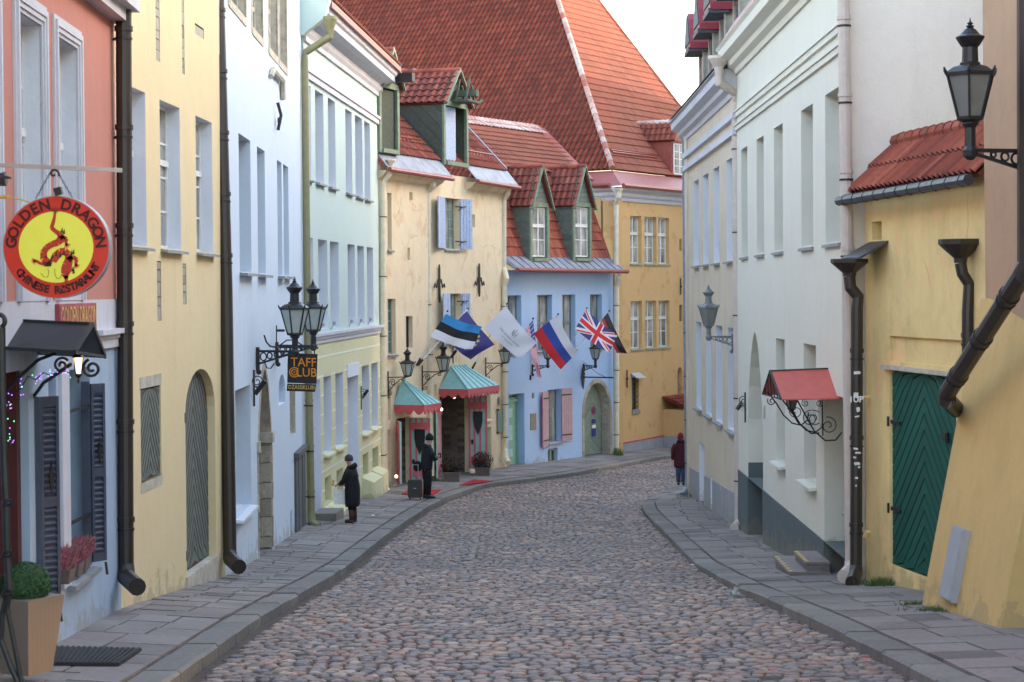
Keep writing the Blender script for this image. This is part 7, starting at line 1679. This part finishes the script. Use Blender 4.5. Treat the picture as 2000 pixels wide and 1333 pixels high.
def person(label, foot, H, yaw, pose, group=None):
    """local frame: +Y = facing, x = left/right, z up, metres for H=1.7"""
    t = thing('person', label, 'person', foot); t.rotation_euler.z = yaw; k = H/1.7; t.scale = (k, k, k); ORG[t.name] = V((0,0,0)); pose(t); return t
def basebody(t, hand_l, hand_r, elb_l, elb_r, lean=0.0, headx=0.0, foot=.10):
    J = {'pel': ((0, 0, .90), (.13, .10)), 'bel': ((0, .01+lean*.4, 1.06), (.13, .10)), 'che': ((0, .0+lean*.8, 1.24), (.12, .085)), 'nek': ((0, lean, 1.44), (.055, .055)), 'nk2': ((0, lean+.02, 1.50), (.05, .05)), 'hd1': ((headx, lean+.05, 1.56), (.068, .08)), 'hd2': ((headx, lean+.055, 1.65), (.075, .085))}
    E = [('pel', 'bel'), ('bel', 'che'), ('che', 'nek'), ('nek', 'nk2'), ('nk2', 'hd1'), ('hd1', 'hd2')]
    for s, sg, hd_, el in (('l', -1, hand_l, elb_l), ('r', 1, hand_r, elb_r)):
        J['sh'+s] = ((sg*.15, lean*.9, 1.35), (.035, .035)); J['el'+s] = (el, (.045, .045)); J['wr'+s] = (hd_, (.03, .03)); E += [('che', 'sh'+s), ('sh'+s, 'el'+s), ('el'+s, 'wr'+s)]
        J['hp'+s] = ((sg*.09, 0, .84), (.09, .09)); J['kn'+s] = ((sg*foot, .01, .48), (.045, .045)); J['an'+s] = ((sg*foot, -.01, .09), (.034, .034)); J['ft'+s] = ((sg*(foot+.01), .13, .04), (.04, .035)); E += [('pel', 'hp'+s), ('hp'+s, 'kn'+s), ('kn'+s, 'an'+s), ('an'+s, 'ft'+s)]
    return skin_mesh('body', J, E, 'skin', t)
def face(t, lean, hx=0, z=1.61):
    c = V((hx, lean+.055, z)); m = MB(); m.prism([c+V(p) for p in ((-.013, .085, -.02), (.013, .085, -.02), (0, .085, .025))], (0, .028, 0)); m.build('nose', 'skin', t)
    m = MB()
    for s in (-1, 1): m.ball(c+V((s*.032, .078, .018)), .010, 6)
    m.build('eyes', 'letterdark', t); m = MB(); m.obox(c+V((0, .083, -.042)), (.022,0,0), (0,.006,0), (0,0,.005)); m.build('mouth', 'awnpink', t)
    m = MB()
    for s in (-1, 1): m.ball(c+V((s*.078, .0, 0)), .022, 6, 1.3, .5, .8)
    m.build('ears', 'skin', t)
def hat(t, lean, mat, z=1.655, hx=0, peak=.11, down=.02, nm='knit_hat'):
    c = V((hx, lean+.045, z)); m = MB(); m.lathe(c, [(.098, -down-.03), (.104, -down), (.104, .02), (.097, .055), (.078, .09), (.045, peak), (.005, peak+.012)], 16, 0, (1,0,0), (0,1.08,0)); m.build(nm, mat, t, smooth=True)
def sleeve(t, pts, rs, mat): m = MB(); m.tube(pts, rs, 12); m.build('sleeve', mat, t, smooth=True)
def hand(m_, p, d, palm=(0,0,-1)):
    """palm plus five bent fingers"""
    p, d = V(p), V(d).normalized(); pl = V(palm).normalized(); sd = d.cross(pl).normalized()
    m_.tube([p-d*.01, p+d*.035, p+d*.07], [.026, .036, .032], 8, flat=.55)
    for i, L_ in enumerate((.055, .065, .062, .05)):
        b = p+d*.07+sd*(i-1.5)*.018; m_.tube([b, b+d*L_*.5+pl*.008, b+d*L_*.75+pl*.03, b+d*L_*.6+pl*.05], [.0095, .009, .0085, .007], 6)
    b = p+d*.025-sd*.03; m_.tube([b, b-sd*.02+d*.02+pl*.01, b-sd*.012+d*.045+pl*.025], [.011, .010, .008], 6)
def w_pose(t):
    HL, HR = (-.16, .30, 1.00), (.14, .27, .98)
    basebody(t, HL, HR, (-.26, .10, 1.12), (.26, .08, 1.12), .05); face(t, .05)
    hat(t, .05, 'hatgrey')
    m = MB(); m.loft([((0, .01, .42), .215, .17), ((0, .0, .50), .235, .185), ((0, 0, .75), .245, .19), ((0, 0, .95), .235, .185), ((0, .02, 1.12), .225, .17), ((0, .03, 1.28), .225, .155), ((0, .04, 1.38), .19, .13), ((0, .05, 1.44), .115, .10), ((0, .05, 1.485), .085, .08)], 20); ct = m.build('coat', 'blackcoat', t, smooth=True)
    for z in (.62, .84, 1.04, 1.22):
        m = MB(); m.lathe((0, .01, z), [(.236 if z < 1.1 else .222, -.006), (.240 if z < 1.1 else .226, 0), (.236 if z < 1.1 else .222, .006)], 20, 0, (1,0,0), (0,.78,0)); m.build('quilt_seam', 'blackcoat', ct)
    sleeve(t, [(-.18, .04, 1.37), (-.25, .06, 1.25), (-.26, .11, 1.12), (-.2, .21, 1.04), (-.165, .285, 1.0)], [.075, .08, .075, .065, .05], 'blackcoat'); sleeve(t, [(.18, .04, 1.37), (.25, .05, 1.25), (.26, .09, 1.12), (.2, .19, 1.02), (.15, .25, .985)], [.075, .08, .075, .065, .05], 'blackcoat')
    m = MB(); m.tube([(-.10, .02, 1.43), (-.08, -.05, 1.47), (0, -.08, 1.50), (.08, -.05, 1.47), (.10, .02, 1.43)], [.05, .06, .065, .06, .05], 10); m.build('hood', 'blackcoat', t, smooth=True)
    for s in (-1, 1):
        m = MB(); m.tube([(s*.09, 0, .62), (s*.10, .02, .46), (s*.10, .0, .30)], [.085, .072, .06], 12); m.build('trouser_leg', 'navytrouser', t, smooth=True)
        m = MB(); m.tube([(s*.10, .0, .34), (s*.10, -.01, .2), (s*.10, -.01, .09)], [.068, .06, .056], 12); m.tube([(s*.10, -.05, .045), (s*.105, .05, .05), (s*.11, .16, .04)], [.048, .052, .04], 10); m.build('boot', 'boot', t, smooth=True)
    m = MB(); hand(m, HL, (-.1, .8, -.2)); hand(m, HR, (0, .8, -.4)); m.build('hands', 'skin', t)
def m_pose(t):
    HL, HR = (-.07, .30, 1.14), (.07, .29, 1.13)
    basebody(t, HL, HR, (-.24, .10, 1.10), (.24, .10, 1.10), .04, foot=.095); face(t, .05); hat(t, .045, 'navytrouser', z=1.66, peak=.14)
    m = MB(); m.loft([((0, 0, .80), .185, .14), ((0, 0, .86), .20, .15), ((0, .01, 1.05), .205, .16), ((0, .03, 1.25), .225, .16), ((0, .035, 1.37), .20, .135), ((0, .04, 1.43), .125, .10), ((0, .05, 1.49), .09, .085)], 20); m.build('jacket', 'navycoat', t, smooth=True)
    m = MB(); m.tube([(-.10, .02, 1.42), (-.08, -.05, 1.45), (0, -.08, 1.47), (.08, -.05, 1.45), (.10, .02, 1.42)], [.045, .06, .065, .06, .045], 10); m.build('hood', 'navycoat', t, smooth=True)
    for s, H_ in ((-1, HL), (1, HR)): sleeve(t, [(s*.18, .03, 1.37), (s*.245, .05, 1.23), (s*.245, .10, 1.10), (s*.16, .21, 1.10), (s*.085, .28, 1.13)], [.072, .075, .068, .058, .045], 'navycoat')
    for s in (-1, 1):
        m = MB(); m.tube([(s*.085, 0, .88), (s*.10, .01, .65), (s*.10, .02, .46), (s*.095, 0, .10)], [.105, .09, .075, .065], 12); m.build('trouser_leg', 'navytrouser', t, smooth=True)
        m = MB(); m.tube([(s*.095, -.07, .045), (s*.10, .05, .05), (s*.105, .19, .035)], [.045, .05, .035], 10); m.build('shoe', 'shoe', t, smooth=True)
    m = MB(); hand(m, HL, (.5, .7, .1), (.5, 0, .3)); hand(m, HR, (-.5, .7, .1), (-.5, 0, .3)); m.build('hands', 'skin', t)
def r_pose(t):
    HL, HR = (-.27, .04, .82), (.27, .04, .82)
    basebody(t, HL, HR, (-.25, -.02, 1.1), (.25, -.02, 1.1), .0, foot=.08)
    hat(t, -.0, 'redhat', z=1.62, peak=.13, down=.07, nm='hood_hat')
    m = MB(); m.loft([((0, 0, .60), .215, .16), ((0, 0, .66), .23, .17), ((0, 0, .9), .235, .17), ((0, 0, 1.1), .22, .16), ((0, 0, 1.28), .22, .15), ((0, 0, 1.38), .18, .125), ((0, 0, 1.45), .11, .10), ((0, 0, 1.5), .09, .09)], 20); m.build('coat', 'wine', t, smooth=True)
    for s in (-1, 1):
        sleeve(t, [(s*.18, 0, 1.37), (s*.25, -.02, 1.22), (s*.265, -.01, 1.05), (s*.27, .03, .86)], [.07, .075, .065, .05], 'wine')
        m = MB(); m.tube([(s*.08, 0, .72), (s*.085, .015, .46), (s*.08, -.01, .10)], [.105, .085, .065], 12); m.build('trouser_leg', 'jean', t, smooth=True)
        m = MB(); m.tube([(s*.08, -.06-.03*s, .05), (s*.08, .04-.03*s, .05), (s*.08, .15-.03*s, .035)], [.045, .047, .035], 10); m.build('shoe', 'shoe', t, smooth=True)
    m = MB(); m.tube([(-.10, .0, 1.44), (-.08, -.09, 1.47), (0, -.115, 1.5), (.08, -.09, 1.47), (.10, .0, 1.44)], [.045, .06, .065, .06, .045], 10); m.build('hood', 'wine', t, smooth=True)
    m = MB(); hand(m, HL, (0, .1, -1), (1, 0, 0)); hand(m, HR, (0, .1, -1), (-1, 0, 0)); m.build('hands', 'skin', t)
def foot_at(u, v, d):
    p = pd(u, v, d); return V((p.x, p.y, G(p.x, p.y)+.005))
def solve(u, v):   # ground point under a photo pixel
    r = ray(u, v); y = 40.0
    for _ in range(80): p = r*(y/r.y); y += ((G(p.x, p.y)/r.z*r.y)-y)*.5
    p = r*(y/r.y); return V((p.x, p.y, G(p.x, p.y)+.012))
fw = solve(689, 1022); person('person in a long black padded coat and grey hat holding a silvery shopping bag', fw, .0327*fw.y*.98, rad(68), w_pose)
fm2 = solve(834, 975); person('person in dark jacket and knit hat looking at a phone beside a suitcase', fm2, .0302*fm2.y, rad(-62), m_pose)
fr = solve(1330, 949); person('person in wine red coat and blue jeans walking away at the far corner', fr, .0245*fr.y*1.02, rad(0), r_pose)
# the woman's bag, the man's phone and suitcase
sc_w = .0327*fw.y*.98/1.7; dirw = V((-math.sin(rad(68)), math.cos(rad(68)), 0)); hb = fw+dirw*.36*sc_w+V((.0,-.10,.98*sc_w))
t = thing('shopping_bag', 'silvery white shopping bag held by the person in the black coat', 'bag', hb-V((0,0,.42)))
m = MB(); m.box8([hb+V(p) for p in ((-.13,-.06,-.46), (.13,-.06,-.46), (.12,.06,-.45), (-.12,.06,-.45), (-.15,-.03,-.12), (.14,-.03,-.10), (.14,.03,-.10), (-.15,.03,-.12))]); m.build('bag_body', 'bagplastic', t)
m = MB(); m.tube([hb+V((-.08,-.03,-.13)), hb+V((-.04,-.02,.0)), hb+V((.04,-.02,.0)), hb+V((.08,-.03,-.12))], .010, 5); m.build('bag_handle', 'bagplastic', t)
m = MB(); m.tube([hb+V((-.16,0,-.02)), hb+V((-.15,0,.08))], [.035, .03], 8); m.ball(hb+V((-.15,0,.09)), .035, 6); m.build('paper_roll', 'tan', None, 'small light brown wrapped item held above the silvery bag', 'package')
km = .0302*fm2.y/1.7; dm = V((math.sin(rad(62)), math.cos(rad(62)), 0)); m = MB(); ph_ = fm2+dm*.40*km+V((0,0,1.17*km)); m.obox(ph_, dm*.004, V((.035,-.02,0)), V((0,0,.07))); m.build('mobile_phone', 'shoe', None, 'dark mobile phone held by the person beside the suitcase', 'phone')
cs_ = solve(811, 977); t = thing('suitcase', 'dark grey hard suitcase with raised handle standing on the pavement', 'suitcase', cs_)
m = MB(); w_, h_ = .205, .56; rr = .05
pr = []
for (x, z, a0) in ((w_-rr, .06+rr, -90), (w_-rr, h_-rr, 0), (-w_+rr, h_-rr, 90), (-w_+rr, .06+rr, 180)):
    for k in range(4): a = rad(a0+k*30); pr.append(cs_+V((x+rr*math.cos(a), -.12, z+rr*math.sin(a))))
m.prism(pr, (0, .25, 0)); sh_ = m.build('shell', 'case', t)
for x in (-.12, -.06, 0, .06, .12): m = MB(); m.beam(cs_+V((x,-.125,.12)), cs_+V((x,-.125,.50)), .012, .012); m.build('rib', 'case', sh_)
m = MB(); m.obox(cs_+V((0,-.13,.33)), (.035,0,0), (0,.006,0), (0,0,.010)); m.build('badge', 'steel', sh_)
m = MB(); m.tube([cs_+V((-.085,.08,h_)), cs_+V((-.085,.08,h_+.42)), cs_+V((.085,.08,h_+.42)), cs_+V((.085,.08,h_))], .012, 6); m.build('handle', 'steel', t)
for x in (-.15, .15):
    for y in (-.08, .09): m = MB(); m.tube([cs_+V((x-.012,y,.03)), cs_+V((x+.012,y,.03))], .03, 8); m.build('wheel', 'rubber', t)
m = MB(); bb = fm2+V((-.26, .02, .92*km)); m.loft([(bb+V((0,0,-.17)), .08, .05), (bb+V((0,0,-.08)), .13, .07), (bb+V((0,0,.05)), .12, .06), (bb+V((0,0,.12)), .05, .03)], 12); sb = m.build('shoulder_bag', 'navytrouser', None, 'small dark shoulder bag hanging behind the person with the suitcase', 'bag', smooth=True)
# dead leaves and grit swept against the kerbs
m = MB()
for i in range(1500):
    y = random.uniform(17, 75); side = random.random() < .5; d_ = abs(random.gauss(0, .10))+.03
    x = KL(y)+d_ if side else KR(y)-d_; m.cur = random.random(); a = random.uniform(0, 3.1); s_ = random.uniform(.008, .024); z = -R(y)+.022+random.uniform(0, .015)
    ax, ay = V((math.cos(a), math.sin(a), random.uniform(-.4, .4)))*s_, V((-math.sin(a), math.cos(a), random.uniform(-.3, .3)))*s_*.6; c = V((x, y, z)); m.poly(c-ax, c-ay, c+ax, c+ay)
M['deadleaf'] = pieces('dead_leaf', [(0, C(92,66,48)), (.5, C(120,96,70)), (1, C(70,56,46))], .9)
m.build('gutter_leaves', 'deadleaf', None, 'brown dead leaves and grit swept along both kerbs', 'leaves', kind='stuff')
# litter
for lab, u, v, r_, mt in (('crumpled pink petal scrap in the gutter at lower right', 1690, 1297, .05, 'awnpink'), ('pink scrap on the cobbles at the bottom centre right', 1508, 1323, .04, 'awnpink'), ('tiny pink scrap on the cobbles left of centre', 1115, 1274, .035, 'awnpink'), ('white paper scrap near the right kerb', 1352, 1111, .04, 'paper'), ('white paper scrap on the left pavement by the person in black', 729, 1013, .06, 'paper'), ('second pink petal scrap in the right gutter', 1697, 1307, .04, 'awnpink')):
    c = solve(u, v)+V((0,0,.05)); m = MB(); m.prism([c+V((r_*math.cos(a)*random.uniform(.6, 1.2), r_*math.sin(a)*random.uniform(.6, 1.2), random.uniform(0, .02))) for a in [i*math.pi/3.5 for i in range(7)]], (0,0,.008)); m.build('litter_scrap', mt, None, lab, 'litter')
c = solve(1437, 1170)+V((0,0,.02)); m = MB(); m.tube([c+V((-.02,0,.03)), c+V((.02,0,.13))], [.035, .045], 10, cap=False); m.tube([c+V((-.05,0,.04)), c+V((.05,0,.04))], .04, 8); m.build('plastic_cup', 'lampglass', None, 'crushed clear plastic cup lying against the right kerb', 'cup')
